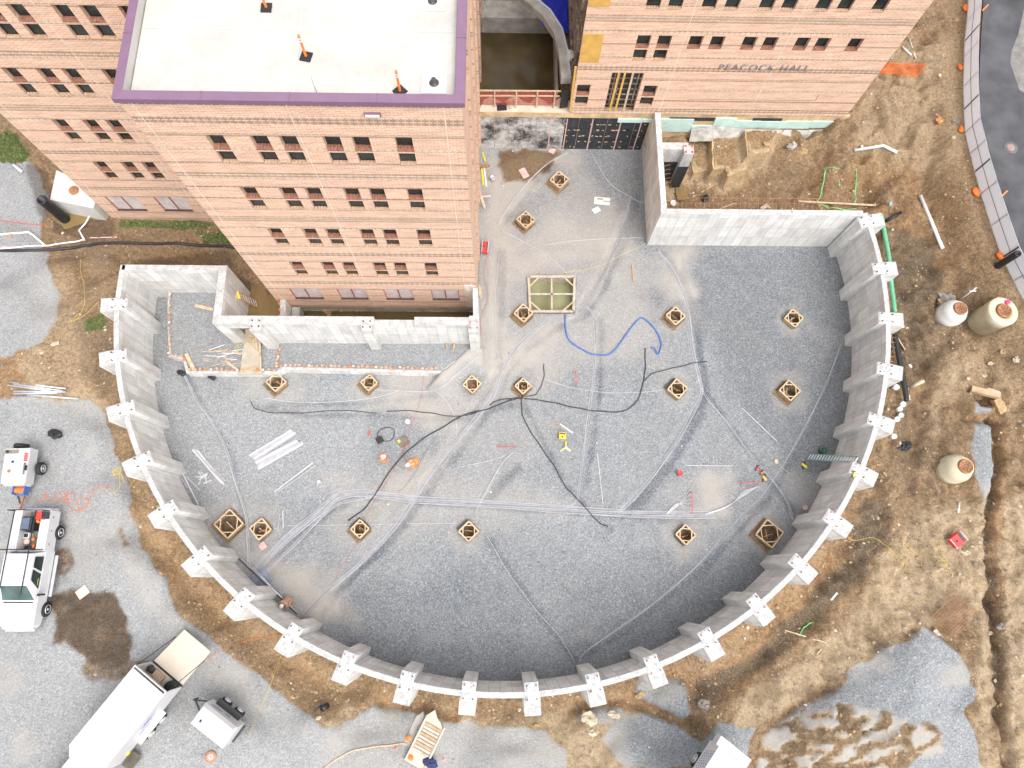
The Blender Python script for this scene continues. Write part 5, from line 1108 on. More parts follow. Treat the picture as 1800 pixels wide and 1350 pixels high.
for px, lb in (([(0, 388), (40, 393), (80, 397)], 'upper faint red line sprayed on the left gravel'), ([(0, 433), (40, 434), (60, 432)], 'lower faint red line sprayed on the left gravel')):
    b = MB(); pts = run(px, 0, .012, 8)
    for p, q in zip(pts, pts[1:]): b.beam(p, q, .06, .012, M_PINK if 'lower' in lb else M_REDD)
    tag(b.build('paint_line'), lb, 'paint line')
for px, lb in (([(1450, 296), (1448, 320), (1442, 345), (1436, 355)], 'left green paint line on the dirt behind the wall'), ([(1448, 297), (1476, 297)], 'short top green paint line joining the two long ones'), ([(1505, 296), (1504, 330), (1502, 358)], 'right green paint line on the dirt behind the wall'), ([(1475, 316), (1475, 327)], 'short green dash between the long green lines'), ([(1438, 360), (1470, 366), (1505, 367)], 'ragged green paint line close behind the wall'), ([(1404, 1117), (1412, 1104), (1427, 1094)], 'green painted dash on the dirt slope outside the lower right wall')):
    b = MB(); pts = run(px, 0, .02, 6)
    for p, q in zip(pts, pts[1:]): b.beam(p, q, .055, .015, M_GRNP)
    tag(b.build('paint_line'), lb, 'paint line')
# silt hose and pipes on the left
pipe('silt_sock', run([(-20, 440), (40, 441), (90, 440), (130, 436), (165, 430), (220, 428), (280, 429), (340, 431), (415, 436)], 0, .05, 7), .10, M_BLACK, 'black silt sock running from the left edge to the brick tower', 'silt sock')
pipe('pvc_pipe', run([(-20, 440), (30, 437), (80, 434), (110, 430), (135, 427), (149, 423)], 0, .16, 5), .055, M_WPLAS, 'white pipe lying on the black silt sock at the left', 'pipe')
pipe('pvc_pipe', [G(149, 423, .1), G(139, 405, .1), G(150, 393, .2), G(160, 375, .3), G(165, 358, .4)], .055, M_WPLAS, 'white pipe bending through the puddle towards the vault', 'pipe')
pipe('pvc_pipe', [G(-10, 413, .1), G(14, 411, .1), G(50, 408, .1), G(58, 413, .1), G(80, 432, .1)], .07, M_WPLAS, 'thicker white pipe bent at the left edge above the silt sock', 'pipe')
pipe('pvc_pipe', [G(23, 289, .1), G(39, 302, .1)], .09, M_WPLAS, 'short white pipe lying on gravel by the grass', 'pipe')
pipe('pvc_pipe', [G(1502, 264, .12), G(1553, 256, .15), G(1577, 268, .12)], .10, M_WPLAS, 'white pipe with one bend lying on the dirt below the lettered building', 'pipe')
pipe('pvc_pipe', [G(1517, 262, .15), G(1514, 256, .2)], .08, M_WPLAS, 'small tee of white pipe on the bent white pipe', 'pipe')
pipe('pvc_pipe', [G(1618, 344, .15), G(1657, 437, .15)], .11, M_WPLAS, 'long straight white pipe lying on the dirt slope beside the fence', 'pipe')
pipe('pvc_pipe', [G(1598, 68, .1), G(1610, 103, .1)], .05, M_CHROME, 'right hand thin grey pipe near the orange netting', 'pipe')
pipe('pvc_pipe', [G(1586, 82, .1), G(1602, 97, .1)], .06, M_CONDL, 'left hand thin grey pipe near the orange netting', 'pipe')
pipe('pvc_pipe', [G(1687, 882, .1), G(1684, 901, .1)], .05, M_WPLAS, 'short white pipe offcut below the lone manhole', 'pipe')
def arc(a0_, a1_, r, z): return [(pol(r, a0_ + (a1_ - a0_) * i / 14)[0], pol(r, a0_ + (a1_ - a0_) * i / 14)[1], z) for i in range(15)]
gp = [P(1549, 378, 3.1), P(1553, 400, 3.1), P(1562, 450, 3.1), P(1567, 500, 3.1), P(1573, 549, 3.1)]
t = thing('drain_pipe', 'green ribbed pipe along the outside of the right wall', 'pipe', gp[2] + (3.1,)); b = MB(); c = crom([p + (3.1,) for p in gp], 8); b.tube(c, [.12 + .014 * (i % 2) for i in range(len(c))], M_GREEN, 10, True, False); b.build('pipe_wall', t)
pipe('drain_pipe', crom([P(u, v, 2.9) + (2.9,) for u, v in ((1573, 588), (1577, 610), (1583, 645), (1588, 670), (1594, 705))], 6), .15, M_BLACK, 'black ribbed pipe along the outside of the right wall below the green one', 'pipe')
pipe('drain_pipe', [G(1557, 389, .2), G(1584, 373, .2)], .11, M_BLACK, 'short black pipe reaching into the dirt at the top right wall corner', 'pipe')
pipe('drain_pipe', [G(1600, 681, .2), (G(1600, 681)[0] + .3, G(1600, 681)[1] + .15, G(1600, 681)[2] + .9)], .10, mk('tan_pipe', (.55, .48, .36), .6), 'stubby cream pipe standing right of the wall', 'pipe')
pipe('drain_pipe', [G(576, 1240, .15), G(566, 1246, .3)], .16, M_BLACK, 'short black pipe end in the dirt below the lower buttresses', 'pipe')
pipe('drain_pipe', [G(553, 1250, .05), G(566, 1240, .05)], .05, M_DARKM, 'thin dark pipe leading into the short black pipe end', 'pipe')

# ------------------------------------------------------------------ vehicles and trailers (built at the origin, then moved)
def moved(t, loc, rz): t.location = loc; t.rotation_euler = (0, 0, rz); return t
def wheel(root, x, y, r=.38, w=.24, rim=M_CHROME, steer=0.0, name='wheel'):
    b = MB(); s = 1 if x > 0 else -1
    b.lathe((x, y, r), [(r * .58, -w / 2), (r * .92, -w / 2), (r, -w * .32), (r, w * .32), (r * .92, w / 2), (r * .58, w / 2)], M_RUB, 26, 'x')
    o = b.build(name, root)
    b = MB(); b.lathe((x + s * w * .5, y, r), [(0, .04 * s), (r * .16, .04 * s), (r * .2, 0), (r * .5, .0), (r * .58, .05 * s), (r * .6, -.02 * s)], rim, 20, 'x'); b.build('rim', o)
    return o
def quad_on(b, c, u0, u1, v0, v1, m, off=.006):
    """patch on a quadrilateral c (4 corners: bl, br, tr, tl) by its own fractions"""
    c = [Vector(p) for p in c]; nrm = (c[1] - c[0]).cross(c[3] - c[0]).normalized() * off
    def f(u, v): return (c[0] * (1 - u) + c[1] * u) * (1 - v) + (c[3] * (1 - u) + c[2] * u) * v + nrm
    b.face([f(u0, v0), f(u1, v0), f(u1, v1), f(u0, v1)], m)
def pickup(lb):
    t = thing('pickup_truck', lb, 'truck')
    b = MB()
    W = .98
    def sec(y, w, z0, z1): return [(-w, y, z0), (w, y, z0), (w * .97, y, z1), (-w * .97, y, z1)]
    st = [(-3.05, .95, .55, .95), (-.95, .97, .5, 1.18), (1.45, .97, .5, 1.22), (2.2, .95, .5, 1.17), (2.72, .88, .5, 1.05), (2.95, .70, .52, .92)]
    S = [sec(*q) for q in st]
    for a, c in zip(S[1:], S[2:]):
        for i in range(4): b.face([a[i], a[(i + 1) % 4], c[(i + 1) % 4], c[i]][::-1], M_WHITE, smooth=False)
    b.face(S[1], M_WHITE); b.face(S[-1][::-1], M_WHITE)
    b.build('body', t, bevel=.05)
    b = MB(); lo = [(-.93, -.92, 1.17), (.93, -.92, 1.17), (.93, 1.55, 1.2), (-.93, 1.55, 1.2)]; hi = [(-.74, -.80, 1.86), (.74, -.80, 1.86), (.72, .72, 1.88), (-.72, .72, 1.88)]
    b.face(hi, M_WHITE)
    F = [[lo[0], lo[1], hi[1], hi[0]], [lo[1], lo[2], hi[2], hi[1]], [lo[2], lo[3], hi[3], hi[2]], [lo[3], lo[0], hi[0], hi[3]]]
    for f in F: b.face(f, M_WHITE)
    cab = b.build('cab', t, bevel=.04)
    b = MB(); quad_on(b, F[2], .06, .94, .08, .92, mk('windscreen', (.06, .10, .09), .08, .4, 1.5), .03); b.build('windscreen', t)
    for f, s in ((F[1], 0), (F[3], 1)):
        for (u0, u1) in ((.10, .42), (.48, .80)) if s == 0 else ((.20, .52), (.58, .90)):
            b = MB(); quad_on(b, f, u0, u1, .15, .85, M_GLASS, .035); b.build('side_window', t)
    b = MB(); quad_on(b, F[0], .15, .85, .3, .9, M_GLASS, .03); b.build('rear_window', t)
    b = MB(); b.box((0, 1.62, 1.245), (1.5, .05, .02), M_BLACK); b.build('cowl', t)
    for s in (-1, 1):
        b = MB(); b.box((s * .735, -2.0, 1.0), (.46, 2.1, .85), M_WHITE); b.box((s * .735, -2.0, 1.435), (.30, 1.9, .02), M_GREY)
        bx = b.build('side_box', t, bevel=.02)
        for yy in (-2.7, -2.0, -1.3):
            b = MB(); b.box((s * .968, yy, 1.12), (.012, .10, .05), M_NAVY); b.build('latch', bx)
        b = MB(); b.box((s * 1.0, 1.25, 1.30), (.14, .1, .06), M_BLACK); b.box((s * 1.16, 1.22, 1.33), (.22, .10, .26), M_BLACK); b.build('mirror', t)
        b = MB(); b.box((s * 1.06, .3, .42), (.16, 2.1, .05), M_CHROME); b.build('running_board', t)
        b = MB(); b.box((s * .62, 2.86, .86), (.28, .12, .16), mk('headlight_glass', (.7, .72, .75), .1)); b.build('headlight', t)
        b = MB(); b.box((s * .85, -3.06, 1.05), (.12, .04, .3), M_RED); b.build('tail_light', t)
        wheel(t, s * .90, 1.98, .39, .27); wheel(t, s * .90, -1.95, .39, .27)
    b = MB(); b.box((0, -2.0, .72), (1.0, 2.1, .06), M_OLIVE); b.box((0, -.97, 1.0), (1.0, .04, .5), M_GREY); b.build('bed', t)
    b = MB(); b.box((0, 3.0, .6), (1.5, .12, .2), M_CHROME); b.build('front_bumper', t)
    b = MB(); b.box((0, -3.12, .62), (1.7, .16, .14), M_CHROME); b.build('rear_bumper', t)
    b = MB()
    for y in (-3.0, -1.0): b.beam((-.92, y, 2.0), (.92, y, 2.0), .05, .05, M_BLACK)
    for s in (-1, 1):
        b.beam((s * .55, -3.0, 2.0), (s * .55, 1.2, 2.02), .04, .04, M_BLACK)
        for y in (-3.0, -1.0): b.beam((s * .9, y, 1.44), (s * .9, y, 2.0), .05, .05, M_BLACK)
    b.build('ladder_rack', t)
    return t
pk = pickup('white service pickup truck with tool boxes and a cluttered bed')
xw_, yf_ = P(84, 1068, 3.25); _, yr_ = P(84, 938, 3.25)
pkx, pky = xw_ - 1.0, (yf_ + yr_) / 2; moved(pk, (pkx, pky, 2.9), pi)
def cargo(name, lb, cat, lx, ly, lz, fn):
    """something standing in the truck bed (local truck coordinates, truck turned by half a turn)"""
    t = thing(name, lb, cat, (pkx - lx, pky - ly, 2.9 + lz)); fn(t, *t.location); return t
def fgen(t, x, y, z):
    b = MB(); b.box((x, y, z + .25), (.34, .42, .4), M_RED); b.build('housing', t, bevel=.02)
    b = MB(); b.box((x + .25, y, z + .2), (.2, .36, .32), M_DARKM); b.cyl((x + .25, y + .2, z + .38), (x + .25, y - .1, z + .38), .06, M_BLACK, 10); b.build('engine', t)
cargo('generator', 'small red generator on the side box at the rear of the pickup', 'generator', -.62, -2.75, 1.44, fgen)
def fbox(t, x, y, z):
    b = MB(); b.box((x, y, z + .35), (.5, .72, .7), M_BLACK); b.build('case', t, bevel=.03)
    b = MB(); b.box((x - .03, y, z + .72), (.38, .58, .04), mk('slate_lid', (.10, .13, .19), .5)); b.build('lid', t)
cargo('tool_case', 'slate blue lidded case in the pickup bed', 'case', .18, -2.35, .76, fbox)
def fcool(t, x, y, z):
    b = MB(); b.box((x, y, z + .2), (.3, .3, .4), M_WPLAS); b.build('body', t, bevel=.03)
    b = MB(); b.box((x, y, z + .41), (.2, .2, .04), M_BLACK); b.build('lid', t)
cargo('cooler', 'square white cooler in the pickup bed', 'cooler', .28, -1.75, .76, fcool)
b = MB(); b.lathe((pkx - .3, pky + 1.45, 3.68), [(.14, 0), (.15, .25), (.12, .27), (0, .27)], mk('pink_bucket', (.75, .45, .42), .6), 16); tag(b.build('bucket'), 'pale pink bucket in the pickup bed beside the cooler', 'bucket')
b = MB(); b.tube([(pkx - .35, pky + 1.1, 3.8), (pkx + .55, pky + 1.05, 3.8)], .13, M_BLACK, 10); tag(b.build('roll'), 'black roll lying across the pickup bed behind the cab', 'roll')
for i, (lx, ly) in enumerate(((-.05, -1.55), (-.12, -1.2), (-.45, -2.45))):
    b = MB(); b.box((pkx - lx, pky - ly, 3.9 if i < 2 else 4.42), (.16, .12, .1), M_ORANGE, .5 + i); tag(b.build('tool'), ('orange tool beside the cooler in the pickup bed', 'orange tool by the black roll in the pickup bed', 'orange tool on the pickup side box next to the red generator')[i], 'tool')
b = MB(); b.box((pkx + .80, pky - .05 - .55, 4.2), (.22, .32, .22), M_HIVIS); tag(b.build('safety_vest'), 'lime safety vest seen through the pickup side window', 'vest')

# second vehicle whose front end shows at the bottom left
vn = thing('pickup_truck', 'white tow truck mostly out of frame in front of the big box trailer', 'truck')
b = MB(); lo = [(-.95, -2.6, .5), (.95, -2.6, .5), (.95, 2.6, .5), (-.95, 2.6, .5)]; mid = [(x, y, 1.25) for x, y, z in lo]; b.prism([(x, y) for x, y, z in lo], .5, 1.3, M_WHITE); b.build('body', vn, bevel=.06)
b = MB(); b.box((0, -.2, 1.6), (1.8, 2.3, .62), M_WHITE, top=(.84, .8)); b.build('cab', vn, bevel=.05)
b = MB(); b.box((0, -.2, 1.6), (1.84, 1.7, .40), M_GLASS, top=(.86, .86)); b.build('side_window', vn)
for s in (-1, 1):
    b = MB(); b.beam((s * .95, -.1, 1.45), (s * 1.25, -.15, 1.5), .05, .05, M_BLACK); b.box((s * 1.3, -.12, 1.55), (.14, .12, .34), M_BLACK); b.build('mirror', vn)
    wheel(vn, s * .88, 1.7); wheel(vn, s * .88, -1.7)

# box trailer
zt_ = 5.0; q0 = P(121, 1310, zt_); q1 = P(236, 1170, zt_); q2 = P(291.5, 1217, zt_)
dv = Vector((q1[0] - q0[0], q1[1] - q0[1])); TL = dv.length; th_ = atan2(dv.y, dv.x); TW = hypot(q2[0] - q1[0], q2[1] - q1[1])
tz = 2.55; t = thing('box_trailer', 'large white enclosed trailer with its rear ramp lowered', 'trailer')
hx = TL / 2; hw = TW / 2; zr_ = zt_ - tz
b = MB(); b.prism([(-hx, -hw), (hx, -hw), (hx, hw), (-hx, hw)], .5, .62, M_OLIVE, M_RAMP)
b.prism([(-hx, -hw), (hx, -hw), (hx, -hw + .05), (-hx, -hw + .05)], .62, zr_, M_WHITE); b.prism([(-hx, hw - .05), (hx, hw - .05), (hx, hw), (-hx, hw)], .62, zr_, M_WHITE)
b.prism([(-hx - .35, -hw + .35), (-hx, -hw), (-hx, hw), (-hx - .35, hw - .35)], .5, zr_ - .02, M_WHITE); b.build('body', t, bevel=.015)
b = MB(); b.box((-.06, 0, zr_ + .015), (TL - .1, TW - .05, .05), M_WHITE); b.box((-.06, 0, zr_ + .05), (TL - .5, .03, .01), M_GREY)
for i in range(5): b.box((-hx + .6 + i * .95, 0, zr_ + .042), (.03, TW - .2, .01), M_PAD)
b.build('roof', t, bevel=.02)
b = MB(); b.box((hx + .02, 0, zr_ - .03), (.06, TW - .02, .12), M_GREY); b.build('rear_header', t)
b = MB(); rl = 1.95; b.add([(hx + .02, -hw + .05, .60), (hx + rl, -hw + .12, .12), (hx + rl, hw - .12, .12), (hx + .02, hw - .05, .60), (hx + .02, -hw + .05, .54), (hx + rl, -hw + .12, .05), (hx + rl, hw - .12, .05), (hx + .02, hw - .05, .54)], [(0, 1, 2, 3), (7, 6, 5, 4), (0, 4, 5, 1), (1, 5, 6, 2), (2, 6, 7, 3), (3, 7, 4, 0)], M_RAMP)
rmp = b.build('ramp', t)
for s in (-1, 1):
    b = MB(); b.beam((hx, s * (hw - .02), zr_ - .2), (hx + rl * .75, s * (hw - .03), .25), .03, .03, M_BLACK); b.build('ramp_cable', t)
b = MB(); b.box((hx + .03, 0, .64), (.08, TW - .05, .05), M_BLACK); b.build('threshold', t)
for k, xx in enumerate((-.4, .45)):
    for s in (-1, 1): wheel(t, s * (hw + .10), 0, .33, .2, M_WHITE).location = (0, 0, 0)
for o in [o for o in COL.objects if o.parent == t and o.name.startswith('wheel')]:
    k = int(o.name[-3:]) if o.name[-4] == '.' else 0
for i, o in enumerate([o for o in COL.objects if o.parent == t and o.name.startswith('wheel')]):
    o.rotation_euler = (0, 0, pi / 2); o.location = ((-.45, -.45, .35, .35)[i], 0, 0)
b = MB()
for s in (-1,):
    b.prism([(-.95, -hw - .22), (.85, -hw - .22), (.85, -hw - .001), (-.95, -hw - .001)], .68, .74, M_WHITE)
b.build('fender', t)
b = MB(); M_LOGO = mk('blue_logo', (.05, .07, .45), .4)
pts = [(-.1 + i * .12, -hw - .004, 1.55 + .22 * sin(pi * i / 9)) for i in range(10)]; pl = [(-.1 + i * .12, -hw - .004, 1.55 + .06 * sin(pi * i / 9)) for i in range(10)]
for i in range(9): b.face([pl[i], pl[i + 1], pts[i + 1], pts[i]], M_LOGO)
b.build('logo', t)
b = MB()
for row, (n, z, x0_) in enumerate(((10, 1.9, .1), (8, 1.38, -.35), (6, 1.2, -.4))):
    for i in range(n): b.box((x0_ + i * .12, -hw - .004, z), (.07 if i % 3 else .04, .006, .06), M_LOGO)
b.build('side_marking', t)
for s in (-1,):
    b = MB(); b.box((-1.55, -hw - .03, .8), (.2, .06, .14), M_YEL); b.build('side_marker', t)
b = MB(); b.add([(-2.3, -hw - .01, .42), (-1.5, -hw - .01, .42), (-1.5, -hw - .55, .30), (-2.3, -hw - .55, .30)], [(3, 2, 1, 0), (0, 1, 2, 3)], M_OLIVE); b.build('side_step', t)
b = MB(); b.beam((-hx - .3, -.5, .5), (-hx - 1.4, 0, .5), .1, .1, M_BLACK); b.beam((-hx - .3, .5, .5), (-hx - 1.4, 0, .5), .1, .1, M_BLACK); b.build('tongue', t)
cxy = ((q0[0] + q1[0]) / 2 + .5 * (q2[0] - q1[0]), (q0[1] + q1[1]) / 2 + .5 * (q2[1] - q1[1]))
moved(t, (cxy[0], cxy[1], tz), th_)
def loc_(lx, ly, lz): return (cxy[0] + lx * cos(th_) - ly * sin(th_), cxy[1] + lx * sin(th_) + ly * cos(th_), tz + lz)
moved(vn, (loc_(-hx - 3.35, 0, 0)[0], loc_(-hx - 3.35, 0, 0)[1], tz + .1), th_ - pi / 2)
x, y, z = loc_(hx - .28, -hw + .38, .62); b = MB()
for i in range(4): b.lathe((x, y, z + i * .09), [(.26, 0), (.33, .02), (.33, .06), (.26, .08)], M_BLACK, 20)
tag(b.build('hose_coil'), 'coiled black hose in the open rear of the white trailer', 'hose')
x, y, z = loc_(hx - .3, .25, .63); b = MB(); b.box((x, y, z + .1), (.4, .6, .2), M_WOODL, th_); tag(b.build('box'), 'brown carton inside the rear of the white trailer', 'carton')
x, y, z = loc_(hx - .25, .75, .63); b = MB(); b.blob((x, y, z + .15), (.2, .2, .16), M_DARKM, 3, .4, 10, 6); tag(b.build('cable_pile'), 'heap of dark cable inside the trailer opening', 'cables')

# small white tandem trailer
tz2 = 2.1; zt2 = 3.9; a0_, a1_, a2_ = P(351, 1244, zt2), P(424.7, 1276, zt2), P(393.6, 1310, zt2); a3_ = P(337, 1265, zt2)
cx_, cyy = (a0_[0] + a2_[0]) / 2, (a0_[1] + a2_[1]) / 2; d2 = Vector((a2_[0] - a3_[0], a2_[1] - a3_[1])); L2_ = d2.length; th2 = atan2(d2.y, d2.x); W2_ = 1.15
t = thing('generator_trailer', 'small white canopied trailer with twin wheels beside the box trailer', 'trailer')
b = MB(); zz = zt2 - tz2; b.prism([(-L2_ / 2, -W2_ / 2), (L2_ / 2, -W2_ / 2), (L2_ / 2, W2_ / 2), (-L2_ / 2, W2_ / 2)], .5, zz - .25, M_WHITE); b.box((0, 0, zz - .125), (L2_, W2_, .25), M_WHITE, top=(.92, .8)); b.build('canopy', t, bevel=.03)
b = MB()
for i in range(9): b.box((-L2_ / 2 + .32, -.32 + i * .08, zz + .006), (.34, .03, .012), M_GREY)
b.build('vent_grille', t)
b = MB(); b.box((-L2_ / 2 + .42, -.12, zz + .012), (.10, .14, .02), M_NAVY); b.build('exhaust', t)
b = MB(); b.box((.0, W2_ / 2 + .16, .78), (L2_ * .72, .30, .05), M_BLACK); b.box((.0, 0, .42), (L2_ + .2, .9, .12), M_BLACK); b.build('fender', t)
for i, xx in enumerate((-.42, .42)):
    for s in (-1, 1):
        o = wheel(t, s * (W2_ / 2 + .2), 0, .31, .2, M_WPLAS); o.rotation_euler = (0, 0, pi / 2); o.location = (xx, 0, 0)
b = MB(); b.beam((-L2_ / 2, .4, .45), (-L2_ / 2 - .75, 0, .45), .07, .07, M_BLACK); b.beam((-L2_ / 2, -.4, .45), (-L2_ / 2 - .75, 0, .45), .07, .07, M_BLACK); b.cyl((-L2_ / 2 - .8, 0, .1), (-L2_ / 2 - .8, 0, .6), .05, M_DARKM, 10); b.build('tongue', t)
b = MB()
for i in range(7): b.box((-L2_ / 2 + .3 + i * .09, W2_ / 2 + .003, 1.2 + .03 * sin(i)), (.06, .006, .1 + .03 * (i % 2)), M_LOGO)
b.box((.2, W2_ / 2 + .004, 1.1), (.3, .006, .05), M_BLACK); b.build('side_marking', t)
moved(t, (cx_, cyy, tz2), th2)

# grey compressor trailer with the hose reel
zt3 = 4.3; c0, c1 = P(5, 786, zt3), P(48, 786, zt3); c2 = P(12, 852, zt3); t = thing('air_compressor', 'grey towable air compressor with red letters at the left edge', 'compressor')
cw_, cl_ = c1[0] - c0[0], c0[1] - c2[1]; zz = zt3 - 2.9
b = MB(); b.prism([(-cw_ / 2, -cl_ / 2 + .1), (cw_ / 2, -cl_ / 2 + .1), (cw_ / 2, cl_ / 2), (-cw_ / 2, cl_ / 2)], .45, zz - .28, M_GREY); b.box((0, .05, zz - .14), (cw_, cl_ - .1, .28), M_GREY, top=(.74, .93))
b.box((0, -cl_ / 2 + .06, .78), (cw_ * .9, .16, .6), M_GREY, top=(.9, .6)); b.build('canopy', t, bevel=.03)
b = MB(); b.box((-.12, cl_ / 2 - .24, zz + .005), (.72, .22, .012), M_OLIVE); b.cyl((-.35, cl_ / 2 - .24, zz), (-.35, cl_ / 2 - .24, zz + .08), .06, M_BLACK, 12); b.build('intake_grille', t)
b = MB(); b.cyl((-.12, -.28, zz), (-.12, -.28, zz + .03), .09, M_RUST, 16); b.build('filler_cap', t)
b = MB(); b.box((.0, .22, zz + .01), (.14, .12, .03), M_NAVY); b.build('lifting_eye', t)
xs_ = cw_ / 2 * .88
def side_tx(txt, y, sz, m, z_=None):
    o = letters(txt, sz, m, t, (cw_ / 2 * .885, y, zz - .17), (0, R(64), R(-90)) if False else (0, 0, 0), 'side_lettering', .004); return o
b = MB()
for i in range(5): b.box((xs_, cl_ / 2 - .35 - i * .09, zz - .12), (.17, .05 if i % 2 else .07, .012), M_RED, tilt=Matrix.Rotation(R(62), 3, 'Y'))
for i in range(9): b.box((xs_, cl_ / 2 - .88 - i * .07, zz - .12), (.09, .035 if i % 3 else .05, .012), M_NAVY, tilt=Matrix.Rotation(R(62), 3, 'Y'))
b.box((xs_ + .05, -.1, zz - .16), (.12, .28, .014), M_BLACK, tilt=Matrix.Rotation(R(62), 3, 'Y')); b.build('side_lettering', t)
wheel(t, cw_ / 2 + .22, -.02, .36, .24); wheel(t, -cw_ / 2 - .16, -.02, .36, .24)
b = MB(); b.lathe((-.1, cl_ / 2 + .18, .75), [(.12, -.1), (.36, -.1), (.38, 0), (.36, .1), (.12, .1)], M_RUB, 22, 'y'); b.build('spare_wheel', t)
b = MB(); b.beam((.3, -cl_ / 2, .45), (.12, -cl_ / 2 - 1.35, .45), .08, .08, M_RUST); b.beam((-.3, -cl_ / 2, .45), (.1, -cl_ / 2 - .9, .45), .07, .07, M_DARKM); b.build('tongue', t)
moved(t, ((c0[0] + c1[0]) / 2 + .04, (c0[1] + c2[1]) / 2, 2.9), R(2))
x, y, z = P3(36, 862, 3.55); t = thing('hose_reel', 'blue hose reel wound with orange hose on the compressor tongue', 'hose reel', (x, y, z - .2))
b = MB()
for s in (-1, 1): b.box((x + s * .30, y, z), (.05, .46, .40), M_BLUE)
b.box((x, y - .22, z - .15), (.7, .1, .05), M_BLUE); b.box((x, y + .2, z - .18), (.6, .08, .05), M_BLUE); b.build('frame', t)
b = MB()
for i in range(7): b.lathe((x - .22 + i * .072, y, z), [(.12, -.034), (.17, -.02), (.17, .02), (.12, .034)], M_ORANGE, 14, 'x')
b.build('wound_hose', t)

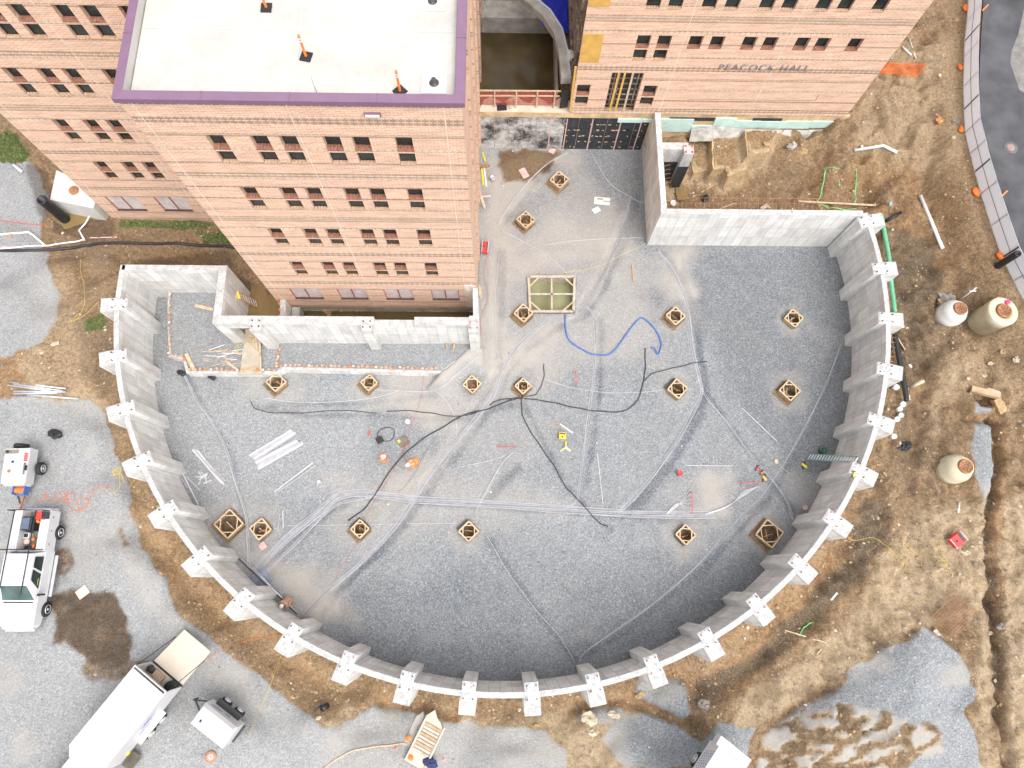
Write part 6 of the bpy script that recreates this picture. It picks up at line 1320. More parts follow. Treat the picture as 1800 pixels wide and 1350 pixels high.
# ------------------------------------------------------------------ people
def person(lb, u, v, rz, top_m, leg_m, pose, helmet=M_WPLAS, vest=True):
    x, y, z = G(u, v); J = {'stand': dict(pel=(0, 0, .98), ch=(0, .08, 1.32), nk=(0, .13, 1.50), hd=(0, .17, 1.64), hip=.10, kn=(.12, .06, .53), an=(.12, -.02, .09), toe=(.13, .20, .04), sh=(.20, .10, 1.45), el=(.27, .22, 1.18), wr=(.17, .44, 1.08), ha=(.14, .52, 1.05)),
        'bend': dict(pel=(0, -.10, .92), ch=(0, .14, 1.20), nk=(0, .28, 1.36), hd=(0, .38, 1.44), hip=.10, kn=(.13, .08, .52), an=(.13, -.06, .09), toe=(.14, .16, .04), sh=(.20, .22, 1.32), el=(.28, .36, 1.06), wr=(.20, .56, .90), ha=(.17, .63, .85)),
        'crouch': dict(pel=(0, -.18, .42), ch=(0, .06, .70), nk=(0, .2, .85), hd=(0, .29, .94), hip=.12, kn=(.20, .30, .50), an=(.16, -.04, .09), toe=(.17, .18, .04), sh=(.20, .14, .80), el=(.27, .34, .58), wr=(.18, .50, .34), ha=(.16, .55, .26))}[pose]
    V = []; Rd = []; E_ = []
    def ad(p, r, par=None): V.append(p); Rd.append(r); (E_.append((par, len(V) - 1)) if par is not None else None); return len(V) - 1
    pel = ad(J['pel'], (.17, .13)); mid_ = tuple((a + c) / 2 for a, c in zip(J['pel'], J['ch'])); m1 = ad(mid_, (.155, .12), pel); ch = ad(J['ch'], (.19, .13), m1); nk = ad(J['nk'], (.065, .065), ch)
    hl = tuple(a + (c - a) * .45 for a, c in zip(J['nk'], J['hd'])); h0 = ad(hl, (.075, .08), nk); h1 = ad(J['hd'], (.088, .105), h0); h2 = ad((J['hd'][0], J['hd'][1], J['hd'][2] + .09), (.06, .075), h1)
    tips = []
    for s in (-1, 1):
        f = lambda k: (s * J[k][0], J[k][1], J[k][2])
        hp = ad((s * J['hip'], J['pel'][1], J['pel'][2] - .06), (.11, .11), pel); k_ = ad(f('kn'), (.072, .075), hp); a_ = ad(f('an'), (.05, .055), k_); ad(f('toe'), (.045, .035), a_)
        sh = ad(f('sh'), (.075, .075), ch); e = ad(f('el'), (.052, .052), sh); w = ad(f('wr'), (.034, .034), e); h = ad(f('ha'), (.042, .024), w); tips.append((f('wr'), f('ha'), s))
    me = bpy.data.meshes.new('person'); me.from_pydata(V, E_, []); o = bpy.data.objects.new('body', me); COL.objects.link(o)
    sk = o.modifiers.new('skin', 'SKIN')
    for i, r in enumerate(Rd): me.skin_vertices[0].data[i].radius = r
    me.skin_vertices[0].data[0].use_root = True
    o.modifiers.new('sub', 'SUBSURF').levels = 2; bpy.context.view_layer.update()
    m2 = bpy.data.meshes.new_from_object(o.evaluated_get(bpy.context.evaluated_depsgraph_get())); bpy.data.objects.remove(o)
    bm = bmesh.new(); bm.from_mesh(m2)
    mats = [M_SKIN, top_m, leg_m, M_DKCLOTH]
    wr = J['wr']; 
    for f in bm.faces:
        c = f.calc_center_median(); f.smooth = True
        nearhand = any((c - Vector(t_[1])).length < .07 or (c - Vector(t_[0])).length < .03 for t_ in tips)
        if nearhand: f.material_index = 0
        elif (c - Vector(J['hd'])).length < .17 and c.z > J['nk'][2]: f.material_index = 0
        elif c.z < .13: f.material_index = 3
        elif (c.z < J['pel'][2] + .03 if pose != 'crouch' else (c.z < .55 and abs(c.x) < .32 and (c - Vector(J['ch'])).length > .2 and min((c - Vector((s_ * J['el'][0], J['el'][1], J['el'][2]))).length for s_ in (-1, 1)) > .13)): f.material_index = 2
        else: f.material_index = 1
    # fingers, thumb and face features joined to the same body mesh
    def tube_bm(pts, rs):
        n = 6; vv = []
        for i, p in enumerate(pts):
            p = Vector(p); d = (Vector(pts[min(i + 1, len(pts) - 1)]) - Vector(pts[max(i - 1, 0)])).normalized(); a = d.orthogonal().normalized(); c = d.cross(a)
            vv.append([bm.verts.new(p + (a * cos(2 * pi * j / n) + c * sin(2 * pi * j / n)) * rs[i]) for j in range(n)])
        for i in range(len(vv) - 1):
            for j in range(n): bm.faces.new((vv[i][j], vv[i][(j + 1) % n], vv[i + 1][(j + 1) % n], vv[i + 1][j])).smooth = True
        bm.faces.new(vv[-1])
    for w_, h_, s in tips:
        w_, h_ = Vector(w_), Vector(h_); d = (h_ - w_).normalized(); sd = d.cross(Vector((0, 0, 1))).normalized(); dn = sd.cross(d).normalized()
        if dn.z > 0: dn = -dn
        for k, (off, ln) in enumerate(((-.027, .065), (-.009, .078), (.009, .072), (.026, .055))):
            p0 = h_ + sd * off; p1 = p0 + d * ln * .55 + dn * .005; p2 = p1 + (d * .6 + dn * .8).normalized() * ln * .5; tube_bm([p0 - d * .03, p0 + d * .015, p1, p2], [.009, .009, .0085, .007])
        t0 = w_ + (h_ - w_) * .5 - sd * s * .03; tube_bm([t0, t0 + (-sd * s * .8 + d * .6).normalized() * .035, t0 + (-sd * s * .4 + d).normalized() * .07], [.010, .010, .008])
    hd = Vector(J['hd']); tube_bm([hd + Vector((0, .085, -.01)), hd + Vector((0, .112, -.02)), hd + Vector((0, .108, -.035))], [.012, .013, .010])
    for s in (-1, 1):
        tube_bm([hd + Vector((s * .08, 0, .01)), hd + Vector((s * .098, -.008, 0)), hd + Vector((s * .095, -.005, -.03))], [.02, .018, .012])
    bm.to_mesh(m2); bm.free(); m2.materials.clear()
    for m in mats: m2.materials.append(m)
    rt = thing('person', lb, 'person', (0, 0, 0)); o = bpy.data.objects.new('body', m2); COL.objects.link(o); o.parent = rt
    b = MB()
    for s in (-1, 1): b.blob((hd.x + s * .032, hd.y + .092, hd.z + .015), (.014, .008, .009), M_DKCLOTH, 1, 0, 8, 5)
    b.build('eyes', o); b = MB(); b.blob((hd.x, hd.y + .097, hd.z - .052), (.025, .008, .007), mk('lips', (.4, .15, .12), .6), 1, 0, 8, 5); b.build('mouth', o)
    if vest:                                                          # sleeveless vest following the torso
        b = MB(); n = 20; c0_, c1_ = Vector(J['pel']), Vector(J['nk']); rings = [(0.0, .20, .17), (.3, .205, .17), (.62, .25, .185), (.88, .265, .18), (1.0, .17, .13)]; vs = []
        for f_, rx, ry in rings:
            c = c0_.lerp(c1_, f_)
            for j in range(n): a = 2 * pi * j / n; vs.append((c.x + rx * cos(a), c.y + ry * sin(a), c.z + .02))
        k = len(rings); b.add(vs, [(i * n + j, i * n + (j + 1) % n, (i + 1) * n + (j + 1) % n, (i + 1) * n + j) for i in range(k - 1) for j in range(n)], M_SAFE, True)
        vo = b.build('vest', rt); b = MB()
        for s in (-1, 1):
            pts = []
            for q in range(9):
                a = -1.2 + q * .3; c = c0_.lerp(c1_, .78); pts.append((s * .11, c.y + .172 * sin(a) * 1.0, c.z + .03 + .19 * cos(a) * .55))
            b.tube(pts, .016, M_WPLAS, 6)
        c = c0_.lerp(c1_, .35); b.tube([(c.x + .195 * cos(2 * pi * j / 20), c.y + .158 * sin(2 * pi * j / 20), c.z + .02) for j in range(21)], .018, M_WPLAS, 6); b.build('reflective_stripe', vo)
    if helmet:
        b = MB(); b.lathe((hd.x, hd.y, hd.z + .035), [(.128, 0), (.125, .02), (.118, .06), (.09, .105), (.05, .125), (0, .132)], helmet, 22); b.add([(hd.x + .12 * cos(a) * 1.0, hd.y + .10 * sin(a) + (.07 if 0.6 < a < 2.5 else 0), hd.z + .03) for a in [2 * pi * i / 24 for i in range(24)]], [tuple(range(24))], helmet); b.tube([(hd.x, hd.y - .1, hd.z + .12), (hd.x, hd.y, hd.z + .172), (hd.x, hd.y + .1, hd.z + .12)], .012, helmet, 6); b.build('hard_hat', rt)
    moved(rt, (x, y, z), rz); return rt
person('person in an orange vest and white hard hat, left of the black hose', 676, 812, R(-75), M_DKCLOTH, M_NAVY, 'stand')
person('person in an orange vest and white hard hat, right of the black hose', 732, 817, R(125), M_NAVY, M_DKCLOTH, 'bend')
person('person crouching in a brown jacket by the lower left wall', 509, 1056, R(150), M_BROWNC, M_BROWNC, 'crouch', mk('cream_cap', (.7, .66, .6), .7), False)

# ------------------------------------------------------------------ ladders, lumber and site clutter
def ladder(name, lb, base, top, w, n, m, mr, cap=None):
    t = thing(name, lb, 'ladder', tuple(base)); a, c = Vector(base), Vector(top); d = (c - a); sd = d.cross(Vector((0, 0, 1))).normalized() * w / 2
    for s in (-1, 1): b = MB(); b.beam(a + sd * s, c + sd * s * .9, .035, .08, m); b.build('rail', t)
    for i in range(n): b = MB(); p = a + d * ((i + .6) / n); b.beam(p - sd * .97, p + sd * .97, .06, .03, mr); b.build('rung', t)
    if cap: b = MB(); b.beam(c - sd, c + sd, .16, .05, cap); b.build('top_cap', t)
    return t
ladder('ladder', 'blue-green ladder leaning against the right side of the curved wall', P3(1420, 803, .05), P3(1508, 808, 3.9), .40, 17, M_TEAL, M_CHROME)
ladder('step_ladder', 'orange and yellow ladder leaning in the muddy corner by the doorway wall', P3(453, 535, .15), P3(419, 519, 2.1), .52, 8, mk('orange_fibreglass', (.62, .24, .10), .5), M_CHROME, M_YEL)
br = thing('plank_bridge', 'plywood walkway from the wall doorway over the gravel terrace', 'walkway', (-15, 13.2, .8))
a_ = [P(431, 578, .95), P(456, 577, .95), P(460, 657, .9), P(421, 659, .9)]
b = MB(); b.prism([a_[3], a_[2], a_[1], a_[0]], .82, .88, M_WOODO, mk('muddy_plywood', (.40, .35, .28), .9, .2, 1.5)); b.build('deck', br)
for (p, q) in (((456, 580), (459, 655)), ((453, 585), (466, 600)), ((435, 603), (458, 624)), ((443, 643), (456, 655)), ((422, 592), (428, 598)), ((414, 617), (423, 624)), ((449, 583), (452, 615))):
    b = MB(); b.beam(P3(*p, .95), P3(*q, .95), .09, .06, M_WOODL); b.build('plank', br)
def board(u0, v0, u1, v1, lb, z=None, w=.14, h=.05, m=M_WOODL, name='lumber_board', dz=.04):
    p, q = (G(u0, v0, dz), G(u1, v1, dz)) if z is None else (P3(u0, v0, z), P3(u1, v1, z)); b = MB(); b.beam(p, q, w, h, m); return tag(b.build(name), lb, 'board')
board(327, 622, 341, 650, 'thick pale plank near the left end of the gravel terrace', .8, .22); board(343, 537, 375, 544, 'yellow plank at the foot of the inner wall on the terrace', .8, .2); board(397, 635, 420, 652, 'pale plank reaching the walkway on the terrace', .8, .14)
board(784, 600, 786, 615, 'left short upright board at the foot of the doorway wall', .9, .07, .07, M_WOOD); board(799, 601, 797, 616, 'middle short board at the foot of the doorway wall', .9, .1, .07, M_WOOD); board(808, 601, 805, 628, 'long thin board leaning right of the shorter two', .5, .05, .05); board(808, 601, 812, 628, 'thin board crossing the long one by the tower corner', .5, .05, .05)
board(1112, 465, 1114, 495, 'tan board lying alone on the gravel right of the big pit form', None, .12, .05, M_WOOD); board(966, 747, 1003, 754, 'thin tan stick above the yellow machine', None, .05, .03, M_WOOD); board(984, 745, 1007, 761, 'white pipe lying over the tan stick above the yellow machine', None, .07, .06, M_WPLAS)
board(842, 500, 843, 520, 'left short board against the foot of the tower', None, .1, .05); board(845, 505, 846, 524, 'right short board against the foot of the tower', None, .1, .05)
board(1403, 354, 1540, 361, 'long pale plank on the dirt behind the right wall', None, .12, .06); board(1233, 338, 1262, 321, 'thin stick on the dirt below the benches', None, .05, .04); board(1265, 367, 1293, 357, 'thin stick behind the wall right of the black bag', None, .05, .04)
board(1340, 370, 1352, 362, 'scrap plywood piece standing behind the right wall', None, .5, .04, M_WOODO); board(1393, 366, 1393, 375, 'short upright stake on the wall top', 4.15, .06, .05)
board(1380, 1108, 1453, 1130, 'thin pale stake line on the dirt slope outside the lower right wall', None, .06, .04); board(1453, 1129, 1436, 1150, 'shorter stick meeting the pale stake line', None, .05, .04)
board(1577, 592, 1591, 615, 'thin tan stick by the black drain pipe', None, .07, .04); board(1597, 680, 1599, 703, 'upright tan stake beside the stubby cream pipe', None, .07, .05)
board(848, 268, 853, 283, 'upper yellow level leaning at the tower foot', None, .1, .05, M_YEL); board(847, 296, 850, 325, 'lower yellow board at the tower foot', None, .13, .05, M_YEL); board(851, 295, 855, 328, 'white pipe beside the yellow boards at the tower foot', None, .1, .08, M_WPLAS)
board(843, 292, 860, 291, 'rusty crosspiece over the yellow boards at the tower foot', None, .2, .06, M_RUST); board(842, 333, 852, 366, 'tapered pale board leaning at the tower foot', None, .16, .05); board(842, 346, 862, 345, 'short pinkish board across the tapered one', None, .14, .05, M_PINK)
board(158, 418, 206, 417, 'thin pinkish stick on the ground above the black sock', None, .06, .04, M_PINK)
rd = random.Random(9)
for i in range(16):
    u, v = rd.uniform(355, 415), rd.uniform(615, 650); a = rd.uniform(-.6, .4); l_ = rd.uniform(15, 45); p = P3(u, v, .78 + i * .004); q = P3(u + cos(a) * l_, v + sin(a) * l_ * .6, .80 + i * .004); b = MB(); b.beam(p, q, .035, .02, M_WOODL if i % 3 else M_WPLAS); tag(b.build('thin_stick'), 'thin pale stick in the scattered pile on the gravel terrace', 'stick', 'sticks scattered on the terrace')
# steel studs
def studs(lst, lb, grp, z=None, w=.07, m=M_COND):
    for i, (u0, v0, u1, v1) in enumerate(lst):
        p, q = G(u0, v0, .03 + .02 * (i % 2)), G(u1, v1, .03 + .02 * (i % 3)); b = MB(); b.beam(p, q, w, .05, m if i % 3 else M_CONDL); tag(b.build('metal_stud'), lb, 'metal stud', grp)
studs([(438 + i * 2.6, 801 + i * 2.0, 512 + i * 2.2, 756 + i * 1.5) for i in range(5)] + [(447 + i * 2.6, 812 + i * 1.8, 521 + i * 1.9, 773 + i * 2.2) for i in range(5)] + [(452 + i, 820 + i * 2.4, 532 + i * .5, 776 + i * 1.8) for i in range(3)], 'pale grey stud in the largest stack left of the workers', 'largest stack of studs', None, .09)
studs([(338, 790, 390, 850), (341, 789, 393, 848), (345, 790, 396, 846), (348, 792, 394, 852)], 'grey stud in the narrow stack by the left wall', 'narrow stack of studs')
studs([(482, 865, 550, 813), (485, 867, 555, 818)], 'one of two long thin studs below the largest stack', 'pair of thin studs', None, .05)
studs([(314, 818, 349, 888), (312, 830, 330, 858), (328, 838, 352, 862)], 'dark grey stud against the foot of the left wall', 'studs at the wall foot', None, .06)
studs([(497, 898, 498, 928), (492, 903, 488, 930)], 'short thin stud above the form next to the left wall group', 'short studs', None, .04)
studs([(1050, 797, 1060, 886)], 'single long thin rod right of the snaking black hose', None, None, .03); studs([(1205, 818, 1288, 819)], 'thin level rod right of the bent conduits', None, None, .03); studs([(1304, 717, 1366, 776)], 'thin diagonal rod below the right hand forms', None, None, .03)
rd = random.Random(21)
for i in range(9):
    u, v = 357 + rd.uniform(-8, 8), 843 + rd.uniform(-8, 8); a = rd.uniform(0, 3); p, q = G(u - 9 * cos(a), v - 7 * sin(a), .04), G(u + 9 * cos(a), v + 7 * sin(a), .05); b = MB(); b.beam(p, q, .04, .03, M_CONDL); tag(b.build('metal_offcut'), 'bent pale metal offcut in the heap between the studs and the left wall', 'offcut', 'heap of metal offcuts')
for i, (u0, v0, u1, v1) in enumerate(((18, 672, 116, 683), (24, 675, 110, 687), (14, 677, 100, 689), (24, 688, 116, 689), (24, 692, 100, 691), (48, 694, 138, 701))):
    b = MB(); b.tube([G(u0, v0, .08), G(u1, v1, .08)], .055, M_CHROME, 8); tag(b.build('steel_pipe'), 'galvanised pipe in the loose pile on the ground outside the left wall', 'pipe', 'galvanised pipes outside the left wall')
# bundle of wall bars at the lower left
for i, (u0, v0, u1, v1) in enumerate(((404, 968, 522, 1080), (408, 966, 524, 1078), (440, 992, 476, 1030))):
    b = MB(); b.tube([G(u0, v0, .25), G(u1, v1, .25)], .03, M_CHROME if i else M_DARKM, 6); tag(b.build('steel_bar'), ('dark long bar along the foot of the lower left wall', 'bright long bar along the foot of the lower left wall', 'short bar crossing the conduit band at the lower left wall')[i], 'bar')
x, y, z = G(452, 1022); b = MB(); b.box((x, y, .04), (1.5, 1.0, .05), mk('blue_grey_sheet', (.20, .21, .27), .6, .3), .6); tag(b.build('rubber_sheet'), 'dark bluish sheet under the conduit ends at the lower left wall', 'sheet')
# bags, buckets, cones and machines
def bag(u, v, s, lb, m=M_BLACK, seed=0):
    x, y, z = G(u, v); b = MB(); b.blob((x, y, z + .14 * s), (.34 * s, .28 * s, .2 * s), m, seed, .42, 16, 9); return tag(b.build('trash_bag'), lb, 'bag')
bag(100, 764, 1.0, 'crumpled black bag alone on the gravel above the compressor', seed=1); bag(1588, 785, 1.05, 'round black bag on the dirt right of the wall', seed=2); bag(320, 656, .7, 'black bag at the left corner of the terrace edge', seed=3); bag(374, 664, .6, 'small black bag hanging by the terrace edge below the sticks', seed=4); bag(1240, 350, .75, 'black bag on the dirt behind the upper right wall', seed=5); bag(1391, 259, .9, 'grey crumpled sheet on the dirt under the lettered building', M_TARP, 6)
def bucket(u, v, r, h, m, lb, z=None, tiltless=True):
    x, y, z = G(u, v) if z is None else P3(u, v, z); t = thing('bucket', lb, 'bucket', (x, y, z)); b = MB(); b.lathe((x, y, z), [(r * .85, 0), (r, h), (r * .93, h), (r * .85, h - .04), (0, h - .04)], m, 20); b.build('body', t); b = MB(); b.tube([(x + r * cos(a), y + r * sin(a), z + h - .03 + .0 * a) for a in [pi * i / 8 for i in range(9)]], .008, M_CHROME, 5); b.build('handle', t); return t
for i, (u, v, r, lb) in enumerate(((1582.5, 713, .16, 'largest white bucket by the black pipe end outside the right wall'), (1577, 721, .14, 'cream white bucket just below the largest one'), (1579, 732, .15, 'clear grey bucket with a dark inside in the bucket row'), (1572, 739, .15, 'lowest full white bucket in the row outside the wall'), (1594, 647, .13, 'single white lidded bucket beside the black drain pipe'), (1571, 683, .16, 'white bucket tucked under a right side buttress'), (1567, 769, .15, 'white bucket at the foot of the next buttress down'))):
    bucket(u, v, r, .36, M_WPLAS if i != 2 else M_GREY, lb)
bucket(717.5, 743, .15, .36, M_WPLAS, 'white bucket with a red mark above the workers'); bucket(563, 849, .13, .3, M_CHROME, 'small round steel pail below the long thin studs'); bucket(1193, 833, .16, .36, M_RED, 'red bucket beside bent conduits in the right half'); bucket(1414, 892, .16, .12, M_PINK, 'pinkish ring shaped tub near the lower right wall'); bucket(1182, 360, .2, .3, M_WPLAS, 'white bucket with a yellow rim in the corner behind the wall'); bucket(1443, 794, .2, .45, mk('dark_green_bucket', (.03, .10, .06), .5), 'dark green bucket beside the foot of the long ladder'); bucket(866, 317, .16, .4, M_CHROME, 'grey pipe stub with a dark opening near the tower foot')
def machine(u, v, lb, cat, m, rz, sx, sy, h, name='generator', extra=None):
    x, y, z = G(u, v); t = thing(name, lb, cat)
    b = MB(); b.box((0, 0, h * .62), (sx, sy, h * .6), m); b.build('housing', t, bevel=.02)
    b = MB(); b.box((sx * .36, 0, h * .94), (sx * .22, sy * .8, h * .06), M_DARKM); b.cyl((-sx * .2, 0, h * .9), (-sx * .2, 0, h * 1.02), .05, M_BLACK, 12); b.build('engine_top', t)
    b = MB()
    for s in (-1, 1): b.tube([(s * sx * .56, -sy * .5, .05), (s * sx * .56, -sy * .5, h), (s * sx * .56, sy * .5, h), (s * sx * .56, sy * .5, .05)], .02, extra or M_CHROME, 6, True, False)
    b.build('frame', t); moved(t, (x, y, z), rz); return t
machine(1673, 950, 'red generator with a pale frame on the dirt at the right', 'generator', M_RED, R(35), .7, .6, .65)
machine(853, 439, 'bright red machine with white side rails at the tower foot', 'machine', M_RED, R(-4), .36, .78, .5, 'compressor', M_WPLAS)
machine(988, 768, 'yellow boxy machine in the middle of the pit', 'machine', M_YEL, R(85), .34, .42, .4, 'plate_compactor', M_YEL)
x, y, z = G(994, 787); t = thing('tripod', 'yellow tripod lying open below the yellow machine', 'tripod', (x, y, z))
for k in range(3):
    a = R(-90 + (-55, 55, 175)[k]); b = MB(); b.beam((x, y, z + .12), (x + .38 * cos(a), y + .38 * sin(a), z + .04), .09, .05, M_YELP if k < 2 else M_YEL); b.build('leg', t)
b = MB(); b.lathe((x, y, z + .1), [(.09, 0), (.09, .08), (0, .1)], M_GREY, 12); b.build('head', t)
x, y, z = G(668, 774); t = thing('wire_reel', 'small black crate with a loop of black cable left of the open box', 'reel', (x, y, z)); b = MB(); b.box((x, y, z + .12), (.40, .34, .24), M_BLACK, .5); b.build('crate', t); pipe('cord', run([(668, 770), (663, 765), (668, 757), (678, 752), (688, 752), (693, 757), (692, 768), (686, 775), (676, 776)], 0, .04), .022, M_BLACK, 'loop of black cable beside the small black crate', 'cord')
x, y, z = G(710, 777); t = thing('open_crate', 'open grey-brown tray with a yellow item above the right worker', 'tray', (x, y, z)); b = MB(); c_ = cos(R(45))
b.box((x, y, z + .03), (.5, .5, .05), M_OLIVE, R(40)); b.build('base', t)
for k in range(4): a = R(40) + k * pi / 2; b = MB(); b.box((x + .25 * cos(a), y + .25 * sin(a), z + .1), (.03, .5, .16), M_REDD if k == 3 else M_OLIVE, a); b.build('side', t)
b = MB(); b.box((x - .28, y + .02, z + .15), (.16, .16, .12), M_YEL, .5); tag(b.build('tool'), 'small yellow item on the rim of the open tray', 'tool')
b = MB(); x, y, z = G(649, 761); b.box((x, y, z + .06), (.12, .3, .1), M_REDD, -.2); tag(b.build('tool'), 'red handled tool left of the small black crate', 'tool')
for (u, v, r_, m, lb) in ((1331, 823, .13, M_RED, 'red tube lying above the orange tools near the ladder'), (1339, 831, .12, M_ORANGE, 'orange tool with a dark grip, upper of two'), (1343, 841, .17, mk('amber_plastic', (.85, .45, .12), .5), 'amber cordless tool, lower of two'), (1413, 819, .18, M_YEL, 'yellow and black harness heap below the long ladder'), (1500, 834, .14, M_YEL, 'yellow tool resting on a right side buttress top')):
    x, y, z = G(u, v) if u != 1500 else P3(u, v, 4.15); t = thing('power_tool' if u != 1413 else 'harness', lb, 'tool', (x, y, z)); b = MB(); b.box((x, y, z + .07), (r_ * 2, r_ * .8, .12), m, r_ * 31); b.build('casing', t, bevel=.02); b = MB(); b.box((x + .03, y + r_ * .8, z + .06), (r_ * .6, r_ * 1.2, .08), M_BLACK, r_ * 17); b.box((x - .1, y - r_ * .7, z + .05), (r_ * 1.1, r_ * .4, .07), M_BLACK, r_ * 9); b.build('grip', t)
x, y, z = G(1366, 813); t = thing('shovel', 'long handled shovel lying left of the ladder foot', 'shovel', (x, y, z)); p, q = G(1369, 817, .05), G(1393, 837, .06); b = MB(); b.cyl(p, q, .022, M_WOODL, 8); b.build('handle', t); b = MB(); b.blob((G(1364, 811)[0], G(1364, 811)[1], .05), (.14, .17, .03), M_STONE1, 1, .06, 12, 6); b.build('blade', t)
x, y, z = G(463, 960); b = MB(); b.box((x, y, z + .08), (.38, .38, .12), M_PINK, R(40)); tag(b.build('crate'), 'pink square crate below the two left wooden forms', 'crate')
for (u, v, sx, sy, rz, m, lb) in ((1058, 354, 1.05, .55, -.1, M_CYAN, 'larger pale green debris board in the passage'), (1048, 370, .5, .38, .5, M_CYAN, 'smaller clean pale board below the larger one'), (921, 305, .45, .75, .5, M_PINK, 'pinkish curved debris board near the upper form'), (972, 258, .4, .6, -.4, M_PINK, 'pink stained board leaning at the panelled wall'), (146, 1041, .6, .5, .7, M_RAMP, 'tan board at the top of the dark oil stain'), (1565, 358, .16, .36, -.25, M_TEAL, 'small teal sheet on the dirt beyond the corner buttress')):
    x, y, z = G(u, v); b = MB(); b.box((x, y, z + .05), (sx, sy, .03), m, rz); tag(b.build('debris_board'), lb, 'board')
x, y, z = G(1060, 352); b = MB(); b.box((x - .2, y + .05, z + .075), (.4, .12, .012), M_RUSTL, -.1); b.box((x + .2, y - .12, z + .075), (.45, .08, .012), M_RUSTL, -.1); tag(b.build('rusty_strip'), 'rust coloured strips lying on the larger pale green board', 'strip')
x, y, z = G(1457, 1050)
b = MB(); p, q = G(1461, 1055, .05), G(1472, 1042, .05); b.beam(p, q, .09, .02, M_CYAN); tag(b.build('plastic_scrap'), 'pale blue scrap on the slope outside the lower right wall', 'scrap')
# timber skid at the bottom edge
x, y = P(748, 1306, 1.6); z = gz(x, y); t = thing('timber_skid', 'cream timber skid with gaps and slats at the bottom edge', 'skid'); M_SK = mk('dusty_timber', (.52, .45, .37), .85, .15, 2)
b = MB(); b.prism([(-.62, -1.35), (.62, -1.35), (.62, .75), (.3, 1.05), (0, 1.2), (-.32, 1.5), (-.62, 1.05)], .0, .22, M_SK); b.build('deck', t, bevel=.01)
for i in range(9): b = MB(); b.box((0, -.62 + i * .17, .27), (.92, .10, .06), (M_WOODO, M_SK, M_WOOD)[i % 3]); b.build('slat', t)
for s in (-1, 1): b = MB(); b.box((s * .56, -.15, .27), (.09, 2.3, .09), M_SK); b.build('side_rail', t)
moved(t, (x, y, z + .05), R(-27)); 
x, y, z = G(757, 1340, .3); b = MB(); b.blob((x, y, z + .1), (.34, .3, .18), M_NAVY, 4, .35, 14, 8); tag(b.build('jacket'), 'navy jacket heaped on the lower end of the timber skid', 'jacket')
for i, (u, v, lb) in enumerate(((718, 1298, 'round orange cap on the left of the timber skid'), (722, 1332, 'orange netting scrap on the lower left corner of the skid'), (695, 1315, 'tiny orange scrap left of the cream hose end'), (779, 1333, 'tiny orange cap low on the timber skid'))):
    x, y, z = G(u, v, .3 if i != 2 else 0.05); b = MB(); b.blob((x, y, z), (.15 if i < 2 else .06, .15 if i < 2 else .06, .07), M_ORANGE, i, .25, 12, 6); tag(b.build('orange_scrap'), lb, 'scrap')
x, y, z = G(713, 1292); b = MB(); b.prism([P(700, 1320, 1.4), P(712, 1300, 1.4), P(730, 1262, 1.2), P(742, 1254, 1.2), P(745, 1262, 1.2), P(718, 1318, 1.4)][::-1], z - .4, z + .08, M_OLD); tag(b.build('concrete_scrap'), 'long grey slab fragment left of the timber skid', 'slab')
# white lettered panel van roof at the bottom edge
x, y = P(1292, 1348, 4.6); t = thing('lettered_box_truck', 'white box body with small blue writing at the bottom edge', 'truck')
b = MB(); b.prism([(-1.1, -4), (1.1, -4), (1.1, 0), (-1.1, 0)], .9, 2.35, M_WHITE); b.build('box_body', t, bevel=.03)
b = MB()
for k in range(5):
    for i in range(11 - k): b.box((-1.106, -.35 - i * .14 - k * .05, 2.1 - k * .23), (.012, .08 if i % 3 else .05, .05), M_LOGO)
b.build('side_writing', t)
b = MB(); b.prism([(-.9, -.1), (.9, -.1), (.9, .5), (-.9, .5)], .6, 1.3, M_WHITE); b.build('cab', t, bevel=.05)
for s in (-1, 1): wheel(t, s * .95, -1.2, .42, .25)
p1, p2 = P(1290, 1312, 4.6), P(1330, 1350, 4.6); 
moved(t, (P(1303, 1325, 4.6)[0] - .2, P(1303, 1325, 4.6)[1] - .35, 2.25), R(-38))
# car whose edge shows at the top right
x, y = P(1842, -22, 5.6); t = thing('parked_car', 'white and blue vehicle cut off at the top right corner', 'car'); b = MB(); b.box((0, 0, .7), (1.9, 4.4, .75), M_WHITE); b.box((0, 0, .38), (1.92, 4.42, .12), M_TARPB); b.build('body', t, bevel=.12)
b = MB(); b.box((0, -.1, 1.3), (1.6, 2.4, .5), M_GLASS, top=(.8, .75)); b.build('cabin', t, bevel=.05)
for s in (-1, 1): wheel(t, s * .85, 1.4, .33, .22); wheel(t, s * .85, -1.4, .33, .22)
moved(t, (x, y + .3, 4.91), R(70))
# rooftop delineators and antenna
def delineator(u, v, rz, lb):
    x, y = P(u, v, 20.18); t = thing('delineator_post', lb, 'marker post', (0, 0, 0), 'orange posts on the roof')
    b = MB(); b.prism([(-.2, -.2), (.2, -.2), (.2, .2), (-.2, .2)], 0, .06, M_RUB); b.build('base', t, bevel=.01)
    b = MB(); b.lathe((0, 0, .05), [(.06, 0), (.05, .05), (.045, .75), (.05, .78), (.05, 1.0), (.04, 1.05), (0, 1.06)], M_ORANGE, 14); po = b.build('post', t)
    for zz_ in (.78, .90): b = MB(); b.lathe((0, 0, zz_), [(.052, 0), (.052, .07)], M_WPLAS, 14); b.build('reflective_band', po)
    moved(t, (x, y, 20.14), rz); return (x, y)
pa = delineator(468, 13, 0, 'topmost orange roof post, near the photo edge'); pb = delineator(538, 99, R(-12), 'middle orange roof post'); pc_ = delineator(703, 160, R(45), 'orange roof post nearest the purple coping')
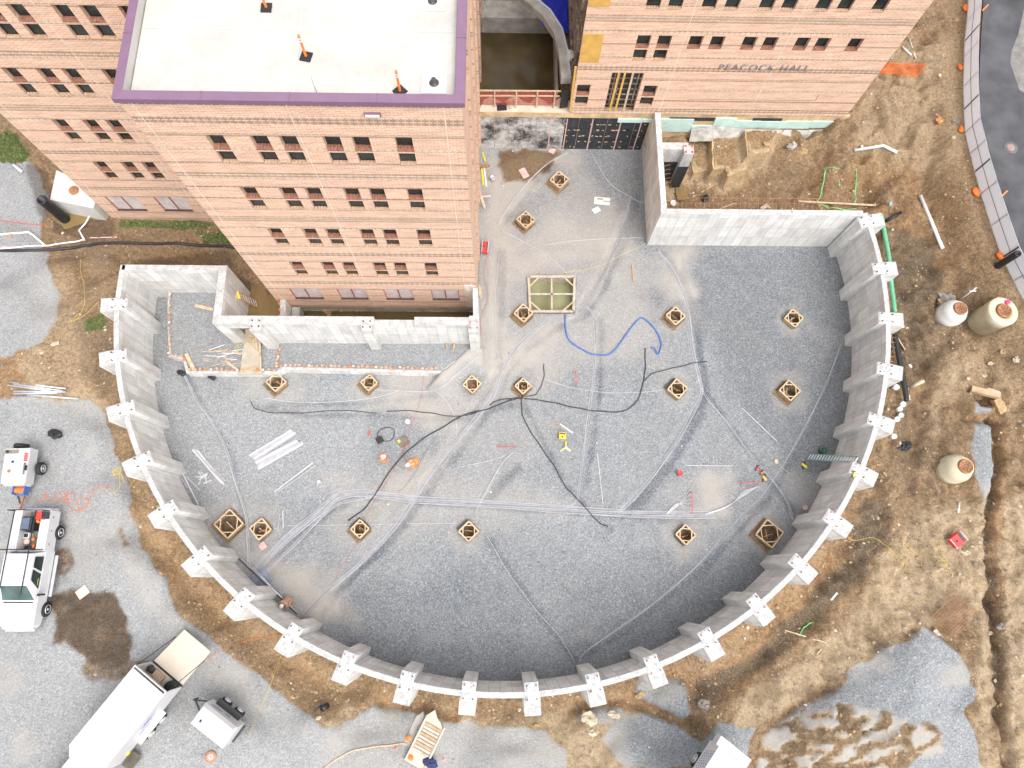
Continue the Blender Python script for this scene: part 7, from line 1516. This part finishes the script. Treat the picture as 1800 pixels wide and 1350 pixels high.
ln = thing('pennant_line', 'faint string of pale yellow pennants between the two lower roof posts', 'pennants', pb + (21.1,)); b = MB(); n = 16; pp = [Vector((pb[0] + (pc_[0] - pb[0]) * i / n, pb[1] + (pc_[1] - pb[1]) * i / n, 21.1 - .5 * sin(pi * i / n))) for i in range(n + 1)]; b.tube(pp, .006, M_YELP, 4); b.build('string', ln)
for i in range(1, n, 1): b = MB(); p = pp[i]; b.face([p + Vector((-.06, 0, 0)), p + Vector((.06, 0, 0)), p + Vector((0, -.02, -.14))], mk('faded_pennant', (.80, .76, .55), .8)); b.build('pennant', ln)
x, y = P(556, 161, 20.2); t = thing('antenna', 'thin grey antenna on the roof beside the coping', 'antenna', (x, y, 20.2)); b = MB(); b.tube([(x, y, 20.15), (x - .02, y + .05, 21.1)], .015, M_CHROME, 6); b.build('mast', t); b = MB(); b.beam((x - .1, y + .1, 21.0), (x + .06, y, 21.0), .02, .02, M_CHROME); b.build('crossbar', t)
# orange netting, rebar mat
b = MB(); nn = 12; c4 = [P(1553, 132, 4.7), P(1630, 110, 4.7), P(1610, 136, 4.75), P(1560, 128, 4.75)]
vs = []; rd = random.Random(6)
for i in range(nn):
    for j in range(6):
        u_, v_ = i / (nn - 1), j / 5; x, y, z = G(1556 + u_ * 72 - v_ * 18, 112 + u_ * 2 + v_ * (18 + u_ * 6) + rd.uniform(-1, 1)); vs.append((x, y, z + .05 + rd.uniform(0, .10)))
b.add(vs, [(i * 6 + j, (i + 1) * 6 + j, (i + 1) * 6 + j + 1, i * 6 + j + 1) for i in range(nn - 1) for j in range(5)], M_ORANGE)
o = b.build('orange_netting'); tag(o, 'orange-red plastic netting spread on the dirt right of the lettered building', 'netting')
o.modifiers.new('s', 'SUBSURF').subdivision_type = 'SIMPLE'; o.modifiers['s'].levels = 2; o.modifiers['s'].render_levels = 2; w_ = o.modifiers.new('w', 'WIREFRAME'); w_.thickness = .012
t = thing('rebar_mat', 'rusty welded wire mat lying above the grey gravel heap', 'rebar mat', G(1678, 1082))
RZ = max(G(1640 + 10 * i, 1080, 0)[2] for i in range(9)) + .08
for i in range(13): b = MB(); b.tube([P3(1634 + i * 3.6, 1086 - i * 3.6, RZ), P3(1676 + i * 3.4, 1118 - i * 3.4, RZ)], .016, M_RUSTL, 4); b.build('bar', t)
for i in range(11): b = MB(); b.tube([P3(1634 + i * 4.4, 1088 + i * 3.2, RZ + .03), P3(1678 + i * 4.4, 1046 + i * 3.2, RZ + .03)], .016, M_RUSTL, 4); b.build('bar', t)
# broken catch basin at the right
x, y, z = G(1738, 712); t = thing('catch_basin', 'broken concrete catch basin with a dark hole in the dirt', 'basin', (x, y, z))
b = MB(); b.beam(G(1707, 684, .15), G(1757, 696, .15), .35, .3, M_TANP); b.build('slab', t); b = MB(); b.beam(G(1750, 700, .1), G(1762, 725, .1), .55, .3, M_STONE2); b.build('slab', t); b = MB(); b.beam(G(1735, 684, .35), G(1757, 691, .35), .2, .1, M_PINK); b.build('cap_stone', t)
b = MB(); b.prism([P(1708, 695, z), P(1746, 702, z), P(1740, 725, z), P(1712, 728, z)][::-1], z - .3, z - .22, M_MUD); b.build('opening', t)
# white debris on the right buttress, rocks
rk = [(1652, 212, .28, 1), (1680, 35, .2, 1), (1640, 108, .14, 2), (1678, 215, .2, 2), (1676, 242, .14, 0), (1645, 1112, .2, 0), (1698, 972, .24, 0), (1742, 640, .2, 0), (1762, 618, .2, 1), (1786, 632, .26, 0), (1730, 660, .18, 0), (1035, 1262, .5, 0), (1040, 1288, .26, 0), (1078, 1257, .3, 0), (1125, 1222, .24, 1), (1200, 1205, .2, 2), (1238, 1238, .34, 3), (940, 1277, .2, 1), (96, 605, .2, 0), (1582, 535, .14, 2), (1660, 522, .5, 3), (1655, 530, .35, 1), (1350, 255, .3, 1), (1412, 268, .3, 1), (1760, 1100, .25, 3), (1735, 1110, .3, 0), (560, 1262, .14, 0), (515, 1225, .12, 1), (18, 413, .2, 1), (305, 540, .1, 0)]
RL = ['pale rock beside the lone orange sandbag', 'rock near the top end of the fence', 'grey rock near the thin grey pipes', 'small rock right of the orange netting', 'pale rock a little above the bent white pipe level', 'pale rock on the slope left of the wire mat', 'white rock directly below the red generator', 'white rock between the tan manhole and the broken basin', 'tan rock right of the rock above the broken basin', 'largest white rock at the far right edge above the basin', 'pale rock left of the broken basin', 'largest pale boulder below the lower buttresses', 'flat pale rock under the largest boulder', 'pale rock right of the largest boulder', 'brown rock between the lower buttresses and gravel', 'grey rock on the small gravel patch', 'pale block below the right hand gravel patch', 'round grey rock left of the dirt trench bend', 'tan rock under the lower middle buttress', 'white lump on the brown earth left of the wall', 'grey rock at the top of the rubble heap by the manhole', 'dark broken slab left of the white tapered manhole', 'tan chunk on the dark slab by the manhole', 'tan scrap rock at the foot of the grey tarp', 'small pale block right of the grey crumpled sheet', 'grey rock on the right hand track', 'white rock beside the trench right of the mat', 'pale rock near the short black pipe end', 'pale rock on the dirt near the yellow rope', 'tan rock holding the bent white pipe at the left', 'pale pebble near the inner wall']
for i, (u, v, s, k) in enumerate(rk):
    x, y, z = G(u, v); b = MB(); b.blob((x, y, z + s * .2), (s, s * .75, s * .5), (M_STONE1, M_STONE2, M_STONE3, M_STONE3)[k], 60 + i, .5, 9, 6)
    o = b.build('rock'); tag(o, RL[i], 'rock', 'loose rocks around the site')
# small stones scattered over soil and gravel
def scatter(name, n, test, smin, smax, mats, seed):
    r = np.random.default_rng(seed); b = MB(); c = 0; tries = 0
    ico = [(0, 0, 1), (.9, 0, .1), (.25, .85, .1), (-.75, .55, .1), (-.7, -.6, .1), (.3, -.9, .1), (0, 0, -.6)]; fs = [(0, 1, 2), (0, 2, 3), (0, 3, 4), (0, 4, 5), (0, 5, 1), (6, 2, 1), (6, 3, 2), (6, 4, 3), (6, 5, 4), (6, 1, 5)]
    while c < n and tries < n * 12:
        tries += 1; i = r.integers(0, ny); j = r.integers(0, nx); x, y = X[i, j], Y[i, j]
        if not (-5 < U[i, j] < 1810 and -5 < V_[i, j] < 1360) or not test(i, j): continue
        s = smin + (smax - smin) * r.random() ** 4; a = r.random() * 6.3; sx, sy, sz = s * (.6 + r.random() * .7), s * (.6 + r.random() * .6), s * .55; x += r.normal() * .05; y += r.normal() * .05; z = Z[i, j]
        b.add([(x + (p[0] * cos(a) - p[1] * sin(a)) * sx * (1 + r.normal() * .15), y + (p[0] * sin(a) + p[1] * cos(a)) * sy * (1 + r.normal() * .15), z + p[2] * sz) for p in ico], fs, mats[r.integers(0, len(mats))]); c += 1
    return tag(b.build(name), kind='stuff')
bx = lambda i, j: (X[i, j] < -1.3 and Y[i, j] > 14.1 and X[i, j] > -14 and Y[i, j] > 16.5) or (Y[i, j] > 22.5 and X[i, j] < -1.3) or (X[i, j] > 4 and Y[i, j] > 28.5 and X[i, j] < 22.3) or (X[i, j] > 29.0 and Y[i, j] > 16)
sp = fbm(X, Y, .5, 3)
scatter('stones', 7500, lambda i, j: (not inn[i, j]) and dirt[i, j] > .5 and not bx(i, j) and rng.random() < (sp[i, j] - .3) * 2.2 and wet[i, j] < .6, .02, .13, [M_STONE1, M_STONE2, M_STONE2, M_STONE3, M_STONE2], 3)
scatter('loose_stones', 1500, lambda i, j: (not inn[i, j]) and dirt[i, j] <= .5 and not bx(i, j), .02, .07, [M_STONE1, M_STONE3, M_CTOP], 4)
scatter('pit_stones', 420, lambda i, j: inn[i, j] and Z[i, j] > -.1, .015, .06, [M_STONE1, M_STONE3, M_WPLAS, M_BLACK], 5)
# tufts of grass
b = MB(); r = random.Random(2); k = 0
gi = np.argwhere((grass > .45) & out)
for q in range(5200):
    i, j = gi[r.randrange(len(gi))]; x, y, z = X[i, j] + r.uniform(-.08, .08), Y[i, j] + r.uniform(-.08, .08), Z[i, j]
    if Y[i, j] > 22.6 and X[i, j] > -25.3: continue
    a = r.uniform(0, 6.3); h_ = r.uniform(.05, .2); w_ = .02; b.face([(x - w_ * sin(a), y + w_ * cos(a), z - .01), (x + w_ * sin(a), y - w_ * cos(a), z - .01), (x + cos(a) * h_ * .8, y + sin(a) * h_ * .8, z + h_)], (mk('grass_blade', (.10, .16, .035), .8, .4, 5), mk('dry_grass_blade', (.30, .28, .11), .8, .3, 5))[r.random() < .35])
tag(b.build('grass'), kind='stuff')

# cut clay benches behind the corner wall, left standing by the excavator
M_CLT = mk('bench_soil', (.24, .165, .09), .95, .35, 2.5, fvar=.35, fine=16, bump=.8); M_CLS = mk('cut_clay', (.46, .33, .19), .9, .22, 1.6, fvar=.18, fine=8, bump=.5)
for poly, hz in BENCH:
    wp = [P(u, v, hz) for u, v in poly]; b = MB()
    if sum(wp[i - 1][0] * wp[i][1] - wp[i][0] * wp[i - 1][1] for i in range(len(wp))) < 0: wp = wp[::-1]
    cx_, cy_m = sum(p[0] for p in wp) / len(wp), sum(p[1] for p in wp) / len(wp); big = [(cx_ + (p[0] - cx_) * 1.12, cy_m + (p[1] - cy_m) * 1.12) for p in wp]; n = len(wp); rd = random.Random(int(hz * 10))
    k = 6; rings = []
    for (pl, z) in ((big, hz - 1.7), (wp, hz)):
        r_ = []
        for i in range(n):
            p, q = pl[i], pl[(i + 1) % n]
            for j in range(k): r_.append((p[0] + (q[0] - p[0]) * j / k + rd.uniform(-.05, .05), p[1] + (q[1] - p[1]) * j / k + rd.uniform(-.05, .05), z + (rd.uniform(-.05, .03) if z == hz else 0)))
        rings.append(r_)
    N_ = n * k; b.add(rings[0] + rings[1], [(i, (i + 1) % N_, N_ + (i + 1) % N_, N_ + i) for i in range(N_)], M_CLS)
    inner = [(cx_ + (p[0] - cx_) * .86, cy_m + (p[1] - cy_m) * .86, p[2] - .03) for p in rings[1]]; b.add(rings[1] + inner, [(i, (i + 1) % N_, N_ + (i + 1) % N_, N_ + i) for i in range(N_)], M_CLS); b.add(inner, [tuple(range(N_))], M_CLT)
    tag(b.build('clay_bench'), kind='structure')
